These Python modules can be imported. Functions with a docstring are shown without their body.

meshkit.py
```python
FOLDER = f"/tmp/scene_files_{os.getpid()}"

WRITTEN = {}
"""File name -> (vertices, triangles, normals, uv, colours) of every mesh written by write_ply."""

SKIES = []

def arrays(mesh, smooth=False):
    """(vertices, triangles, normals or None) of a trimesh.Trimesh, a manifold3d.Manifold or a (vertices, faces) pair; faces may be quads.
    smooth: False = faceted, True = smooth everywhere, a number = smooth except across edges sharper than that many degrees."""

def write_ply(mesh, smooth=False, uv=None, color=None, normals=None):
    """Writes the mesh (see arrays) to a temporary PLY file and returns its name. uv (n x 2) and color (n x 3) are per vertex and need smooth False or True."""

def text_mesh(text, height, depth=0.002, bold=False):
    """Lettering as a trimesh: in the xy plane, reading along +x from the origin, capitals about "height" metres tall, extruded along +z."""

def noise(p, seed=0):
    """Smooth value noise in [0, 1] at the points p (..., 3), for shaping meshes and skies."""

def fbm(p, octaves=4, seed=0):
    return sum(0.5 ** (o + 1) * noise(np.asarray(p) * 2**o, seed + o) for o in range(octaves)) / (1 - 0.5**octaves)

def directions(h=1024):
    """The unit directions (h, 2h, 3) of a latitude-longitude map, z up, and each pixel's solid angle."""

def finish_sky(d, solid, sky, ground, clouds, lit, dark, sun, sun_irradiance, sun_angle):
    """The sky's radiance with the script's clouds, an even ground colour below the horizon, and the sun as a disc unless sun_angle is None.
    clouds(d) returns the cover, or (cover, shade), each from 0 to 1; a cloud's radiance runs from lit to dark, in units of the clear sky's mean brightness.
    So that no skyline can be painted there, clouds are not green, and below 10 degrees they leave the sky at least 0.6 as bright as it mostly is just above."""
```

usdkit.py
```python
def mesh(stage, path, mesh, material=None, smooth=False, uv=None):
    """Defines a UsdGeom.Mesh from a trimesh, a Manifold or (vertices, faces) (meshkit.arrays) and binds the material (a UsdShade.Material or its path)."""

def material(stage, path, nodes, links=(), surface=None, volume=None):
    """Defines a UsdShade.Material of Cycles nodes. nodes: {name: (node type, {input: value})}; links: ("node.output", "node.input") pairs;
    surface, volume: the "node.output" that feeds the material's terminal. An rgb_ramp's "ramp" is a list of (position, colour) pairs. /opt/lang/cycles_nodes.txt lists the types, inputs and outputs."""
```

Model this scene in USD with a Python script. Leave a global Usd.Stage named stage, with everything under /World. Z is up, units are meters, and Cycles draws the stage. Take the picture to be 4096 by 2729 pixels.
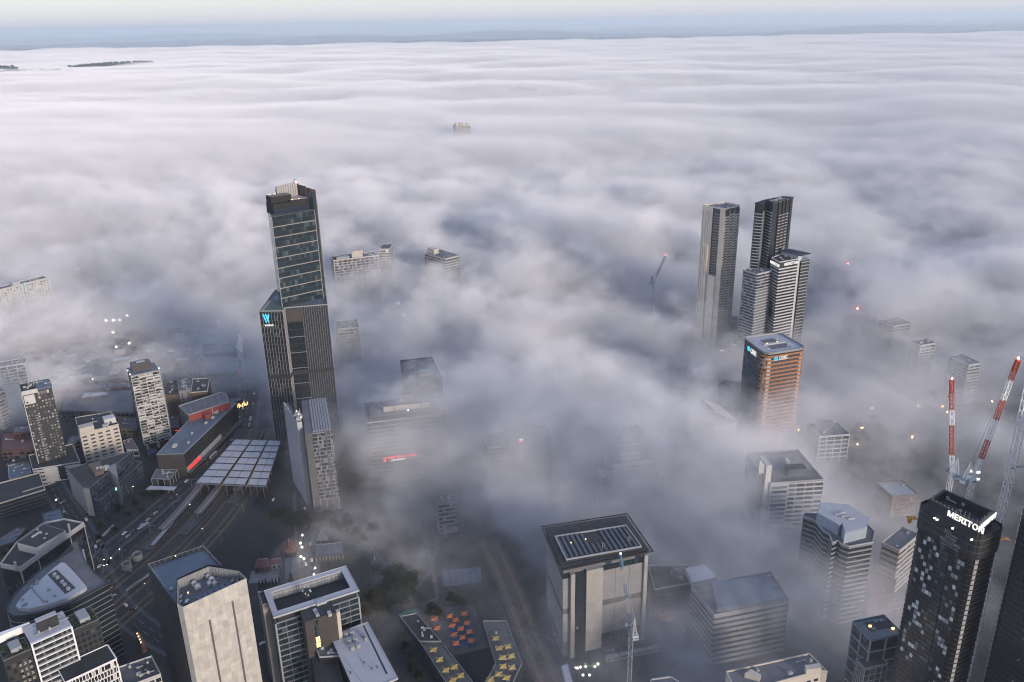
import math, random
import numpy as np
import trimesh
import shapely.geometry as sg
import usdkit, meshkit
from pxr import Usd, UsdGeom, UsdLux, UsdShade, Gf, Sdf, Vt

stage = Usd.Stage.CreateInMemory()
UsdGeom.Xform.Define(stage, '/World')
PI = math.pi

# ------------------------------------------------------------------ camera
CAM = np.array([0.0, 0.0, 380.0])
PITCH, ROLL, FP = math.radians(20.75), math.radians(1.08), 3350.0
FW = np.array([0, math.cos(PITCH), -math.sin(PITCH)])
_r, _u = np.array([1.0, 0, 0]), np.cross([1.0, 0, 0], FW)
CR = math.cos(ROLL) * _r - math.sin(ROLL) * _u
CU = math.sin(ROLL) * _r + math.cos(ROLL) * _u
camera = UsdGeom.Camera.Define(stage, '/World/camera')
camera.CreateHorizontalApertureAttr(36.0)
camera.CreateFocalLengthAttr(36.0 * FP / 4096)
camera.CreateClippingRangeAttr(Gf.Vec2f(1.0, 300000.0))
_m = np.eye(4); _m[:3, 0], _m[:3, 1], _m[:3, 2], _m[:3, 3] = CR, CU, -FW, CAM
camera.AddTransformOp().Set(Gf.Matrix4d(*_m.T.ravel().tolist()))
camera.CreateExposureAttr(1.4)

# ------------------------------------------------------------------ sky and sun
SUN_AZ, SUN_EL = math.radians(140), math.radians(12)
usdkit.material(stage, '/World/Looks/sky', {
    "s": ("sky_texture", {"sky_type": "single_scattering", "sun_disc": False, "sun_elevation": SUN_EL, "sun_rotation": SUN_AZ,
                          "aerosol_density": 1.0, "air_density": 1.0, "ozone_density": 3.0, "altitude": 60.0}),
    "tc": ("texture_coordinate", {}), "mp": ("mapping", {"scale": (1.0, 1.0, 6.0)}),
    "n": ("noise_texture", {"scale": 1.6, "detail": 5.0, "roughness": 0.55}),
    "f": ("math", {"math_type": "multiply_add", "value2": 0.4, "value3": 0.5, "use_clamp": True}),
    "sz": ("separate_xyz", {}), "rz": ("rgb_ramp", {"ramp": [(0.0, (3.15, 2.98, 3.08)), (0.52, (3.15, 2.98, 3.08)), (0.62, (2.45, 2.65, 3.4)), (1.0, (1.75, 2.25, 3.7))]}), "hz": ("math", {"math_type": "multiply_add", "value2": .5, "value3": .5}), "mix": ("mix_color", {}),
    "b": ("background_shader", {"strength": 0.11})},
    [("tc.generated", "mp.vector"), ("mp.vector", "n.vector"), ("n.fac", "f.value1"), ("f.value", "mix.fac"), ("tc.generated", "sz.vector"), ("sz.z", "hz.value1"), ("hz.value", "rz.fac"), ("rz.color", "mix.b"), ("s.color", "mix.a"), ("mix.result", "b.color")],
    surface="b.background")
dome = UsdLux.DomeLight.Define(stage, '/World/sky')
UsdShade.MaterialBindingAPI.Apply(dome.GetPrim()).Bind(UsdShade.Material.Get(stage, '/World/Looks/sky'))
dome.GetPrim().SetCustomDataByKey('kind', 'structure')
sun = UsdLux.DistantLight.Define(stage, '/World/sun')
sun.CreateNormalizeAttr(True); sun.CreateIntensityAttr(0.48); sun.CreateAngleAttr(14.0); sun.CreateColorAttr(Gf.Vec3f(1.0, 0.85, 0.73))
_z = np.array([math.sin(SUN_AZ) * math.cos(SUN_EL), math.cos(SUN_AZ) * math.cos(SUN_EL), math.sin(SUN_EL)])
_x = np.cross([0, 0, 1.0], _z); _x /= np.linalg.norm(_x)
_m = np.eye(4); _m[:3, 0], _m[:3, 1], _m[:3, 2] = _x, np.cross(_z, _x), _z
sun.AddTransformOp().Set(Gf.Matrix4d(*_m.T.ravel().tolist()))

# ------------------------------------------------------------------ survey: sight lines of the photograph met with a given height
ZONES = {'A': (0, 1000, .435), 'B': (0, 1500, .435), 'C': (0, 2047, .435), 'D': (900, 1400, .435), 'E': (900, 2047, .435), 'F': (900, 700, .435),
         'G': (2600, 750, .435), 'H': (2600, 1250, .435), 'I': (1900, 1600, .435), 'J': (1900, 2047, .435), 'K': (2700, 2047, .435),
         'L': (3300, 1350, .33815), 'M': (3300, 1880, .5415), 'V': (0, 0, 1.7407), 'N': (1020, 1120, .1403), 'O': (1040, 720, .12755),
         'P': (500, 1500, .2551), 'Q': (0, 2400, .2209), 'R': (0, 0, 4.0)}
def at(z, x, y, h=0.0):
    o = ZONES[z]
    px, py = o[0] + x * o[2], o[1] + y * o[2]
    d = CR * ((px - 2048) / FP) - CU * ((py - 1364.5) / FP) + FW
    return CAM + d * ((h - CAM[2]) / d[2])
def at2(z, pts, h=0.0):
    return [tuple(at(z, x, y, h)[:2]) for x, y in pts]
def height_over(top, base, z0=0.0):
    b, o = at(*base, z0), ZONES[top[0]]
    px, py = o[0] + top[1] * o[2], o[1] + top[2] * o[2]
    d = CR * ((px - 2048) / FP) - CU * ((py - 1364.5) / FP) + FW
    return float(CAM[2] + (b[:2] @ d[:2]) / (d[:2] @ d[:2]) * d[2])

# ------------------------------------------------------------------ materials
MATS = {}
def mat(name, col, rough=0.75, var=0.22, scale=0.12, metal=0.0, bump=0.0, spec=0.5, streak=False, vary=0.0):
    """A plain surface whose tone wanders: two sizes of noise on the place, streaks running down where asked for."""
    if name in MATS: return MATS[name]
    c = np.array(col, float) * .68
    sc = (scale, scale, scale * (0.12 if streak else 1.0))
    n = {"g": ("geometry", {}), "mp": ("mapping", {"scale": sc}), "n": ("noise_texture", {"scale": 1.0, "detail": 5.0, "roughness": 0.65}),
         "r": ("rgb_ramp", {"ramp": [(0.25, tuple(c * (1 - var))), (0.5, tuple(c)), (0.75, tuple(np.minimum(c * (1 + var), 0.9)))]}),
         "p": ("principled_bsdf", {"roughness": rough, "metallic": metal, "specular_ior_level": spec})}
    l = [("g.position", "mp.vector"), ("mp.vector", "n.vector"), ("n.fac", "r.fac"), ("r.color", "p.base_color")]
    if vary:
        n["o"] = ("object_info", {}); n["om"] = ("math", {"math_type": "multiply_add", "value2": vary, "value3": 1 - vary / 2}); n["ox"] = ("vector_math", {"math_type": "scale"})
        l.remove(("r.color", "p.base_color")); l += [("o.random", "om.value1"), ("r.color", "ox.vector1"), ("om.value", "ox.scale"), ("ox.vector", "p.base_color")]
    if bump:
        n["n2"] = ("noise_texture", {"scale": 2.0, "detail": 3.0}); n["b"] = ("bump", {"strength": bump, "distance": 0.05})
        l += [("g.position", "n2.vector"), ("n2.fac", "b.height"), ("b.normal", "p.normal")]
    MATS[name] = usdkit.material(stage, '/World/Looks/' + name, n, l, surface="p.BSDF")
    return MATS[name]
def glass(name, dark, light, share=0.25, rough=0.12, spec=0.6):
    """Window glass seen from outside: each pane has its own tone (blinds up or down), all of it glossy."""
    d, li = np.array(dark, float), np.array(light, float)
    n = {"o": ("object_info", {}), "r": ("rgb_ramp", {"ramp": [(0, tuple(d)), (1 - share, tuple(d * 1.6)), (1 - share * 0.5, tuple((d + li) / 2)), (1, tuple(li))]}),
         "g": ("geometry", {}), "ad": ("math", {"math_type": "add"}), "fr": ("math", {"math_type": "fraction"}), "n": ("noise_texture", {"scale": 0.35, "detail": 2.0}), "mx": ("mix_color", {"blend_type": "multiply", "fac": 0.35}),
         "p": ("principled_bsdf", {"roughness": rough, "specular_ior_level": spec})}
    MATS[name] = usdkit.material(stage, '/World/Looks/' + name, n, [("o.random", "ad.value1"), ("g.random_per_island", "ad.value2"), ("ad.value", "fr.value1"), ("fr.value", "r.fac"), ("r.color", "mx.a"), ("g.position", "n.vector"), ("n.color", "mx.b"), ("mx.result", "p.base_color")], surface="p.BSDF")
    return MATS[name]
def glow(name, col, strength):
    MATS[name] = usdkit.material(stage, '/World/Looks/' + name, {"e": ("emission", {"color": col, "strength": strength})}, [], surface="e.emission")
    return MATS[name]

# ------------------------------------------------------------------ things and parts
USED = {}
def numbered(path):
    k = USED.get(path, -1) + 1
    USED[path] = k
    return path if k == 0 else f'{path}_{k:03d}'
def meta(p, label=None, cat=None, group=None, kind=None):
    for k, v in (('label', label), ('category', cat), ('group', group), ('kind', kind)):
        if v: p.SetCustomDataByKey(k, v)
class Acc:
    """Collects shapes that become one mesh."""
    def __init__(self): self.v, self.f, self.n = [], [], 0
    def add(self, v, f):
        self.v.append(np.asarray(v, float)); self.f.append(np.asarray(f, int) + self.n); self.n += len(v); return self
    def box(self, x0, x1, y0, y1, z0, z1):
        return self.add(BV * [x1 - x0, y1 - y0, z1 - z0] + [x0, y0, z0], BF)
    def obox(self, o, ux, uy, x0, x1, y0, y1, z0, z1):
        q = BV * [x1 - x0, y1 - y0, z1 - z0] + [x0, y0, z0]
        xy = np.asarray(o)[None, :2] + q[:, :1] * np.asarray(ux)[None, :2] + q[:, 1:2] * np.asarray(uy)[None, :2]
        f = BF if ux[0] * uy[1] - ux[1] * uy[0] > 0 else BF[:, ::-1]
        return self.add(np.hstack([xy, q[:, 2:]]), f)
    def bar(self, a, b, w, d=None):
        a, b = np.asarray(a, float), np.asarray(b, float); t = b - a; L = np.linalg.norm(t); t = t / L
        u = np.cross(t, [0, 0, 1.0] if abs(t[2]) < 0.95 else [1.0, 0, 0]); u /= np.linalg.norm(u); w2 = np.cross(u, t)
        d = d or w
        q = (BV - [0.5, 0.5, 0]) * [w, d, L]
        return self.add(a + q[:, :1] * u + q[:, 1:2] * w2 + q[:, 2:] * t, BF[:, ::-1] if np.dot(np.cross(u, w2), t) < 0 else BF)
    def mesh(self, m): return self.add(m.vertices, m.faces)
    def prism(self, poly, z0, z1):
        if not hasattr(poly, 'exterior'): poly = sg.Polygon(poly)
        for g in getattr(poly, 'geoms', [poly]):
            m = trimesh.creation.extrude_polygon(g, z1 - z0, engine="earcut"); m.apply_translation([0, 0, z0]); self.mesh(m)
        return self
    def cyl(self, x, y, z0, z1, r, r2=None, n=12):
        a = np.arange(n) * 2 * PI / n; r2 = r if r2 is None else r2
        v = np.vstack([np.c_[x + r * np.cos(a), y + r * np.sin(a), np.full(n, z0)], np.c_[x + r2 * np.cos(a), y + r2 * np.sin(a), np.full(n, z1)], [[x, y, z0], [x, y, z1]]])
        i = np.arange(n); j = (i + 1) % n
        f = np.vstack([np.c_[i, j, n + j], np.c_[i, n + j, n + i], np.c_[j, i, np.full(n, 2 * n)], np.c_[n + i, n + j, np.full(n, 2 * n + 1)]])
        return self.add(v, f)
    def arrays(self): return np.vstack(self.v), np.vstack(self.f)
BV = np.array([[0, 0, 0], [1, 0, 0], [1, 1, 0], [0, 1, 0], [0, 0, 1], [1, 0, 1], [1, 1, 1], [0, 1, 1]], float)
BF = np.array([[0, 2, 1], [0, 3, 2], [4, 5, 6], [4, 6, 7], [0, 1, 5], [0, 5, 4], [1, 2, 6], [1, 6, 5], [2, 3, 7], [2, 7, 6], [3, 0, 4], [3, 4, 7]])
def put(path, acc, material, origin=None, smooth=False):
    v, f = acc.arrays() if isinstance(acc, Acc) else acc
    if origin is not None: v = v - origin
    if smooth:
        return usdkit.mesh(stage, path, (v, f), material, smooth=smooth).GetPrim()
    m = UsdGeom.Mesh.Define(stage, path)
    m.CreatePointsAttr(Vt.Vec3fArray.FromNumpy(v.astype(np.float32)))
    m.CreateFaceVertexCountsAttr(Vt.IntArray.FromNumpy(np.full(len(f), 3, np.int32)))
    m.CreateFaceVertexIndicesAttr(Vt.IntArray.FromNumpy(f.astype(np.int32).ravel()))
    m.CreateSubdivisionSchemeAttr("none")
    UsdShade.MaterialBindingAPI.Apply(m.GetPrim()).Bind(material)
    return m.GetPrim()
class Thing:
    """An Xform at the thing's base; its parts are given in world coordinates and stored relative to it."""
    def __init__(self, name, label, cat, loc=(0, 0, 0), group=None):
        self.path = numbered('/World/' + name); self.loc = np.array(loc, float)
        x = UsdGeom.Xform.Define(stage, self.path); x.AddTranslateOp().Set(Gf.Vec3d(*map(float, self.loc)))
        self.prim = x.GetPrim(); meta(self.prim, label, cat, group)
    def part(self, name, acc, material, parent=None, label=None, kind=None, smooth=False):
        p = put(numbered((parent or self.path) + '/' + name), acc, material, self.loc, smooth)
        meta(p, label, None, None, kind); return str(p.GetPath())
def single(name, acc, material, label=None, cat=None, group=None, kind=None, smooth=False):
    p = put(numbered('/World/' + name), acc, material, None, smooth); meta(p, label, cat, group, kind); return p
def copies(first, places, group=None, labels=None, scales=None):
    """Further individuals of a thing: one Xform each, referring to the first."""
    src = stage.GetPrimAtPath(first.path); name = first.path.rsplit('_0', 1)[0]
    for i, (loc, rz) in enumerate(places):
        x = UsdGeom.Xform.Define(stage, numbered(name))
        x.GetPrim().GetReferences().AddInternalReference(src.GetPath())
        x.ClearXformOpOrder() if False else None
        x.SetXformOpOrder([])
        ops = [x.AddTranslateOp(opSuffix='here'), x.AddRotateZOp(opSuffix='here')]
        ops[0].Set(Gf.Vec3d(*map(float, loc))); ops[1].Set(float(math.degrees(rz)))
        if scales: x.AddScaleOp(opSuffix='here').Set(Gf.Vec3f(*map(float, np.broadcast_to(scales[i], 3))))
        x.GetPrim().SetInstanceable(True)
        meta(x.GetPrim(), labels[i] if labels else None, None, group)
def ccw(p):
    p = [tuple(q) for q in p]
    return p if sg.Polygon(p).exterior.is_ccw else p[::-1]
def off(poly, d):
    return poly.buffer(d, join_style=2, mitre_limit=3)

class Bld(Thing):
    """A building on a plan (world x, y). edge(i): the wall from corner i to the next, outside to the right of the way round."""
    def __init__(self, name, label, pts, h, z0=0.0, cat='building', group=None):
        self.pts = [np.array(p, float) for p in ccw(pts)]; self.poly = sg.Polygon(self.pts); c = self.poly.centroid
        super().__init__(name, label, cat, (c.x, c.y, 0), group)
        self.h, self.z0, self.n, self.count = h, z0, len(pts), {}
    def edge(self, i):
        a, b = self.pts[i % self.n], self.pts[(i + 1) % self.n]; L = float(np.linalg.norm(b - a)); u = (b - a) / L
        return a, u, np.array([u[1], -u[0]]), L
    def ebox(self, acc, i, u0, u1, z0, z1, d0, d1):
        a, u, n, L = self.edge(i); return acc.obox(a, u, n, u0, u1, d0, d1, z0, z1)
    def seen(self, i):
        a, u, n, L = self.edge(i); mid = a + u * L / 2
        return float(n @ (CAM[:2] - mid)) > 0
    def visible(self): return [i for i in range(self.n) if self.seen(i)]
    def core(self, m, name='wall', inset=0.0, z0=None, z1=None):
        p = off(self.poly, -inset) if inset else self.poly
        return self.part(name, Acc().prism(p, self.z0 if z0 is None else z0, self.h if z1 is None else z1), m)
    def roof(self, m, drop=0.0, name='roof', inset=0.0):
        return self.part(name, Acc().prism(off(self.poly, -inset), self.h - 0.3, self.h + 0.06), m)
    def parapet(self, m, t=0.5, hh=1.2, out=0.15, name='parapet', z=None):
        z = self.h if z is None else z
        return self.part(name, Acc().prism(off(self.poly, out).difference(off(self.poly, out - t)), z, z + hh), m)
    def bands(self, m, zs, t, out=0.35, name='spandrel'):
        p = off(self.poly, out).difference(off(self.poly, -0.4))
        for z in zs: self.part(name, Acc().prism(p, z, z + t), m)
    def ebands(self, m, edges, zs, t, out=0.4, name='spandrel', trim=0.0, inn=0.1):
        for i in edges:
            L = self.edge(i)[3]
            for z in zs: self.part(name, self.ebox(Acc(), i, trim, L - trim, z, z + t, -inn, out), m)
    def fins(self, m, i, n, z0, z1, w=0.35, d=0.6, name='fin', ends=True, u0=0.0, u1=None):
        L = self.edge(i)[3] if u1 is None else u1
        for k in range(n + 1):
            if not ends and k in (0, n): continue
            u = u0 + (L - u0) * k / n
            self.part(name, self.ebox(Acc(), i, u - w / 2, u + w / 2, z0, z1, -0.05, d), m)
    def panes(self, m, i, cols, rows, z0, z1, gap=0.25, vgap=0.6, d=0.12, name='window', u0=0.0, u1=None, skip=None, limit=300, alt=None, rng=None):
        """A window for each bay and storey; past the limit the rest joins into one part."""
        L = self.edge(i)[3] if u1 is None else u1
        du, dz = (L - u0) / cols, (z1 - z0) / rows; rest = Acc()
        for r in range(rows - 1, -1, -1):
            for c in range(cols):
                if skip and skip(c, r): continue
                args = (i, u0 + c * du + gap / 2, u0 + (c + 1) * du - gap / 2, z0 + r * dz + vgap / 2, z0 + (r + 1) * dz - vgap / 2, -0.3, d)
                k = self.count.get(name, 0)
                mm = m
                if alt and rng.random() < alt[1]: mm = alt[0]
                if k < limit or mm is not m:
                    self.count[name] = k + 1; self.part(name, self.ebox(Acc(), *args), mm)
                else: self.ebox(rest, *args)
        if rest.n: self.part('window_grid', rest, m, kind='stuff')
    def loc2(self, s, t):
        """A place on the plan: s along the first edge, t across it, in metres."""
        a, u, n, L = self.edge(0); return a + u * s - n * t
    def rbox(self, name, s0, s1, t0, t1, z0, z1, m, parent=None, label=None):
        a, u, n, L = self.edge(0)
        return self.part(name, Acc().obox(a, u, -n, s0, s1, t0, t1, z0, z1), m, parent, label)
    def units(self, m, seed, count, z=None, big=3.0, pipes=None):
        """Plant standing on the roof: air handlers, vents and runs of duct."""
        rng = random.Random(seed); z = self.h if z is None else z; inner = off(self.poly, -2.0)
        if inner.is_empty: return
        x0, y0, x1, y1 = inner.bounds; _, u, nn, _ = self.edge(0); k = 0; tries = 0
        while k < count and tries < 200:
            tries += 1
            p = sg.Point(rng.uniform(x0, x1), rng.uniform(y0, y1))
            w, d, hh = rng.uniform(0.4, 1) * big, rng.uniform(0.4, 1) * big * 0.7, rng.uniform(0.8, 2.2)
            if not inner.contains(p.buffer(max(w, d) / 2)): continue
            o = np.array([p.x, p.y]); a = Acc().obox(o, u, -nn, -w / 2, w / 2, -d / 2, d / 2, z + 0.2, z + hh)
            if rng.random() < 0.4: a.cyl(p.x, p.y, z + hh, z + hh + 0.5, min(w, d) * 0.38, n=10)
            if rng.random() < 0.35:
                q = o + u * rng.uniform(3, 7); a.bar([*o, z + 0.7], [*q, z + 0.7], 0.5)
            self.part('roof_unit', a, m); k += 1
def rect(z, fl, fr, br, h):
    """A right-angled plan from three roof corners."""
    a, b, c = (at(z, *p, h)[:2] for p in (fl, fr, br)); u = (b - a) / np.linalg.norm(b - a); n = np.array([-u[1], u[0]])
    d = float((c - b) @ n); return [a, b, b + n * d, a + n * d]
def rect_d(a, b, depth):
    a, b = np.array(a)[:2], np.array(b)[:2]; u = (b - a) / np.linalg.norm(b - a); n = np.array([-u[1], u[0]])
    return [a, b, b + n * depth, a + n * depth]
def words(thing, text, height, a, b, z, m, out=0.5, name='sign', bold=True, depth=0.3, start=0.0, parent=None):
    """Letters on the wall from a to b (left to right seen from outside), their foot at z."""
    a, b = np.array(a)[:2], np.array(b)[:2]; u = (b - a) / np.linalg.norm(b - a); n = np.array([u[1], -u[0]])
    t = meshkit.text_mesh(text, height, depth, bold); v = np.array(t.vertices)
    w = np.c_[a[0] + u[0] * (v[:, 0] + start) + n[0] * (v[:, 2] + out), a[1] + u[1] * (v[:, 0] + start) + n[1] * (v[:, 2] + out), z + v[:, 1]]
    return thing.part(name, (w, np.array(t.faces)), m, parent)

# ------------------------------------------------------------------ ground, roads, railway
rng0 = random.Random(5)
mat('asphalt', (.022, .024, .028), .9, .3, .05, bump=.2)
mat('ground_dark', (.020, .022, .023), .95, .45, .02)
mat('pavement', (.07, .072, .078), .85, .25, .2)
mat('marking', (.42, .42, .42), .7, .15)
mat('ballast', (.042, .039, .038), .95, .35, .3)
mat('rail_steel', (.46, .32, .14), .35, .2, .3, .7)
mat('lawn', (.022, .028, .02), .95, .4, .06)
mat('brick_paving', (.095, .07, .06), .9, .3, .15)
mat('court_blue', (.03, .07, .15), .8, .15, .05)
mat('far_land', (.045, .06, .075), .95, .5, .0006)
single('ground', Acc().add([[-60000, -3000, 0], [60000, -3000, 0], [60000, 75000, 0], [-60000, 75000, 0]], [[0, 1, 2], [0, 2, 3]]), MATS['ground_dark'], kind='structure')
def strip(pts, w, z0, z1, w2=None):
    """A ribbon along pts (world x, y), w wide at the start and w2 at the end."""
    p = np.array([q[:2] for q in pts], float); s = np.r_[0, np.cumsum(np.linalg.norm(np.diff(p, axis=0), axis=1))]
    n = max(2, int(s[-1] / 12)); q = np.linspace(0, s[-1], n)
    from scipy.interpolate import PchipInterpolator
    p = np.c_[PchipInterpolator(s, p[:, 0])(q), PchipInterpolator(s, p[:, 1])(q)] if len(p) > 2 else np.c_[np.interp(q, s, p[:, 0]), np.interp(q, s, p[:, 1])]
    t = np.gradient(p, axis=0); t /= np.linalg.norm(t, axis=1, keepdims=True); nn = np.c_[-t[:, 1], t[:, 0]]
    ww = np.linspace(w, w if w2 is None else w2, n)[:, None] / 2
    l, r = p + nn * ww, p - nn * ww
    poly = sg.Polygon(np.vstack([l, r[::-1]]))
    v = np.vstack([np.c_[l, np.full(n, z1)], np.c_[r, np.full(n, z1)], np.c_[l, np.full(n, z0)], np.c_[r, np.full(n, z0)]])
    f = []
    for i in range(n - 1):
        a, b, c, d = i, n + i, n + i + 1, i + 1
        f += [[a, b, c], [a, c, d]]
        f += [[a, d, 2 * n + d], [a, 2 * n + d, 2 * n + a], [b, 2 * n + b, 2 * n + c], [b, 2 * n + c, c]]
    e = 2 * n
    f += [[0, e, 3 * n], [0, 3 * n, n], [n - 1, 2 * n - 1, 4 * n - 1], [n - 1, 4 * n - 1, 3 * n - 1]]
    return Acc().add(v, f), p, nn
def ground_path(z, pts): return [at(z, x, y, 0)[:2] for x, y in pts]
def road(name, pts, w, m, z=.02, lines=0, kerb=True):
    a, p, n = strip(pts, w, z - .018, z); single(name, a, MATS[m], kind='structure')
    if lines:
        acc = Acc()
        for k in range(lines):
            o = (k + 1 - (lines + 1) / 2) * w / (lines + 1)
            for i in range(0, len(p) - 1):
                q0 = p[i] + n[i] * o; q1 = q0 + (p[i + 1] + n[i + 1] * o - q0) * .45
                acc.bar([*q0, z + .006], [*q1, z + .006], .2, .01)
        single('road_marking', acc, MATS['marking'], kind='structure')
    if kerb:
        for sgn in (1, -1):
            c = [tuple(p[i] + n[i] * sgn * (w / 2 + 1.6)) for i in range(len(p))]
            k, _, _ = strip(c, 3.0, 0, .14); single('pavement', k, MATS['pavement'], kind='structure')
ROAD_A = ground_path('V', [(572, 720), (578, 800), (575, 900), (560, 985)])
road('road', ROAD_A, 20, 'asphalt', .02, 3)
road('road', ground_path('V', [(560, 985), (520, 1040), (420, 1120), (310, 1215), (240, 1275), (205, 1330)]), 12, 'asphalt', .028, 1)
road('road', ground_path('V', [(430, 1500), (340, 1450), (255, 1370), (200, 1240), (130, 1130), (90, 1030)]), 13, 'asphalt', .036, 2)
road('road', ground_path('V', [(693, 1130), (700, 1240), (712, 1330), (700, 1400)]), 9, 'asphalt', .02, 1)
road('road', ground_path('V', [(1005, 1160), (990, 1250), (960, 1330), (880, 1370)]), 8, 'asphalt', .02, 0)
road('road', ground_path('V', [(1240, 1430), (1350, 1480), (1520, 1430), (1640, 1400)]), 11, 'asphalt', .028, 1)
road('road', ground_path('V', [(1420, 900), (1560, 960), (1700, 1010), (1900, 1050), (2150, 1010)]), 14, 'asphalt', .02, 2)
road('road', ground_path('V', [(350, 930), (460, 900), (560, 880)]), 10, 'asphalt', .044, 1)
# tram street paved in brown setts, with its rails and sleepers of paler stone
TRAM = ground_path('V', [(1120, 1240), (1160, 1320), (1200, 1420), (1262, 1568), (1300, 1650)])
a_, TP, TN = strip(TRAM, 17, .002, .05); single('tram_street', a_, MATS['brick_paving'], kind='structure')
for o in (-5.2, -3.7, 3.7, 5.2):
    a_, _, _ = strip([tuple(TP[i] + TN[i] * o) for i in range(len(TP))], .35, .05, .075); single('tram_rail', a_, MATS['rail_steel'], kind='structure')
for o in (-8.3, -1.2, 1.2, 8.3):
    a_, _, _ = strip([tuple(TP[i] + TN[i] * o) for i in range(len(TP))], .5, .05, .065); single('paving_line', a_, MATS['pavement'], kind='structure')
# railway: a broad curve of ballast, six tracks and three platforms
RAIL = ground_path('V', [(600, 985), (560, 1060), (505, 1140), (420, 1240), (320, 1330), (200, 1430), (60, 1530)])
a_, RP, RN = strip(RAIL, 66, .002, .05); single('railway_bed', a_, MATS['ballast'], kind='structure')
for o in (-26, -15, -9, 3, 9, 20, 26):
    for g in (-.72, .72):
        a_, _, _ = strip([tuple(RP[i] + RN[i] * (o + g)) for i in range(len(RP))], .22, .06, .24); single('railway_rail', a_, MATS['rail_steel'], kind='structure')
    acc = Acc()
    for i in range(len(RP) - 1):
        for s in np.arange(0, 1, .06):
            c = RP[i] * (1 - s) + RP[i + 1] * s; nn = RN[i]
            acc.bar([*(c + nn * (o - 1.3)), .06], [*(c + nn * (o + 1.3)), .06], .25, .1)
    single('sleepers', acc, MATS['ballast'], kind='stuff')

# ------------------------------------------------------------------ far land, hills and wooded ridges above the fog
def hill_strip(name, y0, y1, x0, x1, nx, ny, top, seed, rough=1.0, base=0.0):
    xs, ys = np.linspace(x0, x1, nx), np.linspace(y0, y1, ny)
    X, Y = np.meshgrid(xs, ys)
    p = np.stack([X / 5200, Y / 2600, np.zeros_like(X) + seed], -1)
    prof = np.sin(np.linspace(0, PI, ny))[:, None] ** .7
    Zh = base + prof * top * (meshkit.fbm(p, 4, seed) - .28).clip(0, 1) * 2 * rough + prof * 14 * (meshkit.noise(np.stack([X / 240, Y / 240, np.zeros_like(X)], -1), seed) - .4)
    Zh[0], Zh[-1] = -1, -1
    i = np.arange(nx * ny).reshape(ny, nx); q = np.stack([i[:-1, :-1], i[:-1, 1:], i[1:, 1:], i[1:, :-1]], -1).reshape(-1, 4)
    v = np.stack([X, Y, Zh], -1).reshape(-1, 3)
    put(numbered('/World/' + name), (v, np.vstack([q[:, :3], q[:, [0, 2, 3]]])), MATS['far_land'], None, True).SetCustomDataByKey('kind', 'structure')
hill_strip('hills', 17500, 21000, -22000, 22000, 240, 14, 110, 3)
hill_strip('hills', 23000, 27000, -26000, 26000, 240, 14, 190, 8)
hill_strip('hills', 30000, 35000, -32000, 32000, 240, 14, 300, 21)
mat('woods', (.03, .045, .035), .95, .5, .01)
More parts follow.
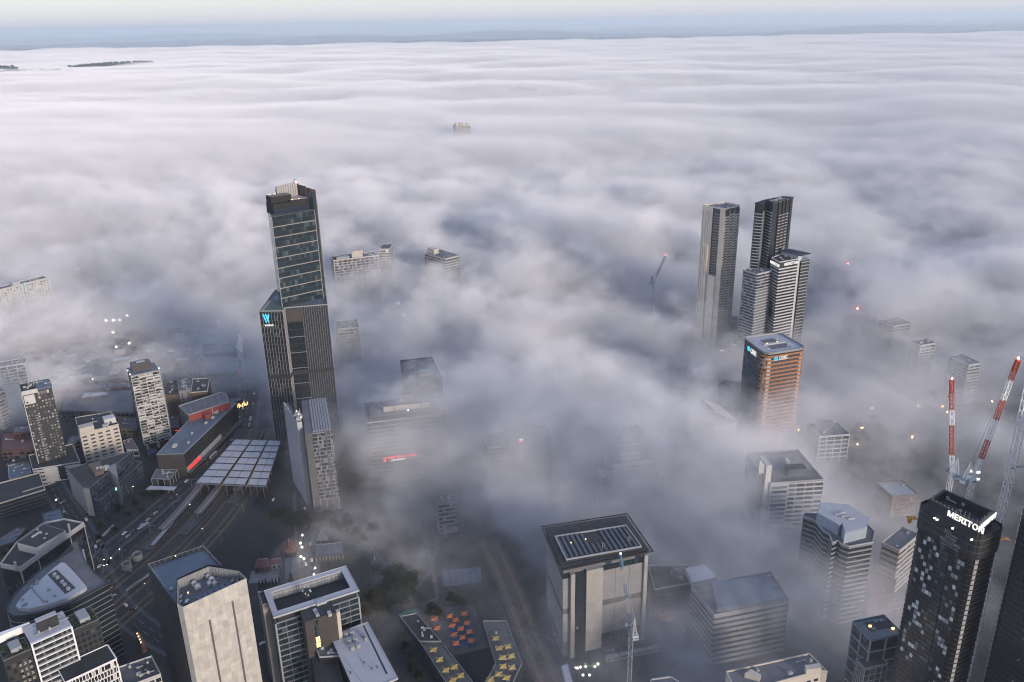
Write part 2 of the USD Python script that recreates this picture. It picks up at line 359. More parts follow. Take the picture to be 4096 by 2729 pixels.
def wooded_ridge(z, pts, h, w, label, seed):
    rng = np.random.default_rng(seed); c = [at(z, x, y, h)[:2] for x, y in pts]
    t = Thing('wooded_ridge', label, 'ridge', (*c[0], 0)); L = sum(np.linalg.norm(np.subtract(c[i + 1], c[i])) for i in range(len(c) - 1))
    a, p, n = strip(c, w, 0, h - 6, w * .5); t.part('slope', a, MATS['woods'])
    acc = Acc(); ico = trimesh.creation.icosphere(1)
    for k in range(int(L / 9)):
        i = rng.integers(0, len(p)); q = p[i] + n[i] * rng.normal(0, w * .3) + rng.normal(0, 12, 2); r = rng.uniform(7, 15)
        taper = math.sin(PI * min(1, max(0, (i + .5) / len(p)))) ** .5
        acc.add(ico.vertices * (1 + rng.normal(0, .13, (len(ico.vertices), 1))) * [r, r, r * 1.1] + [*q, h - 14 + 12 * taper], ico.faces)
    t.part('trees', acc, MATS['woods'], kind='stuff')
wooded_ridge('V', [(-60, 166), (40, 163), (95, 162), (150, 163)], 98, 160, 'dark wooded ridge cresting the fog at the far left edge', 1)
wooded_ridge('V', [(-40, 152), (30, 154)], 112, 130, 'small rounded tree knoll just beyond the wooded ridge on the far left', 2)
wooded_ridge('V', [(170, 151), (260, 145), (345, 140)], 100, 120, 'long thin tree line drawn across the fog, beyond the left ridge', 3)
wooded_ridge('V', [(1165, 207), (1215, 206)], 90, 90, 'small dark treetops breaking the fog near the middle of the deck', 4)

# ------------------------------------------------------------------ fog lying over the town, and the air
FOG_X, FOG_Y = (-1100.0, 1100.0), (260.0, 2020.0)
FOG_COVER = [
"02 02 00 00 00 00 00 00 00 00 05 29 49 41 08 00 00 02 04 17 33 38 45",
"14 09 03 00 00 00 00 00 00 01 06 29 51 43 08 01 04 12 17 31 42 47 55",
"33 20 13 04 02 00 00 00 02 10 13 34 61 52 14 05 15 29 35 43 48 56 61",
"46 42 34 18 10 03 00 00 07 32 39 57 74 64 34 20 31 42 47 55 60 63 71",
"66 63 48 35 20 13 04 01 04 25 58 79 83 70 55 39 44 48 56 63 71 73 76",
"68 70 64 49 42 34 18 10 07 23 72 92 88 67 59 54 56 60 63 72 76 78 82",
"56 65 67 66 63 48 38 26 18 40 81 95 87 64 58 64 64 71 73 77 82 83 84",
"50 53 56 66 70 65 54 40 33 56 84 96 90 71 69 73 73 76 78 82 84 84 84",
"51 50 50 55 65 67 64 52 46 69 85 96 93 80 79 81 80 82 83 84 84 84 84",
"57 52 51 50 53 57 66 61 55 75 84 95 96 87 85 86 85 84 84 84 84 84 84",
"59 58 57 52 51 58 69 69 63 78 85 95 97 92 87 88 87 85 84 84 84 85 86",
"59 59 59 57 55 65 75 77 73 83 89 96 98 95 89 88 88 85 84 84 85 88 95",
"60 59 59 60 63 75 83 85 83 89 95 98 99 97 91 89 90 88 86 85 88 95 99",
"66 65 61 63 71 83 89 90 89 92 98 99 99 98 93 92 92 91 90 89 95 99 99",
"92 88 71 71 78 87 92 93 93 94 98 99 99 98 95 95 95 95 95 95 98 99 99",
"99 98 92 84 85 91 95 96 95 96 98 99 99 99 97 97 98 98 98 98 99 99 99",
"99 99 98 95 95 96 97 98 98 98 99 99 99 99 99 99 99 99 99 99 99 99 99",
] + ["99 " * 22 + "99"] * 6
COVER = np.array([[int(q) / 99 for q in r.split()] for r in FOG_COVER])
_U, _S, _V = np.linalg.svd(COVER)
_tab = lambda vec: np.interp(np.linspace(0, 1, 256), np.linspace(0, 1, len(vec)), vec)
def _ramp3(k, rows): return {"ramp": [(i / 255, tuple(float(t[i]) for t in tabs)) for tabs in [[_tab(r) for r in rows[k:k + 3]]] for i in range(256)]}
_ux = [_V[k] * math.sqrt(_S[k]) for k in range(6)]; _vy = [_U[:, k] * math.sqrt(_S[k]) for k in range(6)]
FOG_DENSITY, FOG_TOP = 0.023, 115.0
fog_mat = usdkit.material(stage, '/World/Looks/fog', {
    "g": ("geometry", {}), "s": ("separate_xyz", {}),
    "fx": ("map_range", {"from_min": FOG_X[0], "from_max": FOG_X[1], "clamp": True}), "fy": ("map_range", {"from_min": FOG_Y[0], "from_max": FOG_Y[1], "clamp": True}),
    "x0": ("rgb_ramp", _ramp3(0, _ux)), "x1": ("rgb_ramp", _ramp3(3, _ux)), "y0": ("rgb_ramp", _ramp3(0, _vy)), "y1": ("rgb_ramp", _ramp3(3, _vy)),
    "d0": ("vector_math", {"math_type": "dot_product"}), "d1": ("vector_math", {"math_type": "dot_product"}), "m": ("math", {"math_type": "add"}),
    "mm": ("math", {"math_type": "multiply_add", "value2": 1.32, "value3": -0.38}),
    "mp": ("mapping", {"location": (6.37, 12.71, 6.13), "scale": (1 / 170., 1 / 200., 1 / 105.), "rotation": (0, 0, .35)}),
    "n": ("noise_texture", {"scale": 1.0, "detail": 6.0, "roughness": .66, "distortion": .08}),
    "mp2": ("mapping", {"scale": (1 / 1100., 1 / 850., 1 / 700.)}), "nb": ("noise_texture", {"scale": 1.0, "detail": 2.0, "roughness": .5}), "nb0": ("math", {"math_type": "multiply_add", "value2": 1.2, "value3": -.6}), "t2": ("math", {"math_type": "add"}),
    "n0": ("math", {"math_type": "subtract", "value2": .5}), "amp": ("map_range", {"from_min": 850.0, "from_max": 2200.0, "to_min": 2.6, "to_max": .26, "clamp": True}), "a": ("math", {"math_type": "multiply"}),
    "mc": ("math", {"math_type": "multiply_add", "value2": 1.9, "value3": -.5, "use_clamp": True}), "mz": ("map_range", {"from_min": 88.0, "from_max": 35.0, "to_min": 0.0, "to_max": .15, "clamp": True}), "mv": ("math", {"math_type": "multiply"}), "np": ("map_range", {"from_min": .38, "from_max": .62, "to_min": .05, "to_max": 1.0, "clamp": True}), "mn": ("math", {"math_type": "multiply"}), "ms": ("math", {"math_type": "add"}),
    "den": ("math", {"math_type": "multiply_add", "value2": .7, "value3": .3, "use_clamp": True}), "dd": ("math", {"math_type": "multiply"}),
    "z": ("math", {"math_type": "multiply_add", "value2": -1 / FOG_TOP}),
    "t": ("math", {"math_type": "add"}), "k": ("math", {"math_type": "multiply", "value2": 2.1, "use_clamp": True}),
    "dn": ("math", {"math_type": "multiply", "value2": FOG_DENSITY}),
    "v": ("principled_volume", {"color": (.972, .966, .985), "anisotropy": -0.28})},
    [("g.position", "s.vector"), ("s.x", "fx.value"), ("s.y", "fy.value"), ("fx.result", "x0.fac"), ("fx.result", "x1.fac"), ("fy.result", "y0.fac"), ("fy.result", "y1.fac"),
     ("x0.color", "d0.vector1"), ("y0.color", "d0.vector2"), ("x1.color", "d1.vector1"), ("y1.color", "d1.vector2"), ("d0.value", "m.value1"), ("d1.value", "m.value2"),
     ("m.value", "mm.value1"), ("g.position", "mp.vector"), ("mp.vector", "n.vector"), ("n.fac", "n0.value1"), ("n0.value", "a.value1"), ("s.y", "amp.value"), ("amp.result", "a.value2"), ("m.value", "den.value1"), ("k.value", "dd.value1"), ("den.value", "dd.value2"), ("s.z", "z.value1"), ("mm.value", "z.value3"),
     ("z.value", "t.value1"), ("a.value", "t.value2"), ("g.position", "mp2.vector"), ("mp2.vector", "nb.vector"), ("nb.fac", "nb0.value1"), ("t.value", "t2.value1"), ("nb0.value", "t2.value2"), ("t2.value", "k.value1"), ("m.value", "mc.value1"), ("s.z", "mz.value"), ("mc.value", "mv.value1"), ("mz.result", "mv.value2"), ("mv.value", "mn.value1"), ("n.fac", "np.value"), ("np.result", "mn.value2"), ("dd.value", "ms.value1"), ("mn.value", "ms.value2"), ("ms.value", "dn.value1"), ("dn.value", "v.density")], volume="v.volume")
single('fog', Acc().box(-2600, 2600, 60, 4000, -.5, 215), fog_mat, 'bank of white morning fog drifting between the towers', 'fog', kind='stuff')
single('fog_deck', Acc().box(-15000, 15000, 4000.5, 15500, -.5, 215), fog_mat, 'level sea of white fog reaching to the far blue hills', 'fog', kind='stuff')
mist_mat = usdkit.material(stage, '/World/Looks/far_mist', {"v": ("principled_volume", {"color": (.74, .88, 1.0), "density": 9e-5})}, [], volume="v.volume")
single('far_mist', Acc().box(-38000, 38000, 15600, 40000, -.5, 420), mist_mat, 'pale blue mist lying over the distant hills', 'mist', kind='stuff')
haze_mat = usdkit.material(stage, '/World/Looks/haze', {"v": ("principled_volume", {"color": (.86, .94, 1.0), "density": 4e-5, "anisotropy": 0.2})}, [], volume="v.volume")
single('haze', Acc().box(-61000, 61000, -4000, 76000, -2.0, 640), haze_mat, 'thin blue morning air over the whole town', 'haze', kind='stuff')

# ------------------------------------------------------------------ building materials
M = MATS
for a in [('conc_light', (.38, .36, .33), .8, .16, .16), ('conc_grey', (.25, .25, .255), .8, .2, .14), ('conc_dark', (.10, .10, .105), .8, .25, .14), ('white_paint', (.52, .51, .50), .6, .1, .1),
          ('cream_wall', (.52, .47, .40), .75, .1, .1), ('roof_grey', (.125, .13, .145), .85, .3, .09), ('roof_blue', (.10, .135, .18), .6, .25, .07), ('roof_dark', (.028, .029, .033), .8, .4, .1),
          ('roof_white', (.43, .44, .47), .7, .12, .06), ('brown_clad', (.05, .043, .04), .6, .2, .15), ('dark_clad', (.022, .023, .027), .5, .3, .1), ('terracotta', (.55, .24, .11), .6, .12, .1),
          ('red_wall', (.22, .028, .024), .65, .2, .1), ('tan_brick', (.17, .115, .085), .85, .2, .2), ('red_brick', (.12, .052, .04), .85, .25, .2), ('steel_grey', (.30, .31, .33), .5, .15, .2),
          ('mesh_screen', (.14, .14, .145), .7, .2, .3), ('unit_grey', (.30, .31, .32), .6, .2, .5), ('unit_pale', (.40, .41, .42), .6, .15, .5), ('planting', (.022, .04, .018), .95, .6, .6),
          ('slate_roof', (.075, .09, .11), .7, .25, .3), ('green_roof', (.06, .11, .095), .7, .3, .2), ('crane_red', (.45, .05, .03), .5, .15, .3), ('crane_white', (.88, .87, .85), .5, .1, .3), ('crane_blue', (.04, .12, .22), .5, .15, .3),
          ('black_steel', (.02, .02, .022), .5, .2, .3), ('crane_yellow', (.55, .25, .02), .5, .15, .3), ('bronze', (.30, .17, .10), .45, .15, .2), ('dark_red', (.10, .03, .028), .6, .2, .2)]:
    mat(*a)
mat('conc_panel', (.48, .455, .41), .85, .2, .22, bump=.3, vary=.22)
mat('fin_pale', (.46, .42, .39), .45, .08, .1)
mat('fin_grey', (.36, .35, .35), .45, .08, .1)
mat('dark_plant', (.035, .033, .033), .8, .2, .15, spec=.1); mat('line_tan', (.34, .30, .26), .6, .1, .1)
mat('orange_cloth', (.50, .13, .04), .8, .12, .5, vary=.45); mat('yellow_cloth', (.46, .34, .10), .8, .12, .5, vary=.35)
mat('white_bright', (.90, .88, .85), .6, .08, .1)
mat('metal_bright', (.55, .56, .58), .3, .1, .4, .8)
glass('glass_dark', (.012, .016, .02), (.07, .08, .085), .25)
glass('glass_teal', (.012, .020, .025), (.06, .085, .092), .3)
glass('glass_blue', (.014, .022, .034), (.06, .09, .12), .3)
glass('glass_blinds', (.03, .03, .032), (.48, .47, .44), .75, .25)
glass('glass_grey', (.022, .026, .032), (.26, .27, .28), .45, .2)
glass('glass_few', (.012, .013, .015), (.58, .59, .59), .34, .15)
glass('glass_mid', (.05, .05, .055), (.34, .32, .29), .6, .2)
glow('lit_warm', (1.0, .62, .25), 1.0); glow('lit_pale', (1.0, .9, .72), 1.2); glow('lit_red', (1.0, .03, .025), .6); glow('lit_white', (1.0, .98, .95), .42)
glow('lit_cyan', (.10, .66, 1.0), .5); glow('lit_green', (.5, 1.0, .75), .6); glow('lamp_glow', (1.0, .80, .50), 40.0); glow('beacon_red', (1.0, .12, .05), 30.0); glow('lit_blue', (.05, .45, 1.0), 1.6)
R_ = random.Random

# ------------------------------------------------------------------ glass tower with pale fins and the W sign
H4 = height_over(('N', 120, 905), ('D', 497, 930))
b = Bld('office_tower', 'dark glass office tower with close pale vertical fins and a lit cyan W sign', at2('N', [(120, 905), (790, 890), (845, 812), (2060, 710), (2000, 205), (580, 305)], H4), H4)
zs = height_over(('D', 398, 252), ('D', 497, 930))
b.core(M['dark_clad'], inset=.1)
nst = 34
for i in b.visible():
    L = b.edge(i)[3]; n = max(2, round(L / 2.7))
    if i == 2:
        u = L * .40
        b.panes(M['glass_dark'], i, 4, 17, 8, H4 - 14, .2, .5, .1, u0=.5, u1=u - .5)
        for k in range(6): b.part('louvre_panel', b.ebox(Acc(), i, 1 + k * (u - 2) / 6 + .05, 1 + (k + 1) * (u - 2) / 6 - .05, H4 - 13, H4 - 1, 0, .2), M['brown_clad'])
        for z in np.arange(20, H4 - 14, 15.5): b.part('floor_edge', b.ebox(Acc(), i, 0, u, z, z + .5, -.1, .25), M['conc_grey'])
        b.panes(M['glass_grey'], i, 11, nst, 8, H4 - 1, .35, .9, .1, u0=u)
        for z0, z1 in ((6, zs - 1.5), (zs + 2.5, H4 + 1)): b.fins(M['fin_grey'], i, 11, z0, z1, .18, .45, u0=u)
    else:
        b.panes(M['glass_dark'], i, n, nst, 8, H4 - 1, .35, .9, .1)
        for z0, z1 in ((6, zs - 1.5), (zs + 2.5, H4 + 1)): b.fins(M['fin_grey'], i, n, z0, z1, .18, .45)
    b.part('break_band', b.ebox(Acc(), i, 0, L, zs - 1.5, zs + 2.5, -.2, .12), M['black_steel'])
b.roof(M['roof_grey'], 1.0); b.parapet(M['steel_grey'], .5, .9, .25)
q = at2('N', [(250, 880), (720, 880), (885, 600), (480, 590)], H4); b.part('roof_deck', Acc().prism(q, H4 - .6, H4 + .2), M['green_roof'])
q = at2('N', [(870, 745), (1410, 715), (1405, 480), (1040, 500)], H4); b.part('roof_deck', Acc().prism(q, H4 - .6, H4 + .15), M['roof_grey'])
q = at2('N', [(1425, 715), (1650, 700), (1880, 690), (1830, 270), (1560, 285), (1450, 400)], H4); b.part('roof_deck', Acc().prism(q, H4 - .6, H4 + .1), M['roof_blue'])
q = at2('N', [(490, 590), (900, 585), (1000, 450), (580, 450)], H4); b.part('roof_deck', Acc().prism(q, H4 - .6, H4 + .12), M['roof_blue'])
q = at2('N', [(1030, 495), (1440, 465), (1440, 375), (1030, 405)], H4 + .5); b.part('roof_deck', Acc().prism(q, H4 - .6, H4 + .5), M['unit_pale'])
q = rect('N', (920, 430), (1515, 380), (1500, 290), H4); b.part('plant_room', Acc().prism(q, H4 - .5, H4 + 6.5), M['brown_clad'])
q = rect('N', (1030, 250), (1310, 230), (1305, 205), H4 + 6.5); b.part('plant_room', Acc().prism(q, H4 + 6.5, H4 + 7.5), M['roof_white'])
p = at('N', 1390, 205, H4 + 8); b.part('roof_lamp', Acc().box(p[0] - 1, p[0] + 1, p[1] - .5, p[1] + .5, p[2] - .6, p[2] + .6), M['lit_warm'])
p = at('N', 1850, 470, H4); b.part('cleaning_crane', Acc().cyl(p[0], p[1], H4, H4 + 3, .8).bar([p[0] - 2, p[1], H4 + 3], [p[0] + 3.5, p[1] + .5, H4 + 3.4], 1.0), M['unit_pale'])
for k in range(24):
    c = np.array(at('N', 200 + 440 * k / 23, 870 - 530 * k / 23, H4)[:2]); b.part('roof_louvre', Acc().box(c[0] - .2, c[0] + 1.4, c[1] - .12, c[1] + .12, H4, H4 + .5), M['steel_grey'])
a, u, n, L = b.edge(0); s0 = L * .13; W0 = L * .30
def para(x0, x1, z1, x2, x3, z2):     # a slanted bar of the sign: top edge x0..x1 at z1, lower edge x2..x3 at z2
    pts = [(x0, z1), (x1, z1), (x3, z2), (x2, z2)]
    v = [[*(a + u * (s0 + x * W0) + n * d), H4 - 2 - 9.0 * (1 - z)] for d in (.9, 1.3) for x, z in pts]
    return Acc().add(v, [[0, 1, 2], [0, 2, 3], [4, 6, 5], [4, 7, 6], [0, 4, 5], [0, 5, 1], [1, 5, 6], [1, 6, 2], [2, 6, 7], [2, 7, 3], [3, 7, 4], [3, 4, 0]])
lg = b.part('sign_logo', para(.0, .22, .95, .36, .52, .1), M['lit_cyan'])
b.part('sign_stroke', para(.36, .58, .95, .68, .86, .1), M['lit_cyan'], lg); b.part('sign_stroke', para(.74, .98, .92, .64, .84, .42), M['lit_cyan'], lg)
words(b, 'walker', 1.9, a + u * (s0 + .12 * W0), a + u * L, H4 - 13.6, M['lit_white'], .9, 'sign_lettering')

# ------------------------------------------------------------------ tallest glass tower behind it
H8 = 225.0
fl, fr = np.array(at('O', 360, 1165, H8)[:2]), np.array(at('O', 1690, 950, H8)[:2])
dl, dr = np.array([math.cos(math.radians(111)), math.sin(math.radians(111))]), np.array([math.cos(math.radians(97)), math.sin(math.radians(97))])
b = Bld('office_tower', 'tallest glass tower with a striped pale crown and thin bronze floor lines', [fl, fr, fr + dr * 34, fl + dl * 30], H8)
b.core(M['dark_clad'], inset=.15)
nb = 14; zb = [H8 - 9.2 - k * 9.4 for k in range(23)]
for k in range(24):
    z1 = H8 if k == 0 else zb[k - 1]; z0 = zb[k] if k < 23 else 4
    b.panes(M['glass_teal'], 0, nb, 2 if k else 2, z0 + .6, z1 - .1, .12, .35, .12)
for i in b.visible():
    if i: b.panes(M['glass_dark'], i, 5, 24, 6, H8, .2, .6, .1)
b.ebands(M['line_tan'], [0], [z - .35 for z in zb], .6, .5, 'floor_line')
b.part('corner_fin', b.ebox(Acc(), 0, -.5, 0, 4, H8, -.2, .8), M['steel_grey']); b.part('corner_fin', b.ebox(Acc(), 0, edgeL := b.edge(0)[3], edgeL + .5, 4, H8, -.2, .8), M['steel_grey'])
b.roof(M['roof_grey'], .9); b.parapet(M['glass_grey'], .3, 1.2, .1)
a, u, n, L = b.edge(0); sp = at('O', 1740, 680, 240)
def fbox(nm, s0, s1, t0, t1, z0, z1, m): return b.part(nm, Acc().obox(a, u, -n, s0, s1, t0, t1, z0, z1), M[m])
fbox('side_screen', L + .55, L + 3.2, .6, 22, 4, 240, 'glass_teal'); fbox('side_fin', L + 3.25, L + 3.6, -.2, 22, 4, 243, 'bronze')
fbox('terrace_glazing', 6, L - .6, 7, 7.4, H8 - .6, H8 + 4.5, 'glass_blue')
fbox('plant_screen', 6, L * .57, 7.6, 22, H8 - .5, H8 + 9, 'dark_plant'); fbox('plant_screen', L * .57 + .1, L + .4, 8.4, 26, H8 - .5, H8 + 10, 'dark_plant')
fbox('upper_plant', L * .18, L * .66, 14, 24, H8 + 9, H8 + 14.5, 'dark_plant'); fbox('upper_roof', L * .18 + .3, L * .66 - .3, 14.3, 23.7, H8 + 14.5, H8 + 14.8, 'roof_grey')
fbox('roof_deck', L * .60, L - .5, 9, 25.5, H8 + 10, H8 + 10.3, 'fin_grey')
for k in range(9):
    s = L * .47 + k * (L * .5) / 9; fbox('crown_panel', s + .15, s + L * .5 / 9 - .15, 26.2, 26.6, H8 + 6, H8 + 21 + k * .25, 'fin_grey')
fbox('crown_frame', L * .46, L + .5, 26.7, 27.4, H8 + 4, H8 + 20.6, 'dark_clad')
fbox('crown_side', L - .6, L + .5, 12, 26.6, H8 + 10, H8 + 20, 'dark_clad')
p = a + u * (L * .9) - n * 26; b.part('mast', Acc().bar([*p, H8 + 21], [*p, H8 + 25], .3).bar([*(p - u * 2), H8 + 25], [*(p + u * 2), H8 + 25], .25), M['black_steel'])
p = a + u * (L * .95) - n * 26; b.part('beacon', Acc().cyl(*p, H8 + 22, H8 + 22.8, .5), M['beacon_red'])
for s, t in ((.25, 22), (.37, 22), (.62, 9), (.78, 9)):
    p = a + u * (L * s) - n * t; b.part('roof_lamp', Acc().box(p[0] - .7, p[0] + .7, p[1] - .3, p[1] + .3, H8 + (15 if s < .5 else 10.4), H8 + (15.5 if s < .5 else 10.8)), M['lit_warm'])

# ------------------------------------------------------------------ dark apartment tower and its white podium
HP = 15.0
b = Bld('podium_building', 'white podium block with strip windows under the dark apartment tower', at2('B', [(300, 875), (738, 805), (665, 640), (265, 745)], HP), HP)
b.core(M['glass_dark'], inset=.4); L = b.edge(0)[3]
for i in b.visible():
    b.ebands(M['white_paint'], [i], [0.2, 4.2, 8.0, 11.6], 2.2, .1, 'spandrel', inn=.6)
b.part('wall_panel', b.ebox(Acc(), 0, L * .22, L * .50, 0.2, HP - .3, -.5, .2), M['white_paint']); b.part('glazed_bay', b.ebox(Acc(), 0, L * .52, L * .66, 1, HP - 1, -.5, .25), M['glass_dark'])
b.roof(M['roof_dark']); b.parapet(M['white_paint'], .5, 1.0, .15)
fl, fr = at('B', 360, 815, HP), at('B', 622, 748, HP); HA = height_over(('B', 188, 168), ('B', 360, 815), HP)
b = Bld('apartment_tower', 'dark brick apartment tower with scattered pale windows and a white corner box', rect_d(fl, fr, 20), HA, HP - .2)
b.core(M['dark_clad']); L = b.edge(0)[3]; rg = R_(4)
b.panes(M['glass_blinds'], 0, 9, 21, HP + 1, HA - 10, 1.3, 1.5, .14, skip=lambda c, r: c in (4,) and r % 2 or rg.random() < .12)
b.panes(M['glass_blinds'], 0, 5, 2, HA - 9.5, HA - 1.5, .8, 1.2, .14, u0=L * .48)
for i in b.visible():
    if i == 0: continue
    b.panes(M['glass_dark'], i, 5, 21, HP + 1, HA - 4, .8, 1.0, .1)
    b.ebands(M['conc_grey'], [i], [HP + 1 + 2.72 * k for k in range(20)], .22, 1.0, 'balcony')
for k in range(20): b.part('balcony', b.ebox(Acc(), 0, L * .25, L * .36, HP + 1.2 + k * 2.35, HP + 2.1 + k * 2.35, 0, .9), M['conc_grey'])
b.part('edge_strip', b.ebox(Acc(), 0, -.55, -.02, HP, HA, -.4, .5), M['white_paint'])
b.part('corner_box', b.ebox(Acc(), 0, .6, L * .38, HA - 11.5, HA - 3.2, -.3, 1.1), M['white_paint']); b.part('corner_box_window', b.ebox(Acc(), 0, 1.6, 3.2, HA - 10.4, HA - 8.8, 1.1, 1.2), M['glass_dark'])
b.part('parapet_panel', b.ebox(Acc(), 0, 0, L * .52, HA - 2.6, HA + 1.2, -.2, .35), M['white_paint'])
b.roof(M['roof_dark'], .4); b.rbox('roof_slab', L * .52, L + .6, -.6, 18, HA - .3, HA + .9, M['roof_blue']); b.parapet(M['conc_dark'], .4, .8, .1)
b.units(M['unit_grey'], 3, 9, HA + .8, 2.2); p = b.loc2(L * .45, 9); b.part('mast', Acc().bar([*p, HA], [*p, HA + 5], .3), M['unit_pale'])

# ------------------------------------------------------------------ cream hotel, balcony tower
HH = 35.0
b = Bld('hotel_building', 'cream mid-rise block with rows of dark paired windows and a white lift house', at2('B', [(735, 545), (1090, 455), (1022, 340), (690, 395)], HH), HH)
b.core(M['glass_dark'], inset=.45); L = b.edge(0)[3]
for i in b.visible():
    cols = 5 if i == 0 else 4; Li = b.edge(i)[3]
    for k in range(9): b.part('spandrel', b.ebox(Acc(), i, 0, Li, HH - 3.2 - k * 3.75, HH - 1.1 - k * 3.75 + (1.1 if k == 0 else 0), -.5, .0), M['cream_wall'])
    for c in range(cols + 1):
        u0, u1 = Li * c / cols - (1.5 if 0 < c < cols else 0), Li * c / cols + (1.5 if 0 < c < cols else 0)
        if c == 0: u1 = 1.2
        if c == cols: u0 = Li - 1.2
        b.part('pier', b.ebox(Acc(), i, u0, u1, 0, HH, -.5, .03), M['cream_wall'])
b.roof(M['roof_dark'], .8); b.parapet(M['cream_wall'], .5, .6, .06)
b.rbox('roof_house', .3, L * .38, .1, 9, HH - .5, HH + 5.2, M['cream_wall']); b.rbox('roof_house', .5, L * .34, 9.1, 17, HH - .5, HH + 3.2, M['roof_dark'])
b.rbox('lift_house', L * .68, L * .98, 6, 15, HH - .5, HH + 5.5, M['white_paint']); b.rbox('lift_house_door', L * .80, L * .86, 5.9, 6, HH, HH + 2.4, M['dark_clad']); b.rbox('roof_unit', L * .60, L * .76, 2, 5, HH, HH + 2.2, M['unit_grey'])
b.units(M['unit_pale'], 8, 5, HH, 1.8)
fl, fr = at('B', 1325, 640, 7), at('B', 1573, 577, 7); HB = height_over(('A', 1205, 1152), ('B', 1325, 640), 7)
b = Bld('apartment_tower', 'white apartment tower of stacked balconies with a dark blank left side', rect_d(fl, fr, 21), HB, 6.5)
b.core(M['dark_clad'], inset=.2); L = b.edge(0)[3]; nf = 25; dz = (HB - 8) / nf; rg = R_(9)
b.panes(M['glass_blinds'], 0, 11, nf, 7, HB - 1, .3, .8, .1)
for k in range(nf + 1):
    z = 7 + k * dz; b.part('balcony_slab', b.ebox(Acc(), 0, 0, L, z - .2, z + .3, -.2, 1.7), M['white_paint'])
    if k < nf:
        for c in range(4):
            if rg.random() < .78: b.part('balustrade', b.ebox(Acc(), 0, L * c / 4 + .3, L * (c + 1) / 4 - .3, z + .3, z + 1.3, 1.5, 1.58), M['glass_dark'] if rg.random() < .6 else M['white_paint'])
for c in range(5): b.part('party_wall', b.ebox(Acc(), 0, L * c / 4 - .2, L * c / 4 + .2, 7, HB, -.1, 1.75), M['white_paint'])
for c, r0, r1 in ((.62, 12, 15), (.66, 18, 20), (.38, 16, 18), (.70, 3, 6), (.52, 9, 11)): b.part('party_wall', b.ebox(Acc(), 0, L * c - .15, L * c + .15, 7 + r0 * dz, 7 + r1 * dz, .1, 1.78), M['white_paint'])
for k in range(nf): b.part('side_balcony', b.ebox(Acc(), 1, 0, 12, 7 + k * dz, 7.3 + k * dz, 0, 1.6), M['white_paint'])
LL = b.edge(3)[3]
for z in (HB - 12, HB - 32): 
    b.part('side_panel', b.ebox(Acc(), 3, LL - 8, LL - 4.5, z - 6, z + 4, 0, .5), M['white_paint'])
    for q_ in range(3): b.part('side_window', b.ebox(Acc(), 3, LL - 7.4, LL - 5.2, z - 5 + 3 * q_, z - 3.2 + 3 * q_, .5, .56), M['glass_dark'])
b.roof(M['roof_blue'], .0); b.rbox('penthouse', L * .12, L * .80, 5, 16, HB, HB + 7, M['brown_clad']); b.rbox('penthouse_roof', L * .12 + .3, L * .80 - .3, 5.3, 15.7, HB + 7, HB + 7.3, M['roof_grey']); b.rbox('roof_hatch', L * .32, L * .62, 9, 14, HB + 7.3, HB + 8.4, M['unit_grey'])
for s, t in ((-.4, .4), (-.5, 12), (L + .4, .6)):
    p = b.loc2(s, t); b.part('roof_lamp', Acc().cyl(*p, HB + .4, HB + 1.2, .55, n=8), M['lit_pale'])
for c in (.12, .52, .95): 
    p = b.loc2(L * c, 1.2); b.part('column', Acc().box(p[0] - 1, p[0] + 1, p[1] - 1, p[1] + 1, 0, 6.6), M['white_paint'])
b.rbox('lobby', 3, L - 1, 3, 18, 0, 6.4, M['red_brick'])

# ------------------------------------------------------------------ shopping centre beside the station
HW = 24.0
b = Bld('shopping_centre', 'long brown shopping centre wedge with a pale signboard strip along the street', at2('B', [(1440, 735), (1690, 728), (2178, 262), (2095, 240), (1740, 412)], HW), HW)
b.core(M['brown_clad']); L = b.edge(1)[3]
for k in range(14): b.part('wall_panel', b.ebox(Acc(), 1, .4 + k * L / 14, (k + 1) * L / 14 - .3, 10.5, HW - .5, 0, .35), M['dark_clad'])
b.part('signboard', b.ebox(Acc(), 1, .5, L * .62, 5.4, 10.2, 0, .8), M['steel_grey'])
b.part('shop_soffit', b.ebox(Acc(), 1, 0, L, 4.6, 5.2, 0, 4), M['conc_dark'])
for k in range(46): b.part('shop_light', b.ebox(Acc(), 1, L * .02 + k * L * .0125, L * .02 + k * L * .0125 + .5, 4.3, 4.6, 1.5, 3), M['lit_warm'])
for k in range(4): b.part('end_panel', b.ebox(Acc(), 0, k * b.edge(0)[3] / 4 + .1, (k + 1) * b.edge(0)[3] / 4 - .1, .5, HW - .6, 0, .25), M['brown_clad'])
a, u, n, _ = b.edge(1); words(b, 'Westfield', 3.5, a + u * 2.5, a + u * L, 6.4, M['lit_red'], .9, 'sign_lettering')
b.roof(M['roof_blue'], .0); b.parapet(M['steel_grey'], .4, .5, .1)
acc = Acc(); 
for d in (4.5, 8, 12):
    q0, q1 = a + u * 6 - n * d, a + u * (L - 16) - n * d; b.part('roof_seam', Acc().bar([*q0, HW + .35], [*q1, HW + .35], .35, .2), M['roof_grey'])
for s, d, r in ((12, 15, 2.2), (38, 12, 1), (60, 9, 1.4), (72, 8, 1.6), (84, 10, 2.2), (90, 7, 1.5), (96, 9, 1.8), (20, 6, 1.0)):
    c = a + u * s - n * d; b.part('roof_unit', Acc().obox(c, u, -n, -r, r, -r * .7, r * .7, HW + .2, HW + 1 + r * .7).cyl(*c, HW + 1 + r * .7, HW + 1.5 + r * .7, r * .5, n=10), M['unit_pale'])
HR = 31.0
b = Bld('shopping_hall', 'taller hall with red upper walls behind the brown shopping wedge', at2('B', [(1640, 290), (1735, 372), (2108, 250), (2085, 190), (2040, 160)], HR), HR)
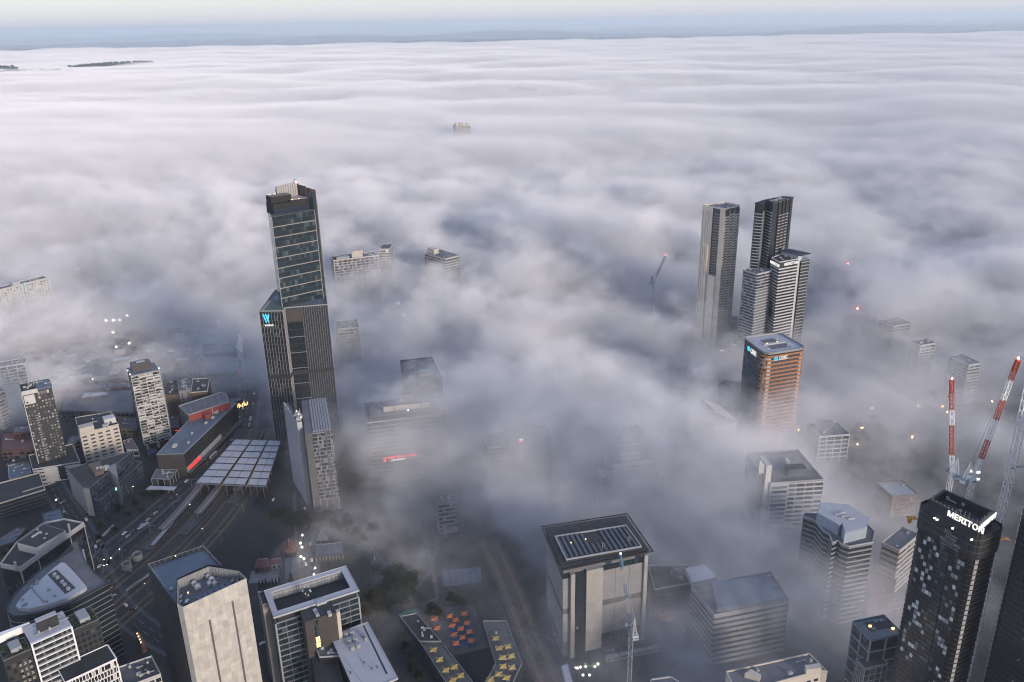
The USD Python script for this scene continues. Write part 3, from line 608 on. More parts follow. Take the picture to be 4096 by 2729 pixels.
b.core(M['mesh_screen']); b.roof(M['roof_grey'], 0); b.parapet(M['steel_grey'], .5, .8, .1)
b.part('red_wall', b.ebox(Acc(), 1, .5, b.edge(1)[3], HW + .3, HR - .2, 0, .5), M['red_wall'])
L = b.edge(1)[3]; b.part('wall_duct', b.ebox(Acc(), 1, L * .55, L * .57, HW, HR, .5, .9), M['unit_grey']); b.part('roof_house', b.ebox(Acc(), 1, L * .30, L * .46, HW, HW + 5, .6, 8), M['red_wall'])
for k in range(6): b.part('roof_seam', Acc().bar([*(b.pts[0] * (1 - k / 6) + b.pts[4] * k / 6 + [3, 0]), HR + .3], [*(b.pts[1] * (1 - k / 6) + b.pts[2] * k / 6 - [3, 0]), HR + .3], .25, .15), M['steel_grey'])
# brick offices behind
def low_office(lab, z, pts, h, wall, cols, rows, rf='roof_dark', seed=1, gl='glass_dark', n_un=5, name='office_block', pane_gap=.9, pm=None):
    b = Bld(name, lab, at2(z, pts, h), h); b.core(M[wall])
    for i in b.visible():
        Li = b.edge(i)[3]; c = max(2, round(cols * Li / b.edge(0)[3]))
        b.panes(M[gl], i, c, rows, 1, h - 1.2, pane_gap, 1.6, .1)
    b.roof(M[rf], .3); b.parapet(M[pm or wall], .5, 1.0, .1); b.units(M['unit_grey'], seed, n_un); return b
low_office('tan brick office wing with small square windows behind the balcony tower', 'P', [(620, 330), (850, 315), (830, 90), (640, 130)], 26, 'tan_brick', 16, 4, seed=2)
low_office('greenish blank stair block between the two tan brick wings', 'P', [(842, 262), (1026, 238), (1000, 60), (825, 100)], 31, 'conc_grey', 2, 3, 'roof_grey', 5, n_un=14, pane_gap=5)
low_office('tan brick office with a sunken black roof court and pale coping', 'P', [(1032, 285), (1292, 262), (1332, 58), (1062, 70)], 29, 'tan_brick', 15, 3, seed=6, pm='cream_wall')

# ------------------------------------------------------------------ blue glass low-rise with terraces
HG = height_over(('B', 820, 1045), ('B', 860, 1300))
b = Bld('glass_lowrise', 'blue gridded glass low-rise with a black roof and a concrete end wall', at2('B', [(615, 868), (765, 1042), (820, 1047), (1000, 897), (970, 858), (1065, 828), (1222, 700)], HG), HG)
b.core(M['dark_clad'], inset=.1)
for i in b.visible():
    L = b.edge(i)[3]
    if i in (0, 1): b.part('end_wall', b.ebox(Acc(), i, 0, L, 0, HG, -.2, .25), M['conc_grey'])
    else:
        n = max(1, round(L / 2.1)); b.panes(M['glass_blue'], i, n, 7, .5, HG, .18, .3, .12)
        b.fins(M['roof_blue'], i, n, .5, HG, .1, .2, 'mullion'); b.ebands(M['roof_blue'], [i], [.5 + k * (HG - .5) / 7 for k in range(8)], .14, .17, 'transom')
b.roof(M['roof_dark'], .2); b.parapet(M['roof_blue'], .3, .7, .1)
p = at2('B', [(815, 850), (880, 935), (960, 905), (930, 820)], HG); b.part('plant_room', Acc().prism(p, HG, HG + 3.2), M['tan_brick'])
q = at('B', 930, 860, HG + 3)
for dx, dy, r in ((0, 0, 1.1), (3, 2, 1.3), (-3, -1, .9)): b.part('roof_unit', Acc().cyl(q[0] + dx, q[1] + dy, HG, HG + 4.6, r).box(q[0] + dx - 1.6, q[0] + dx + 1.6, q[1] + dy + 1, q[1] + dy + 2.6, HG, HG + 4), M['unit_pale'])
q = at('B', 1045, 890, HG); b.rbox  # noqa
b.part('stair_tower', Acc().prism(at2('B', [(970, 858), (1065, 828), (1085, 965), (1070, 975)], HG)[:3], 0, HG + 1.5), M['conc_grey'])
HT = HG * .62
t = Bld('glass_terrace', 'lower glass front with a roof terrace below the blue glass low-rise', at2('B', [(862, 1152), (925, 1157), (1300, 802), (1238, 790), (1085, 965), (985, 1040)], HT), HT)
t.core(M['dark_clad'], inset=.1)
for i in t.visible():
    L = t.edge(i)[3]; n = max(1, round(L / 2.1)); t.panes(M['glass_blue'], i, n, 4, .3, HT, .18, .3, .12); t.fins(M['roof_blue'], i, n, .3, HT, .1, .2, 'mullion')
    t.ebands(M['roof_blue'], [i], [.3 + k * (HT - .3) / 4 for k in range(5)], .14, .17, 'transom')
t.roof(M['roof_dark'], .3); t.parapet(M['roof_blue'], .25, .5, .1)
t.part('lit_window', t.ebox(Acc(), 1, t.edge(1)[3] * .33, t.edge(1)[3] * .37, HT - 3.5, HT - .8, .13, .2), M['lit_green']); t.part('lit_window', t.ebox(Acc(), 1, t.edge(1)[3] * .38, t.edge(1)[3] * .42, 3, 5, .13, .2), M['lit_warm'])
# car park on the left edge and the low roofs around it
HC = 13.0
b = Bld('car_park', 'long open-sided car park with pale parapets at the left edge', at2('B', [(-20, 1195), (418, 1060), (362, 905), (-20, 1005)], HC), HC)
b.core(M['black_steel'], inset=.8)
for i in b.visible(): b.ebands(M['conc_dark'], [i], [.2, 3.1, 6.2, 9.3], 1.0, .0, 'deck_edge', inn=.9)
b.roof(M['roof_dark'], .2); b.parapet(M['cream_wall'], .5, 1.1, .05); b.rbox('deck_rail', 20, 45, 8, 8.3, HC, HC + 1.4, M['steel_grey'])

# ------------------------------------------------------------------ station: canopy of white panels, platforms, pavilion
HS = 11.0
tl, tr, br_, bl = (np.array(at('V', *p, HS)[:2]) for p in ((541, 1010), (646, 1013), (611, 1118), (449, 1111)))
c0 = (tl + tr + br_ + bl) / 4
t = Thing('station_canopy', 'station roof of white rectangular panels in a slanting grid', 'station roof', (*c0, 0), None)
def cp(s, r): return (tl * (1 - s) + tr * s) * (1 - r) + (bl * (1 - s) + br_ * s) * r
for gi, (s0, s1) in enumerate(((0, .345), (.385, .70), (.735, 1.0))):
    for r in range(7):
        for k in range(2):
            sa, sb = s0 + (s1 - s0) * k / 2 + .004, s0 + (s1 - s0) * (k + 1) / 2 - .004; ra, rb = r / 7 + .012, (r + 1) / 7 - .022
            t.part('panel', Acc().prism(sg.Polygon([cp(sa, ra), cp(sa, rb), cp(sb, rb), cp(sb, ra)]), HS + .02 * k + .03 * (r % 2), HS + .35 + .02 * k + .03 * (r % 2)), M['roof_white'])
    for r in range(8):
        q0, q1 = cp(s0, max(0, r / 7 - .005)), cp(s1, max(0, r / 7 - .005)); t.part('beam', Acc().bar([*q0, HS - .4], [*q1, HS - .4], 1.3, .7), M['roof_blue'])
        for k in range(3):
            q = cp(s0 + (s1 - s0) * (.15 + .35 * k), r / 7); t.part('column', Acc().cyl(*q, 0, HS - .5, .3, n=8), M['conc_dark'])
for s in (.365, .718): t.part('gutter_light', Acc().bar([*cp(s, 0), 9.8], [*cp(s, 1.0), 9.8], 1.1, .2), mat('gold_strip', (.42, .27, .09), .4, .2, .3, .4))
for k, o in enumerate((-20.5, -3, 14.5)):
    pp = [tuple(RP[i] + RN[i] * o) for i in range(len(RP)) if i < len(RP) * (.62, .55, .42)[k]]
    a_, _, _ = strip(pp, 8.5, .05, 1.1); single('station_platform', a_, M['pavement'], kind='structure')
    pp2 = [tuple(RP[i] + RN[i] * o) for i in range(len(RP)) if len(RP) * .22 < i < len(RP) * (.55, .48, .36)[k]]
    tt = Thing('platform_roof', ('pinkish grey platform roof furthest left, running from the white station panels', 'pinkish grey platform roof in the middle of the railway below the station panels', 'shortest platform roof, furthest right below the station panels')[k], 'platform roof', (*pp2[0], 0), 'platform roofs')
    a_, P2, N2 = strip(pp2, 7.0, 4.6, 4.9); tt.part('roof', a_, mat('pink_roof', (.15, .12, .12), .7, .2, .2))
    a_, _, _ = strip([tuple(P2[i] + N2[i] * 1) for i in range(len(P2))], .8, 4.9, 5.2); tt.part('ridge', a_, M['unit_grey'])
    for i in range(1, len(P2), 2): tt.part('post', Acc().cyl(*P2[i], 1.1, 4.6, .2, n=6), M['steel_grey'])
b = Bld('station_pavilion', 'small flat-roofed grey pavilion between the tracks and the brown shopping wedge', at2('B', [(1392, 955), (1562, 962), (1632, 875), (1440, 868)], 9), 9)
b.core(M['dark_clad'], inset=.4); b.roof(M['roof_grey'], 0); b.parapet(M['steel_grey'], .5, .5, .1); b.units(M['unit_pale'], 2, 8, 9, 2.2)
for i in b.visible(): b.panes(M['glass_dark'], i, max(2, round(b.edge(i)[3] / 6)), 1, .6, 8.2, .5, .4, -.1); b.fins(M['steel_grey'], i, max(2, round(b.edge(i)[3] / 6)), 0, 9, .5, .2, 'post')
b = Bld('covered_walk', 'low ribbed white canopy in front of the small grey pavilion', at2('B', [(1340, 1052), (1600, 1058), (1625, 1028), (1380, 1018)], 5), 5, 4.6)
b.core(M['roof_white'], 'roof')
for k in range(6): p = b.loc2(2 + k * (b.edge(0)[3] - 4) / 5, 2); b.part('post', Acc().cyl(*p, 0, 4.6, .18, n=6), M['steel_grey'])

# ------------------------------------------------------------------ lower left corner
HX = height_over(('C', 770, 110), ('C', 860, 535))
b = Bld('office_block', 'stepped white and black office block with flat dark roofs at the lower left', at2('C', [(190, 525), (345, 410), (640, 205), (770, 110), (590, 75), (400, 115), (155, 290), (5, 490)], HX), HX)
b.core(M['dark_clad']); b.roof(M['roof_dark'], .3)
b.parapet(M['white_paint'], .6, 1.3, .2)
for i in b.visible():
    L = b.edge(i)[3]
    b.panes(M['glass_dark'], i, max(2, round(L / 3)), 10, 2, HX - 3, .3, 1.0, .1)
    b.part('edge_strip', b.ebox(Acc(), i, L - .5, L + .1, 0, HX + 1.25, -.2, .35), M['white_paint'])
    b.part('top_band', b.ebox(Acc(), i, 0, L, HX - 2.2, HX - .05, -.2, .3), M['white_paint'])
q = at2('C', [(335, 335), (605, 175), (400, 115), (155, 290)], HX + 6); b.part('upper_block', Acc().prism(q, HX, HX + 6), M['white_paint']); b.part('upper_roof', Acc().prism(off(sg.Polygon(q), -.5), HX + 6, HX + 6.25), M['roof_dark'])
b.part('roof_strip', Acc().prism(at2('C', [(285, 232), (298, 240), (382, 185), (368, 178)], HX + 6.4), HX + 6.25, HX + 6.7), M['white_paint'])
for x, y in ((378, 200), (430, 210), (412, 250), (630, 125), (138, 473), (345, 170)):
    p = at('C', x, y, HX + 6); b.part('roof_unit', Acc().cyl(p[0], p[1], HX, HX + 7, .8), M['unit_pale'])
HV = 56.0
rim = [(1000, 660), (830, 752), (640, 850), (520, 890), (400, 928), (300, 950), (200, 966), (130, 968), (85, 945), (62, 900), (80, 850), (130, 770), (200, 692), (300, 600), (400, 522), (565, 418), (745, 302), (765, 420), (860, 560)]
b = Bld('curved_office', 'teardrop-plan glass office with a smooth white roof and pale sunshade ledges', at2('C', rim, HV), HV)
b.core(M['dark_clad'], inset=.2)
for i in b.visible():
    L = b.edge(i)[3]; b.panes(M['glass_teal'], i, max(1, round(L / 2.2)), 14, 1, HV - 1, .18, .5, .1)
    for k in range(14): b.part('ledge', b.ebox(Acc(), i, -.1, L + (2.2 if i in (0,) else .1), HV - 4.2 - k * 3.85, HV - 3.9 - k * 3.85, 0, 1.1 if i < 3 else .5), M['fin_pale'] if i < 3 else M['conc_grey'])
for k in range(14):
    b.part('sunshade', b.ebox(Acc(), 0, -4.2, b.edge(0)[3] * .35, HV - 6.2 - k * 3.85, HV - 5.85 - k * 3.85, .6, 1.3), M['fin_pale'])
b.roof(M['roof_grey'], 1.2); b.parapet(M['glass_teal'], .3, 1.0, .0, 'roof_screen')
for k in range(9):
    q = np.array(at('C', 745 - 22 * k, 305 + 14 * k, HV)[:2]); b.part('screen_panel', Acc().obox(q, [.86, .5], [-.5, .86], -1.4, 1.4, -.1, .1, HV, HV + 5.5 - .5 * k), M['glass_teal'])
inner = [(795, 688), (770, 712), (640, 782), (500, 832), (400, 862), (270, 890), (175, 885), (145, 862), (200, 782), (300, 690), (400, 602), (500, 512), (565, 465), (600, 472), (700, 575)]
q = at2('C', inner, HV + 2.6); b.part('roof_deck', Acc().prism(q, HV - 1, HV + 2.6), M['roof_white'])
q = at2('C', [(600, 757), (695, 700), (522, 532), (436, 580)], HV + 2.7); b.part('plant_well', Acc().prism(q, HV + 2.6, HV + 2.75), M['black_steel'])
for x, y in ((503, 580), (530, 607), (572, 648), (595, 673), (627, 708)):
    p = at('C', x, y, HV + 3.4); b.part('cooling_fan', Acc().cyl(p[0], p[1], HV + 2.7, HV + 4.4, 1.25, 1.1, 16).cyl(p[0], p[1], HV + 4.4, HV + 4.45, .9, .9, 16), M['unit_pale'])
q = at2('C', [(270, 690), (285, 685), (415, 830), (400, 840)], HV + 2.7); b.part('roof_channel', Acc().prism(q, HV + 2.6, HV + 2.8), M['conc_grey'])
for x, y in ((335, 660), (293, 688), (345, 640), (448, 718), (500, 775), (425, 825), (205, 810), (235, 848), (215, 862)):
    p = at('C', x, y, HV + 3); b.part('roof_unit', Acc().box(p[0] - .8, p[0] + .8, p[1] - .5, p[1] + .5, HV + 2.6, HV + 3.7), M['unit_grey'])
# white framed block with its planted wings
HF = 84.0
b = Bld('framed_block', 'dark block wearing a broad white frame of storey beams, at the bottom left', rect('Q', (545, 785), (1295, 460), (1140, 195), HF), HF)
b.core(M['dark_clad'], inset=.2); L = b.edge(0)[3]
b.panes(M['glass_dark'], 0, 8, 22, 4, HF - 1, .25, .7, -.05)
for k in range(23): b.part('beam', b.ebox(Acc(), 0, .75, L - .75, HF - .5 - k * 3.62, HF - k * 3.62, .1, 1.5), M['white_bright'])
for u0 in (0, L - .75): b.part('frame_post', b.ebox(Acc(), 0, u0, u0 + .75, 0, HF + .1, -.1, 1.55), M['white_bright'])
rg = R_(3)
for k in range(26):
    c, r = rg.random(), rg.randrange(12); b.part('balcony_item', b.ebox(Acc(), 0, 1 + c * (L - 3), 1.8 + c * (L - 3), HF - 3.6 - r * 3.62, HF - 3.2 - r * 3.62, .4, 1.0), M['unit_pale'])
for c in (.22, .5, .72, .84): b.part('inner_pier', b.ebox(Acc(), 0, L * c, L * c + 1.0, 4, HF - .6, -.1, .2), M['conc_dark'])
b.roof(M['roof_white'], 0); b.rbox('plant_room', L * .28, L * .78, 5.5, 9, HF, HF + 6.5, M['dark_clad']); b.rbox('plant_roof', L * .28, L * .78, 5.4, 9.1, HF + 6.5, HF + 6.8, M['roof_white'])
b.units(M['unit_grey'], 12, 7, HF, 2.0)
a, u, n, _ = b.edge(0)
def wing(lab, s0, s1, t0, t1, h, seed):
    w = Bld('planted_wing', lab, [a + u * s0 - n * t0, a + u * s1 - n * t0, a + u * s1 - n * t1, a + u * s0 - n * t1], h)
    w.core(M['dark_clad']); Lw = w.edge(0)[3]; w.panes(M['glass_dark'], 0, 5, 20, 3, h - 3, 1.0, 1.4, .08)
    for k in range(21): w.part('floor_edge', w.ebox(Acc(), 0, 0, Lw, h - 2.6 - k * 3.62, h - 2.3 - k * 3.62, 0, .5), M['brown_clad'])
    w.roof(M['roof_dark'], .4); w.parapet(M['conc_dark'], .5, .8, .05); w.rbox('roof_house', Lw * .35, Lw * .75, 3, t1 - t0 - 2, h, h + 2.8, M['unit_grey'])
    r = np.random.default_rng(seed); ico = trimesh.creation.icosphere(1); acc = Acc()
    for k in range(120):
        s, t_ = r.uniform(.6, Lw - .6), r.uniform(.4, t1 - t0 - .5)
        if .3 * Lw < s < .8 * Lw and 2.4 < t_ < t1 - t0 - 1.6: continue
        q = w.loc2(s, t_); rr = r.uniform(.35, .85); acc.add(ico.vertices * (1 + r.normal(0, .2, (len(ico.vertices), 1))) * rr + [*q, h + rr * .6], ico.faces)
    w.part('roof_planting', acc, M['planting'], kind='stuff'); return w
w = wing('dark left wing of the white framed block, its roof edged with shrubs', -13, -.3, 1.5, 14, HF - 5, 5)
for k in range(12):
    u0 = 6 + (k % 3) * 2.2; w.part('curtained_window', w.ebox(Acc(), 0, u0, u0 + 1.2, HF - 12 - (k // 3) * 3.62, HF - 10.6 - (k // 3) * 3.62, .1, .16), M['cream_wall'])
wing('dark right wing of the white framed block, with a low hut among shrubs', L + .3, L + 13.5, 1.5, 16, HF - 5, 6)
w = Bld('white_slab', 'thin white-edged slab roof behind the left planted wing', at2('Q', [(-60, 690), (125, 600), (545, 420), (520, 400), (-60, 610)], HF), HF, HF - 4); w.core(M['white_bright'], 'roof')
HL = 62.0
b = Bld('grid_block', 'lower block faced with a white grid of upright openings, below the framed block', rect('Q', (1180, 1500), (2098, 1072), (1938, 822), HL), HL)
b.core(M['dark_clad'], inset=.2)
for i in (0, 1):
    L = b.edge(i)[3]; nc = 16 if i == 0 else 8
    b.panes(M['glass_few'], i, nc, 14, 4, HL - .5, .35, .5, -.05)
    for k in range(15): b.part('beam', b.ebox(Acc(), i, 0, L, HL - .35 - k * 3.9, HL - k * 3.9, -.1, .75), M['white_bright'])
    for r in range(14):
        for c in range(nc + 1):
            if (r * 31 + c * 7) % 13 == 0: continue
            o = (r % 2) * .4 * L / nc; x = min(max(c * L / nc + o, .15), L - .15)
            b.part('mullion', b.ebox(Acc(), i, x - .14, x + .14, HL - 3.9 - r * 3.9, HL - .35 - r * 3.9, -.1, .7), M['white_bright'])
b.roof(M['roof_dark'], .4); b.parapet(M['white_bright'], .4, .5, .3)
b = Bld('low_building', 'small white-edged flat roof with plant at the bottom edge, left of the concrete tower', at2('C', [(1240, 1590), (1480, 1500), (1395, 1335), (1085, 1440), (1110, 1590)], 30), 30)
b.core(M['white_paint']); b.roof(M['roof_grey'], 0); b.parapet(M['white_paint'], .4, 1.0, .1); b.units(M['unit_pale'], 4, 9, 30, 2.4)
b.part('roof_deck', Acc().prism(at2('C', [(1290, 1420), (1400, 1375), (1440, 1460), (1330, 1500)], 30.4), 30, 30.6), M['roof_dark'])
for i in b.visible(): b.panes(M['glass_dark'], i, 4, 7, 2, 29, .8, 1.2, .08)

# ------------------------------------------------------------------ bare concrete tower
HK = 95.0
pts = at2('C', [(1680, 880), (2265, 612), (2200, 547), (1920, 502), (1630, 627), (1626, 848)], HK)
b = Bld('concrete_tower', 'tall bare concrete tower with two long black slots in its sunlit face', pts, HK)
b.core(M['conc_dark'], inset=.3, z1=HK - 6)
L = b.edge(0)[3]; cols = 13; rows = 19; slots = {4: 15.2, 9: 17.0}; rg = R_(2)
for r in range(rows):
    for c in range(cols):
        if c in slots and r < slots[c]: 
            for s0, s1 in ((0, .30), (.70, 1)): b.part('panel', b.ebox(Acc(), 0, (c + s0) * L / cols + .02, (c + s1) * L / cols - .02, r * 5 + .02, r * 5 + 4.98, -.3, .0), M['conc_panel'])
            continue
        o = .6 * ((r // 2) % 2) if 0 < c < cols - 1 and c not in (3, 4, 5, 8, 9, 10) else 0
        b.part('panel', b.ebox(Acc(), 0, c * L / cols + .02, (c + 1) * L / cols - .02, r * 5 + .02, r * 5 + 4.98, -.3, .01 * rg.randrange(3)), M['conc_panel'])
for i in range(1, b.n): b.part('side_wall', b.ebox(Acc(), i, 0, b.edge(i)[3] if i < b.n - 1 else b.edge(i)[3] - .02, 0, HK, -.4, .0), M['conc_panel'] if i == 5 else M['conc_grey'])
for i in (2, 3, 1):
    for k in range(int(b.edge(i)[3] / 1.8)): b.part('screen_rib', b.ebox(Acc(), i, k * 1.8 + .1, k * 1.8 + .3, HK - 6, HK, -.75, -.42), M['conc_grey'])
b.part('roof', Acc().prism(off(b.poly, -.45), HK - 6, HK - 5.7), M['roof_grey'])
for x, y, s in ((1785, 640, 2.4), (1815, 670, 2.6), (1915, 575, 2.2), (1945, 600, 2.4), (1975, 640, 2.0), (1925, 640, 1.8)):
    p = at('C', x, y + 30, HK - 5); o_ = Acc().obox(p, b.edge(0)[1], -b.edge(0)[2], -s * .6, s * .6, -s * .5, s * .5, HK - 5.7, HK - 3.4)
    o_.cyl(p[0], p[1], HK - 3.4, HK - 2.8, s * .45, s * .4, 14); b.part('cooling_unit', o_, M['unit_pale'])
for k in range(14):
    p = at('C', 1800 + rg.randrange(200), 640 + rg.randrange(90), HK - 5); b.part('pipe', Acc().bar([p[0], p[1], HK - 4.5], [p[0] + rg.uniform(-4, 4), p[1] + rg.uniform(-3, 3), HK - 4.4], .2), M['unit_grey'])
for k in range(6):
    q = at2('C', [(1800 + 52 * k, 790 - 27 * k), (1842 + 52 * k, 768 - 27 * k), (1872 + 52 * k, 798 - 27 * k), (1830 + 52 * k, 822 - 27 * k)], HK - 4.8); b.part('roof_panel', Acc().prism(q, HK - 5.6, HK - 4.8), M['roof_blue'])
for x, y in ((1660, 790), (1720, 830), (1655, 840), (2140, 640), (2185, 630)):
    p = at('C', x, y, HK - 5); b.part('roof_unit', Acc().box(p[0] - .8, p[0] + .8, p[1] - 1.6, p[1] + 1.6, HK - 5.7, HK - 4.2), M['metal_bright'])
p = at('C', 1730, 745, HK - 5); b.part('roof_lamp', Acc().cyl(p[0], p[1], HK - 5.4, HK - 4.6, .35), M['lit_warm'])
w = Bld('tower_annex', 'blue-grey flat roof behind the concrete tower, ringed by a thin rail on posts', at2('C', [(1622, 860), (1634, 632), (1918, 506), (2040, 515), (1880, 345), (1365, 517), (1520, 735)], 86), 86)
w.core(M['dark_clad']); w.roof(M['roof_blue'], 0); w.parapet(M['dark_clad'], .5, 1.3, .1)
for i in (4, 5, 3):
    Lw = w.edge(i)[3]
    for k in range(int(Lw / 3.2) + 1): w.part('rail_post', w.ebox(Acc(), i, min(k * 3.2, Lw - .15), min(k * 3.2, Lw - .15) + .15, 86, 89, -.6, -.4), M['steel_grey'])
    w.part('rail', w.ebox(Acc(), i, 0, Lw, 88.8, 89, -.62, -.42), M['steel_grey'])
w.rbox('roof_hatch', 14, 17, 2, 4, 86, 87, M['unit_grey'])

# ------------------------------------------------------------------ building with the broad pale roof frame
HE = 64.0
out = at2('E', [(450, 972), (1230, 722), (1110, 500), (360, 730)], HE); inn = at2('E', [(482, 912), (1152, 697), (1072, 545), (422, 742)], HE)
b = Bld('framed_roof_office', 'green glass office under a broad pale roof frame round a sunken black roof', out, HE)
body = off(b.poly, -1.2); b.part('wall', Acc().prism(body, 0, HE - 6), M['dark_clad'])
b.part('upper_wall', Acc().prism(off(b.poly, -2.0).difference(sg.Polygon(inn)), HE - 6, HE - .8), M['dark_clad'])
b.part('roof_frame', Acc().prism(b.poly.difference(sg.Polygon(inn)), HE - .8, HE), M['roof_white']); b.part('roof', Acc().prism(off(sg.Polygon(inn), .5), HE - 6, HE - 5.8), M['roof_dark'])
b.part('frame_edge', Acc().prism(off(b.poly, .25).difference(b.poly), HE - .9, HE + .35), M['unit_pale'])
q0, q1 = np.array(inn[3]), np.array(inn[2]); uu = (q1 - q0) / np.linalg.norm(q1 - q0); nn = np.array([uu[1], -uu[0]]); Li = np.linalg.norm(q1 - q0)
for k in range(20):
    for r in range(2): b.part('screen_panel', Acc().obox(q0, uu, nn, k * Li / 20 + .1, (k + 1) * Li / 20 - .1, .1, .3, HE - 5.6 + r * 2.4, HE - 3.4 + r * 2.4), M['unit_grey'])
for k in range(6): b.part('screen_post', Acc().obox(q0, uu, nn, k * Li / 5 - .2, k * Li / 5 + .2, .3, .6, HE - 5.7, HE - .9), M['unit_pale'])
for i in (0, 1, 3):
    L = b.edge(i)[3]; n = round(L / 3.2)
    b.panes(M['glass_teal'], i, n, 14, 4, HE - 5, .3, .9, -1.05)
    for k in range(15): b.part('ledge', b.ebox(Acc(), i, 1.2 if i else 0.6, L - .6, HE - 5.2 - k * 3.95, HE - 4.8 - k * 3.95, -1.25, .1 if i != 3 else -.6), M['steel_grey'])
    b.fins(M['unit_grey'], i, n // 2, 2, HE - 5, .16, -.85, 'mullion')
p = at('E', 755, 770, HE); bb = Acc()
for dx in (-1.6, 1.6):
    for dy in (-1.2, 1.2): bb.bar([p[0] + dx, p[1] + dy, HE - 5.8], [p[0] + dx, p[1] + dy, HE + 4], .2)
for z in (HE - 1, HE + 2, HE + 4): bb.box(p[0] - 1.8, p[0] + 1.8, p[1] - 1.4, p[1] + 1.4, z, z + .15)
b.part('antenna_frame', bb, M['black_steel'])
for dx, dy, z in ((-2, -1, 3.5), (2.2, -1, 4), (2.4, 0, 2.5), (-1.5, 1.2, 4.6), (.8, 1.4, 5.2), (-.4, -1.6, 2), (1.2, -1.6, 1), (-2, .8, 1.2)):
    b.part('antenna_dish', Acc().cyl(p[0] + dx, p[1] + dy, HE + z, HE + z + .9, .42, .42, 10), M['white_paint'])
c = Bld('brown_core', 'brown stair and lift block with a glazed slot, in front of the pale roof frame', at2('E', [(735, 1022), (1025, 930), (950, 787), (680, 880)], HE - 1), HE - 1)
c.core(M['brown_clad']); c.roof(M['roof_dark'], 0); c.parapet(M['brown_clad'], .3, .5, .05); L = c.edge(0)[3]
for k in range(9): c.part('wall_panel', c.ebox(Acc(), 0, L * .42 + k * L * .063, L * .42 + (k + 1) * L * .063 - .08, 1, HE - 1.2, 0, .12), M['brown_clad'])
for k in range(14):
    z = HE - 5 - k * 3.9; mm = M['lit_warm'] if k in (3, 4) else M['glass_teal']
    for j in range(2): c.part('stair_window', c.ebox(Acc(), 0, L * (.27 + .07 * j), L * (.27 + .07 * j) + L * .06, z, z + 3.4, 0, .1), mm)
c.part('side_pier', c.ebox(Acc(), 1, .4, 3.2, 0, HE - 1.5, 0, 2.2), M['cream_wall'])
q = at2('E', [(845, 860), (935, 830), (915, 795), (835, 822)], HE); c.part('skylight', Acc().prism(q, HE - 1, HE + .6), M['unit_pale'])
for x, y, mm in ((830, 915, 'metal_bright'), (960, 935, 'unit_pale'), (845, 940, 'unit_grey')):
    p = at('E', x, y, HE); c.part('roof_unit', Acc().obox(p, c.edge(0)[1], -c.edge(0)[2], -1, 1, -1.8, 1.8, HE - 1, HE + .6), M[mm])
s = Bld('stair_tower', 'slim beige stair tower at the left end of the pale roof frame', at2('E', [(345, 868), (405, 850), (372, 740), (302, 745)], HE - 2), HE - 2)
s.core(M['conc_light']); s.roof(M['roof_dark'], .4); s.parapet(M['conc_grey'], .4, 1.0, .05)
HJ = 44.0
b = Bld('white_roof_block', 'broad smooth white roof with clusters of round fans, at the bottom centre', at2('E', [(1215, 1690), (1585, 1530), (1310, 1018), (975, 1145)], HJ), HJ)
b.core(M['dark_clad'], inset=1.2, z1=HJ - 1); b.part('roof', Acc().prism(b.poly, HJ - .9, HJ), M['roof_white']); b.part('roof_edge', Acc().prism(off(b.poly, .3).difference(off(b.poly, -.1)), HJ - 1, HJ + .3), M['unit_pale'])
for i in b.visible():
    L = b.edge(i)[3]; n = round(L / 3); b.panes(M['glass_teal'], i, n, 9, 3, HJ - 2, .3, .8, -1.05); b.ebands(M['steel_grey'], [i], [3 + 4.3 * k for k in range(9)], .3, -.6, 'ledge', 1.2, 1.3)
for x, y in ((1110, 1125), (1160, 1108), (1140, 1185), (1192, 1168), (1170, 1250), (1222, 1230), (1275, 1140), (1293, 1168)):
    p = at('E', x, y, HJ + 1); r = 1.5 if x < 1250 else .9; b.part('roof_fan', Acc().cyl(p[0], p[1], HJ, HJ + 1.4, r * 1.1, r * 1.1, 16).cyl(p[0], p[1], HJ + 1.4, HJ + 2.2, r, r, 16).cyl(p[0], p[1], HJ + 2.2, HJ + 2.24, r * .85, r * .85, 16), M['unit_grey'])
b.part('roof_gutter', Acc().prism(at2('E', [(1480, 1495), (1496, 1488), (1280, 1045), (1268, 1050)], HJ), HJ, HJ + .12), M['dark_clad'])
for q in (((1085, 1330), (1310, 1640)), ((1215, 1290), (1300, 1470))):
    b.part('roof_seam', Acc().bar(at('E', *q[0], HJ + .05), at('E', *q[1], HJ + .05), .25, .1), M['unit_grey'])
for x, y in ((1350, 1450), (1400, 1435), (1280, 1395), (1155, 1490)): p = at('E', x, y, HJ); b.part('vent_pipe', Acc().cyl(p[0], p[1], HJ, HJ + 1.6, .3), M['brown_clad'])
c = Bld('plant_terrace', 'grey plant terrace with ducts between the brown core and the white roof', at2('E', [(870, 1345), (1062, 1335), (968, 1150), (812, 1195)], 41), 41)
c.core(M['dark_clad']); c.roof(M['roof_grey'], .5); c.parapet(M['unit_pale'], .4, 1.0, .1); c.units(M['unit_pale'], 31, 8, 40.6, 2.2)
c = Bld('dark_annex', 'dark low annex at the bottom edge below the plant terrace', at2('E', [(880, 1640), (1110, 1640), (1010, 1300), (800, 1355)], 37), 37); c.core(M['brown_clad']); c.roof(M['roof_dark'], .3); c.parapet(M['dark_clad'], .4, .8, .1)
c.part('lit_window', c.ebox(Acc(), 0, 5, 7, 30, 33, .0, .1), M['lit_warm'])

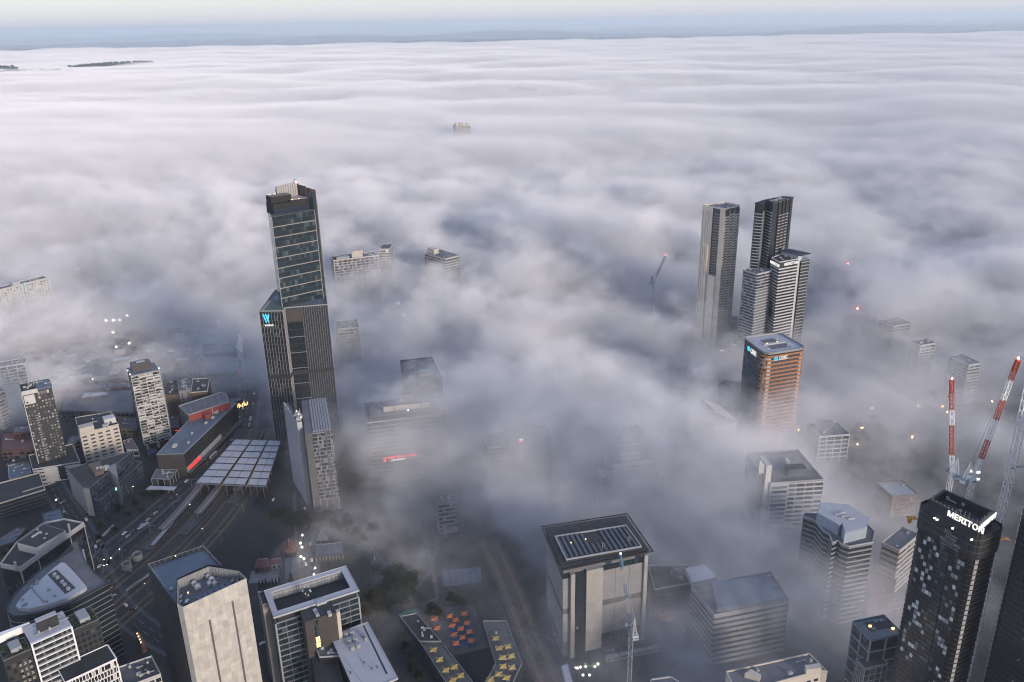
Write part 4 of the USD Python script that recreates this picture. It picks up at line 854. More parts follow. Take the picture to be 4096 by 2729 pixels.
# ------------------------------------------------------------------ umbrellas on the plaza, and the low terrace buildings round it
for lab, z, pts, h in (('narrow dark roof with pale vents, left arm of the umbrella plaza', 'E', [(1790, 1200), (1990, 1200), (1760, 940), (1610, 970)], 9.0), ('yellow-umbrella roof terrace on the left arm of the plaza', 'E', [(2110, 1700), (2330, 1640), (1990, 1205), (1795, 1205)], 8.0),
                       ('yellow-umbrella roof terrace on the right arm of the plaza', 'J', [(60, 1640), (330, 1620), (432, 1400), (290, 1010), (75, 1010), (190, 1400), (150, 1480)], 8.0)):
    b = Bld('terrace_building', lab, at2(z, pts, h), h); b.core(M['conc_dark']); b.roof(M['conc_dark'] if h < 9 else M['roof_dark'], 0); b.parapet(M['conc_grey'], .35, 1.0, .1)
    if h > 8.5 or z == 'J': b.units(M['unit_pale'], 7, 6 if h > 8.5 else 4, h, 2.2)
    for i in b.visible(): b.panes(M['glass_dark'], i, max(2, round(b.edge(i)[3] / 4)), 2, .5, h - 1, .5, .8, .08)
single('play_court', Acc().prism(at2('E', [(2040, 1040), (2262, 1018), (2300, 1230), (2088, 1258)], 0), .0, .06), M['court_blue'], kind='structure')
single('plaza', Acc().prism(at2('E', [(1830, 900), (2290, 850), (2420, 1250), (2080, 1330)], 0), .0, .03), mat('plaza_stone', (.07, .068, .07), .85, .3, .1), kind='structure')
single('play_area', Acc().prism(at2('E', [(1585, 945), (1750, 890), (1780, 925), (1630, 975)], 9.3), 9.27, 9.36), mat('play_green', (.05, .16, .11), .8, .3, .3), kind='structure')
def umbrella(lab, m, loc, grp, w=4.6):
    t = Thing('shade_umbrella', lab, 'umbrella', loc, grp); x, y, z = loc; n = 8; v, f = [], []
    for k in range(n):
        ang = k * 2 * PI / n + PI / 4; r = w * .72 if k % 2 == 0 else w * .40; v.append([x + r * math.cos(ang), y + r * math.sin(ang), z + (2.9 if k % 2 == 0 else 2.75)])
    v = np.array(v + [[x, y, z + 4.0]]); lo = v - [0, 0, .08]; f = [[k, (k + 1) % n, n] for k in range(n)]
    g = [[n + 1 + (k + 1) % n, n + 1 + k, 2 * n + 1] for k in range(n)] + [[k, n + 1 + k, n + 1 + (k + 1) % n] for k in range(n)] + [[k, n + 1 + (k + 1) % n, (k + 1) % n] for k in range(n)]
    t.part('canopy', (np.vstack([v, lo]), np.array(f + g)), m); t.part('pole', Acc().cyl(x, y, z, z + 3.9, .09, n=6), M['steel_grey']); t.part('base', Acc().cyl(x, y, z, z + .2, .5, n=10), M['conc_grey']); return t
OR = [(2200, 932), (2065, 955), (2118, 990), (1925, 980), (2227, 1018), (2088, 1043), (1950, 1065), (2168, 1070), (2248, 1098), (2105, 1123), (2183, 1150), (2265, 1180), (2122, 1205)]
YL = [('E', 1915, 1268), ('E', 1972, 1358), ('E', 2030, 1455), ('E', 2107, 1425), ('E', 2165, 1505), ('E', 2095, 1545)]; YR = [('J', 190, 1162), ('J', 222, 1252), ('J', 303, 1237), ('J', 252, 1340), ('J', 333, 1325), ('J', 258, 1420), ('J', 340, 1430), ('J', 217, 1490), ('J', 290, 1525), ('J', 142, 1540)]
rg = R_(6)
def umbs(lab, m, locs, grp):
    f = umbrella(lab, m, locs[0], grp); copies(f, [(l, rg.uniform(-.25, .25)) for l in locs[1:]], grp, [lab] * (len(locs) - 1))
umbs('orange square shade umbrella standing in the plaza court', M['orange_cloth'], [(*at('E', x, y, 3.2)[:2], .05) for x, y in OR], 'orange umbrellas in the plaza court')
umbs('yellow square shade umbrella on the roof terrace left of the plaza court', M['yellow_cloth'], [(*at(z, x, y, 11.2)[:2], 8.25) for z, x, y in YL], 'yellow umbrellas on the left roof terrace')
umbs('yellow square shade umbrella on the roof terrace beside the tram street', M['yellow_cloth'], [(*at(z, x, y, 11.2)[:2], 8.25) for z, x, y in YR], 'yellow umbrellas on the right roof terrace')

# ------------------------------------------------------------------ old houses in the park
def house(lab, z, pts, eave, ridge, roof, wall, along=0, name='house', hip=0.0, chim=0):
    """Pitched roof over a four-cornered plan (front left, front right, back right, back left)."""
    p = [np.array(q) for q in at2(z, pts, eave)]; b = Bld(name, lab, p, eave, cat='house'); b.core(M[wall])
    if along == 0: e0, e1 = (p[0] + p[3]) / 2, (p[1] + p[2]) / 2; A, B_, C, D = p
    else: e0, e1 = (p[0] + p[1]) / 2, (p[3] + p[2]) / 2; A, B_, C, D = p[1], p[2], p[3], p[0]
    d = e1 - e0; e0, e1 = e0 + d * hip, e1 - d * hip; c = (p[0] + p[2]) / 2; o = [c + (q - c) * 1.06 for q in (A, B_, C, D)]
    v = [[*o[0], eave], [*o[1], eave], [*o[2], eave], [*o[3], eave], [*e0, ridge], [*e1, ridge]]
    r = b.part('roof', Acc().add(v, [[0, 1, 5], [0, 5, 4], [2, 3, 4], [2, 4, 5], [1, 2, 5], [3, 0, 4], [0, 2, 1], [0, 3, 2]]), M[roof])
    b.part('ridge_cap', Acc().bar([*e0, ridge], [*e1, ridge], .35, .25), M['unit_grey'], r)
    for k in range(chim):
        q = e0 + (e1 - e0) * (.2 + .6 * k / max(1, chim - 1)); b.part('chimney', Acc().box(q[0] - .6, q[0] + .6, q[1] - .5, q[1] + .5, eave, ridge + 1.3), M['tan_brick'], r)
    for i in b.visible(): b.panes(M['glass_dark'], i, max(2, round(b.edge(i)[3] / 3.5)), 1, .8, eave - .5, 1.4, .5, .06)
    return b
house('red brick hall with a red gabled roof beside the row of lamps', 'E', [(530, 372), (660, 368), (665, 292), (515, 300)], 6, 11, 'red_brick', 'red_brick', 1)
b = house('long slate-roofed house with a verandah and two chimneys, right of the lamps', 'E', [(840, 395), (1082, 372), (1072, 275), (832, 300)], 5, 9, 'slate_roof', 'red_brick', 0, chim=2)
for k in range(9): b.part('verandah_post', b.ebox(Acc(), 0, k * b.edge(0)[3] / 8, k * b.edge(0)[3] / 8 + .25, 0, 4.8, 2.2, 2.5), M['cream_wall'])
b.part('verandah_roof', b.ebox(Acc(), 0, -.5, b.edge(0)[3] + .5, 4.8, 5.0, 0, 2.8), M['slate_roof'])
b = house('red brick house with a pointed slate roof behind the verandah house', 'E', [(840, 265), (955, 262), (955, 200), (845, 205)], 7, 14, 'slate_roof', 'red_brick', 0, hip=.42, chim=1)
house('grey hip-roofed house with two chimneys, left of the paired lamps', 'E', [(560, 618), (688, 596), (705, 432), (556, 440)], 5, 9.5, 'slate_roof', 'tan_brick', 1, hip=.18, chim=2)
house('dark red tiled house among the mist at the left of the park', 'E', [(270, 520), (420, 500), (420, 440), (290, 450)], 5, 9, 'dark_red', 'red_brick', 0, hip=.15, chim=1)
house('small pale house with a steep roof alone on the park lawn', 'E', [(1345, 500), (1412, 494), (1408, 448), (1352, 452)], 6, 11, 'slate_roof', 'tan_brick', 1)
house('low pale house with a lit doorway in front of the red hall', 'E', [(425, 490), (520, 478), (520, 440), (432, 448)], 4.5, 7.5, 'dark_red', 'cream_wall', 0)
single('car_park_surface', Acc().prism(at2('E', [(220, 660), (500, 645), (500, 535), (240, 550)], 0), 0, .06), mat('pale_paving', (.19, .18, .185), .85, .2, .15), kind='structure')
single('lawn', Acc().prism(at2('E', [(730, 560), (1300, 620), (1850, 700), (1900, 300), (1100, 150), (740, 180)], 0), 0, .012), M['lawn'], kind='structure')
for pts, w in (([(1330, 300), (1420, 420), (1540, 560)], 2.5), ([(1750, 30), (1860, 300), (1900, 500), (1950, 800), (1800, 870)], 3.0), ([(1080, 250), (1260, 330), (1310, 350)], 2.0)):
    a_, _, _ = strip([at('E', *p)[:2] for p in pts], w, .012, .06); single('path', a_, M['pavement'], kind='structure')
single('tennis_court', Acc().prism(at2('E', [(2010, 690), (2354, 650), (2354, 510), (1985, 540)], 0), .0, .06), mat('court_grey_blue', (.07, .10, .14), .8, .2, .05), kind='structure')
for k in range(5):
    q0, q1 = at('E', 2050 + 60 * k, 682 - 7 * k, .1), at('E', 2028 + 60 * k, 545 - 6 * k, .1); single('court_line', Acc().bar(q0, q1, .12, .02), M['marking'], kind='structure')

# ------------------------------------------------------------------ grey slab by the station, and offices wrapped in fog
HN = 77.0
b = Bld('slab_tower', 'narrow pale metal slab with a stepped top edge, rising beside the station', rect('D', (664, 682), (708, 672), (556, 492), HN), HN)
b.core(M['mesh_screen'], inset=.15); L3 = b.edge(3)[3]
for k in range(9): b.part('wall_panel', b.ebox(Acc(), 3, k * L3 / 9 + .12, (k + 1) * L3 / 9 - .12, 1, HN + (.6 if k % 2 else 1.6), -1.2, .12), M['steel_grey'])
b.part('front_wall', b.ebox(Acc(), 0, 0, b.edge(0)[3], 0, HN + 1.5, -.3, .15), M['unit_pale']); b.part('side_wall', b.ebox(Acc(), 1, 0, b.edge(1)[3], 0, HN + .5, -.3, .1), M['conc_dark'])
b.roof(M['roof_grey'], 0)
for t in (8, 15): p = b.loc2(3.5, t); b.part('roof_unit', Acc().box(p[0] - 1.2, p[0] + 2.2, p[1] - 4, p[1] + 4, HN, HN + 3), M['unit_pale'])
for t in (4, 11, 18): p = b.loc2(4.5, t); b.part('roof_lamp', Acc().cyl(*p, HN + 3, HN + 3.7, .5, n=8), M['lit_warm'])
p = b.loc2(6, 12); b.part('mast', Acc().bar([*p, HN], [*p, HN + 8], .25), M['unit_pale'])
b = Bld('office_block', 'grey glass office with pale floor ledges, joined to the narrow metal slab', rect('D', (735, 772), (985, 738), (690, 470), HN - 3), HN - 3)
b.core(M['conc_dark'], inset=.1); L = b.edge(0)[3]
b.panes(M['glass_grey'], 0, 6, 18, 12, HN - 4, .3, .7, .1, u0=L * .26, u1=L * .72); b.panes(M['glass_grey'], 0, 4, 18, 12, HN - 8, .3, .7, .1, u0=L * .78)
for k in range(19): b.part('ledge', b.ebox(Acc(), 0, L * .25, L * .72, 12 + k * 3.4, 12.35 + k * 3.4, 0, .9), M['unit_grey'])
for k in range(18): b.part('ledge', b.ebox(Acc(), 0, L * .78, L, 12 + k * 3.4, 12.35 + k * 3.4, 0, .9), M['unit_grey'])
for s in (.45, .90): b.part('fin', b.ebox(Acc(), 0, L * s, L * s + .4, 12, HN - 3, 0, 1.2), M['unit_grey'])
for s in (.02, .26, .5, .76, .97): b.part('column', b.ebox(Acc(), 0, L * s, L * s + .9, 0, 12, -.3, .3), M['conc_grey'])
b.panes(M['glass_grey'], 1, 8, 18, 12, HN - 4, .3, .7, .1)
b.roof(M['roof_grey'], 0)
for k in range(7): b.rbox('roof_strip', L * (.30 + .1 * k), L * (.30 + .1 * k) + L * .075, 1, b.edge(1)[3] - 1, HN - 3, HN - 2.3 + .15 * (k % 2), M['unit_grey'])
def banded(lab, pts, h, wall='conc_grey', gl='glass_grey', st=3.7, bt=1.5, out=.15, rf='roof_grey', piers=0, seed=1, un=6, name='office_block', z0=2.0, par=None, pm=.5):
    """An office of glass and solid bands, with piers where asked."""
    b = Bld(name, lab, pts, h); b.core(M['glass_dark'], inset=.35); n = int((h - z0 - .5) / st)
    for i in b.visible():
        L = b.edge(i)[3]
        b.panes(M[gl], i, max(2, round(L / 3)), n, h - n * st - .2, h - .3, .15, .3, -.2)
        b.ebands(M[wall], [i], [h - bt - k * st for k in range(n + 1)], bt, out, inn=.5)
        if piers:
            m = max(1, round(L / piers))
            for k in range(m + 1): u_ = min(max(L * k / m, .35), L - .35); b.part('pier', b.ebox(Acc(), i, u_ - .35, u_ + .35, 0, h, -.5, out + .12), M[wall])
    b.roof(M[rf], .2); b.parapet(M[par or wall], pm, .9, out + .05); b.units(M['unit_grey'], seed, un, h, 3.0); return b
# university block: stacked dark roofs, tan roof huts, red lettering low on the front
HU = 62.0
b = banded('dark glass university block with tan roof huts and a red lit sign, sunk in fog', rect('D', (1310, 672), (2030, 590), (1985, 420), HU), HU, 'steel_grey', 'glass_teal', 3.9, .5, .5, 'roof_grey', seed=4, un=4)
L = b.edge(0)[3]
for s0, s1, t0, t1, z1, m in ((.04, .92, 2, 20, HU + 4, 'dark_clad'), (.22, .35, 9, 12, HU + 9, 'cream_wall'), (.36, .70, 9, 12, HU + 9, 'cream_wall'), (.71, .82, 9, 12, HU + 9, 'cream_wall'), (.43, .66, 16, 16.6, HU + 15, 'unit_grey')):
    b.rbox('roof_house', L * s0, L * s1, t0, t1, HU, z1, M[m])
    if m != 'unit_grey': b.rbox('roof_house_top', L * s0 + .2, L * s1 - .2, t0 + .2, t1 - .2, z1, z1 + .3, M['roof_grey'])
p = b.loc2(L * .53, 6); b.part('roof_lamp', Acc().cyl(*p, HU + 4.3, HU + 5.2, .6, n=8), M['lit_pale'])
a, u, n_, _ = b.edge(0); zt = 24.0
words(b, 'WESTERN SYDNEY', 2.1, a + u * L * .215, a + u * L, zt + 1.4, M['lit_red'], .8, 'sign_lettering'); words(b, 'UNIVERSITY', 1.5, a + u * L * .255, a + u * L, zt - 1.0, M['lit_white'], .8, 'sign_lettering')
sh = b.part('sign_shield', b.ebox(Acc(), 0, L * .165, L * .20, zt - .6, zt + 3.2, .5, .9), M['lit_red']); words(b, 'W', 2.0, a + u * (L * .168), a + u * L, zt + .6, M['dark_red'], 1.0, 'shield_letter', parent=sh)
b = banded('taller dark ghost block behind the university block, its top just out of the fog', rect('D', (1690, 300), (1998, 262), (1925, 68), 74), 74, 'dark_clad', 'glass_grey', 3.9, 1.0, seed=7); b.rbox('roof_house', 12, 24, 10, 16, 74, 79, M['unit_grey'])
b = banded('pale mid-rise with a lit red and white hexagon sign, almost lost in fog', rect('I', (122, 442), (310, 415), (300, 300), 58), 58, 'unit_pale', 'glass_blue', 3.8, 1.2, .2, piers=9, seed=2)
b = banded('pale slab with vertical piers beside the hexagon sign, almost lost in fog', rect('I', (318, 365), (700, 330), (690, 240), 62), 62, 'unit_pale', 'glass_blue', 3.8, .6, .2, piers=8, seed=3)
a, u, n_, L = b.edge(0); words(b, 'HSBC', 2.4, a + u * .6, a + u * L, 58.6, M['unit_pale'], .8, 'sign_lettering')
def hexsign(t, c, u, s, z, n_):
    for sx, mm in ((-1, 'lit_red'), (1, 'lit_red'), (0, 'lit_white')):
        tri = [(-1, 1), (0, 0), (-1, -1)] if sx == -1 else [(1, -1), (0, 0), (1, 1)] if sx == 1 else [(-1, 1), (1, 1), (0, 0)]
        v = [[*(c + u * (x * s) + n_ * d), z + y * s] for d in (.8, 1.1) for x, y in tri]
        t.part('sign_piece', Acc().add(v, [[0, 2, 1], [3, 4, 5], [0, 1, 4], [0, 4, 3], [1, 2, 5], [1, 5, 4], [2, 0, 3], [2, 3, 5]]), M[mm])
hexsign(b, a + u * L * .27, u, 1.7, 60.2, n_)
b = Bld('office_block', 'stepped white office of square windows with two lower shoulders, half hidden by fog', rect('I', (1240, 608), (1660, 555), (1590, 462), 52), 52)
def gridwall(b, i, cols, rows, z0, z1, m, pier=.9, band=1.3, gl='glass_grey', u0=0.0, u1=None):
    L = b.edge(i)[3] if u1 is None else u1; dz = (z1 - z0) / rows
    b.panes(M[gl], i, cols, rows, z0, z1, .2, .2, -.25, u0=u0, u1=u1)
    for k in range(rows + 1): b.part('spandrel', b.ebox(Acc(), i, u0, L, z0 + k * dz - band / 2, z0 + k * dz + band / 2, -.5, .1), M[m])
    for k in range(cols + 1):
        u_ = u0 + (L - u0) * k / cols; b.part('pier', b.ebox(Acc(), i, max(u0, u_ - pier / 2), min(L, u_ + pier / 2), z0 - band / 2, z1 + band / 2, -.5, .13), M[m])
b.core(M['dark_clad'], inset=.45)
for i in b.visible(): gridwall(b, i, max(3, round(b.edge(i)[3] / 4.2)), 12, 4, 51, 'white_paint')
b.roof(M['roof_grey'], .3); b.parapet(M['white_paint'], .5, .9, .15); L = b.edge(0)[3]; b.rbox('roof_house', L * .3, L * .72, 5, 11, 52, 57, M['unit_pale'])
for s0, s1, h in ((-6, -.2, 42), (L + .2, L + 5, 42), (L + 5.2, L + 9, 36)):
    a, u, n_, _ = b.edge(0); w = [a + u * s0 - n_ * 1.5, a + u * s1 - n_ * 1.5, a + u * s1 - n_ * 15, a + u * s0 - n_ * 15]; t = Acc().prism(w, 0, h); b.part('shoulder', t, M['white_paint'])
    for r in range(8): b.part('shoulder_window', Acc().obox(a, u, -n_, s0 + 1, s1 - 1, 1.4, 1.5, h - 3.4 - 4 * r, h - 1.2 - 4 * r), M['glass_dark'])
b = banded('faint white office with a recessed roof house, behind the stepped white office', at2('I', [(1330, 420), (1515, 395), (1562, 330), (1490, 235), (1360, 240)], 56), 56, 'white_paint', 'glass_grey', 3.8, 1.6, .2, seed=9); b.rbox('roof_house', 3, 14, 5, 11, 56, 61, M['unit_pale'])
b = banded('faint tall slab behind the finned tower, dissolved in fog', rect('F', (1035, 1420), (1230, 1400), (1220, 1330), 56), 56, 'conc_light', 'glass_grey', 3.7, 1.5, .15, piers=6, seed=5)
b = banded('very faint square block with a pale roof box by the park', rect('D', (1960, 1420), (2130, 1395), (2110, 1320), 30), 30, 'conc_grey', 'glass_grey', 3.7, 1.5, .15, seed=6)

# ------------------------------------------------------------------ hospital and other tops breaking the deck
HD = 84.0
b = banded('long low-topped block breaking the fog, joined to the ring-sign tower', rect('F', (1000, 790), (1408, 742), (1395, 705), HD), HD, 'fin_pale', 'glass_grey', 3.7, .8, .25, 'roof_dark', piers=6, seed=3, un=10)
b.rbox('roof_house', 26, 41, 4, 10, HD, HD + 9, M['cream_wall']); b.rbox('roof_house', 5, 22, 3, 9, HD, HD + 3, M['unit_grey'])
HD2 = 88.0
b = banded('square fawn stair tower with a white ring sign, rising from fog', rect('F', (1420, 686), (1517, 684), (1492, 637), HD2), HD2, 'fin_pale', 'glass_dark', 3.7, 1.7, .1, 'roof_grey', seed=4, un=0, pm=.8)
a, u, n_, L = b.edge(0); c = a + u * L * .72; v = trimesh.creation.torus(1.35, .38, major_sections=20, minor_sections=8).vertices; f = trimesh.creation.torus(1.35, .38, major_sections=20, minor_sections=8).faces
b.part('ring_sign', Acc().add(np.c_[c[0] + u[0] * v[:, 0] + n_[0] * (v[:, 2] + .8), c[1] + u[1] * v[:, 0] + n_[1] * (v[:, 2] + .8), HD2 - 2.2 + v[:, 1]], f), M['lit_white'])
for k in range(4): b.rbox('roof_opening', 2, L - 2, 3 + k * 4.5, 5.5 + k * 4.5, HD2, HD2 + .7, M['roof_dark'])
for s in (.5, .85): b.part('wall_strip', b.ebox(Acc(), 0, L * s, L * s + .6, HD2 - 40, HD2 - 5, 0, .25), M['white_paint'])
b = banded('ghostly pale rooftop dissolving in fog right of the ring-sign tower', rect('F', (1835, 720), (2025, 775), (1975, 690), 88), 88, 'cream_wall', 'glass_grey', 3.7, 1.5, .15, seed=8); b.rbox('roof_house', 2, 16, 4, 12, 88, 95, M['cream_wall'])
b = banded('tiny far tower top alone in the middle of the fog sea', rect_d(at('V', 1047, 290, 106), at('V', 1081, 288, 106), 26), 106, 'cream_wall', 'glass_grey', 3.6, 1.4, .2, seed=2, un=3)
for s in (.02, .28, .52, .78): b.rbox('roof_house', b.edge(0)[3] * s, b.edge(0)[3] * (s + .18), 2, 9, 106, 111 + 3 * (s < .3), M['cream_wall'])
# white flats at the left edge
HY = 66.0
b = Bld('apartment_slab', 'long white apartment slab with many recessed balconies, cut by the left edge', rect('A', (-60, 385), (440, 258), (405, 240), HY), HY)
b.core(M['dark_clad'], inset=.5)
for i in b.visible(): gridwall(b, i, max(3, round(b.edge(i)[3] / 4.0)), 18, 6, HY - 1, 'white_paint', 1.6, 1.5, 'glass_blinds')
L = b.edge(0)[3]; b.part('stair_bay', b.ebox(Acc(), 0, L * .53, L * .57, 0, HY + 2, 0, 1.6), mat('pale_blue_wall', (.42, .52, .55), .7, .1))
b.roof(M['roof_grey'], .2); b.parapet(M['white_paint'], .5, 1.0, .15); b.units(M['unit_pale'], 21, 8, HY, 3); b.rbox('roof_house', L * .36, L * .50, 2, 7, HY, HY + 5, M['unit_pale'])
b = banded('faint white framed slab in the mist at the left edge, beyond the dark apartment tower', rect('A', (-20, 1085), (230, 1045), (225, 1000), 44), 44, 'white_paint', 'glass_grey', 3.7, .7, .2, piers=8, seed=2)
b = banded('misty pale corner block low on the left edge', rect('A', (-40, 1330), (45, 1290), (20, 1240), 40), 40, 'conc_light', 'glass_grey', 3.7, 1.5, .1, piers=8, seed=3)

# ------------------------------------------------------------------ three tall towers on the right
HM = 186.0
b = Bld('apartment_tower', 'tall beige apartment tower with stepped blank fins and warm-lit balconies', at2('G', [(485, 172), (690, 208), (827, 172), (690, 146)], HM), HM)
b.core(M['conc_dark'], inset=.3); L, L1 = b.edge(0)[3], b.edge(1)[3]; fz = 3.1; nf = int((HM - 20) / fz)
b.part('blank_wall', b.ebox(Acc(), 0, 0, L * .47, 0, HM, -.5, .2), mat('beige_wall', (.82, .70, .56), .75, .1, .1)); b.part('blank_wall', b.ebox(Acc(), 0, L * .80, L, 0, HM, -.5, .2), mat('beige_wall', (.82, .70, .56), .75, .1, .1)); b.part('shadow_gap', b.ebox(Acc(), 0, L * .47, L * .53, 0, HM, -.4, -.1), M['black_steel'])
b.part('stepped_fin', b.ebox(Acc(), 0, L * .12, L * .40, 0, HM - 42, .2, 2.6), mat('beige_wall', (.82, .70, .56), .75, .1, .1)); b.part('stepped_fin', b.ebox(Acc(), 0, L * .50, L * .80, 0, HM - 76, .1, 2.2), mat('beige_wall', (.82, .70, .56), .75, .1, .1))
for k in range(nf):
    z = HM - 4 - k * fz
    for s in (.05, .17, .28): b.part('slot_window', b.ebox(Acc(), 0, L * s, L * s + .5, z - 1.8, z, .2 if z > HM - 42 or s < .1 else 2.6, .28 if z > HM - 42 or s < .1 else 2.68), M['glass_dark'])
    if z > HM - 76: b.part('balcony', b.ebox(Acc(), 0, L * .54, L * .79, z - 2.9, z - 1.9, -.2, 1.4), M['conc_grey']); 
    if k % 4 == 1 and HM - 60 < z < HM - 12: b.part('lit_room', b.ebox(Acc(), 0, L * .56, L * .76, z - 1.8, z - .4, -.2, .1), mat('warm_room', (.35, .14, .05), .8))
nc = 3
for k in range(nf):
    z = HM - 8 - k * fz
    for c in range(nc):
        o = .5 * fz * (c % 2); b.part('spandrel', b.ebox(Acc(), 1, L1 * c / nc + .15, L1 * (c + 1) / nc - .15, z - 1.6 + o, z + o, -.4, .35), M['beige_wall'])
b.panes(M['glass_blinds'], 1, 9, nf, 12, HM - 7, .2, .3, -.2)
for c in range(nc + 1): b.part('fin', b.ebox(Acc(), 1, max(0, L1 * c / nc - .2), min(L1, L1 * c / nc + .2), 0, HM - 2, -.4, .5), M['beige_wall'])
b.roof(M['roof_grey'], 1); b.parapet(mat('beige_wall', (.82, .70, .56), .75, .1, .1), .4, 1.6, .1); b.units(M['unit_pale'], 14, 12, HM - .6, 3.5)
HM2 = 198.0
b = Bld('apartment_tower', 'tallest of the right-hand towers, black with white slab lines and a dark vertical recess', at2('G', [(965, 152), (1040, 160), (1062, 128), (1078, 128), (1132, 148), (1320, 98), (1215, 92), (1070, 120)], HM2), HM2)
b.core(M['dark_clad'], inset=.2); nf = int((HM2 - 10) / 3.3)
for i in b.visible():
    L = b.edge(i)[3]
    if L < 2: continue
    long = i == max(b.visible(), key=lambda j: b.edge(j)[3])
    if long:
        b.panes(M['glass_blinds'], i, 7, nf, 6, HM2 - 12, .5, 1.2, .1, u0=L * .27, u1=L * .80); b.panes(M['glass_dark'], i, 3, nf, 6, HM2 - 2, .2, .3, .06, u1=L * .22)
        for k in range(nf - 2): b.part('balcony', b.ebox(Acc(), i, L * .30, L * .78, 8 + k * 3.3, 8.5 + k * 3.3, 0, 1.1), M['white_paint'])
        for s in (.26, .45, .62, .82): b.part('dark_fin', b.ebox(Acc(), i, L * s, L * s + .8, 0, HM2, 0, 1.3), M['dark_clad'])
    else:
        b.panes(M['glass_dark'], i, max(1, round(L / 3)), nf, 6, HM2 - 6, .2, .5, .06)
        for k in range(nf): b.part('slab_line', b.ebox(Acc(), i, .1, L - .1, 6 + k * 3.3, 6.7 + k * 3.3, 0, .9), M['white_paint'])
b.roof(M['roof_grey'], .2); b.parapet(M['dark_clad'], .4, 1.4, .1); b.units(M['unit_pale'], 15, 9, HM2, 3)
b = banded('lower pale-banded wing at the foot of the tallest right-hand tower, veiled by fog', rect('G', (856, 762), (985, 800), (1015, 740), 128), 128, 'unit_pale', 'glass_grey', 3.3, .9, .6, seed=6)
HM3 = 140.0
pw = at2('G', [(1115, 652), (1150, 668), (1192, 692), (1362, 662), (1292, 628), (1200, 620)], HM3)
b = Bld('wave_tower', 'white banded wave-edged tower with a wedge roof and lit lettering', pw, HM3)
b.core(M['glass_dark'], inset=.5); nf = 38
for i in b.visible():
    L = b.edge(i)[3]; b.panes(M['glass_grey'], i, max(1, round(L / 3)), nf, 6, HM3 - 6, .15, .5, -.3)
for k in range(nf): 
    z = HM3 - 8 - k * 3.45; w = 1.0 * math.sin(k * .33); q = [np.array(p) for p in b.pts]; q[1] = q[1] + np.array([-.6, -.8]) * w * 1.6
    P = off(sg.Polygon(q), .35).difference(off(b.poly, -1.2)); b.part('balcony_band', Acc().prism(P, z, z + 1.35), M['white_paint'])
for i in b.visible(): b.part('sign_board', b.ebox(Acc(), i, .1, b.edge(i)[3] - .1, HM3 - 5.2, HM3 - .2, -.1, .3), M['dark_clad'])
a, u, n_, L = b.edge(2); words(b, 'MERITON', 3.0, a + u * L * .24, a + u * L, HM3 - 4.2, M['lit_white'], .5, 'sign_lettering')
a, u, n_, L = b.edge(1); a0 = b.edge(0)[0]; d_ = np.array(pw[2]) - np.array(pw[0]); words(b, 'MERITON', 3.0, np.array(pw[0]) + d_ * .12, np.array(pw[2]), HM3 - 4.2, M['lit_white'], 1.9, 'sign_lettering')
b.roof(M['roof_dark'], .2); b.parapet(M['white_paint'], .5, 1, .2); b.units(M['unit_grey'], 5, 6, HM3, 3)
f1 = at2('G', [(1362, 662), (1386, 650), (1400, 628), (1215, 600), (1205, 618)], HM3); b.part('spine_wall', Acc().prism(f1, 0, HM3 + 6), M['white_paint'])
r1 = at2('G', [(1392, 655), (1474, 640), (1420, 610), (1400, 628)], HM3); b.part('rear_wing', Acc().prism(r1, 0, HM3 - 3), M['glass_grey'])
q0, q1 = np.array(r1[0]), np.array(r1[1]); uu = (q1 - q0) / np.linalg.norm(q1 - q0); nn_ = np.array([uu[1], -uu[0]])
for k in range(36): b.part('wing_band', Acc().obox(q0, uu, nn_, .2, np.linalg.norm(q1 - q0), -.1, .4, HM3 - 5 - k * 3.6, HM3 - 4.2 - k * 3.6), M['conc_light'])
wr = [np.array([*at('G', x, y, HM3 + z)[:2], HM3 + z]) for x, y, z in ((1200, 585, 8), (1385, 628, 9), (1478, 604, 14), (1242, 556, 14))]
v = wr + [w_ + [0, 0, -.8] for w_ in wr]; b.part('wedge_roof', Acc().add(v, [[0, 1, 2], [0, 2, 3], [4, 6, 5], [4, 7, 6], [0, 4, 5], [0, 5, 1], [1, 5, 6], [1, 6, 2], [2, 6, 7], [2, 7, 3], [3, 7, 4], [3, 4, 0]]), M['roof_blue'])

# ------------------------------------------------------------------ rounded tower of orange bands, with its neighbours
HQ = 100.0
raw = sg.Polygon(at2('H', [(858, 238), (1062, 392), (1432, 334), (1195, 196)], HQ)); rp = raw.buffer(-6).buffer(6, quad_segs=3)
rp = sg.polygon.orient(rp, 1.0)
b = Bld('office_tower', 'rounded office tower ringed by paired orange bands, with two lit signs', list(rp.exterior.coords)[:-1], HQ)
b.core(M['glass_dark'], inset=.6); nf = 25; st = 3.85
def longest(dx, dy): return max(range(b.n), key=lambda j: b.edge(j)[3] * (b.edge(j)[2] @ np.array([dx, dy]) > .6))
iL, iF = longest(-.95, -.3), longest(.25, -.97)
for i in b.visible():
    L = b.edge(i)[3]
    if i == iL: b.panes(M['glass_dark'], i, 8, nf, 3, HQ - 4, .15, .4, 1.0); b.part('dark_bay', b.ebox(Acc(), i, .2, L - .2, 3, HQ, -.3, .9), M['dark_clad']); continue
    if i == iF: b.panes(M['glass_mid'], i, 12, nf, 3, HQ - 4, .12, .4, -.4); continue
    n = max(1, round(L / 2.2)); rr = R_(i)
    b.panes(M['glass_blinds'] if i % 3 else M['cream_wall'], i, n, nf, 3, HQ - 4, .1, .5, -.4, name='window' if i % 3 else 'wall_panel')
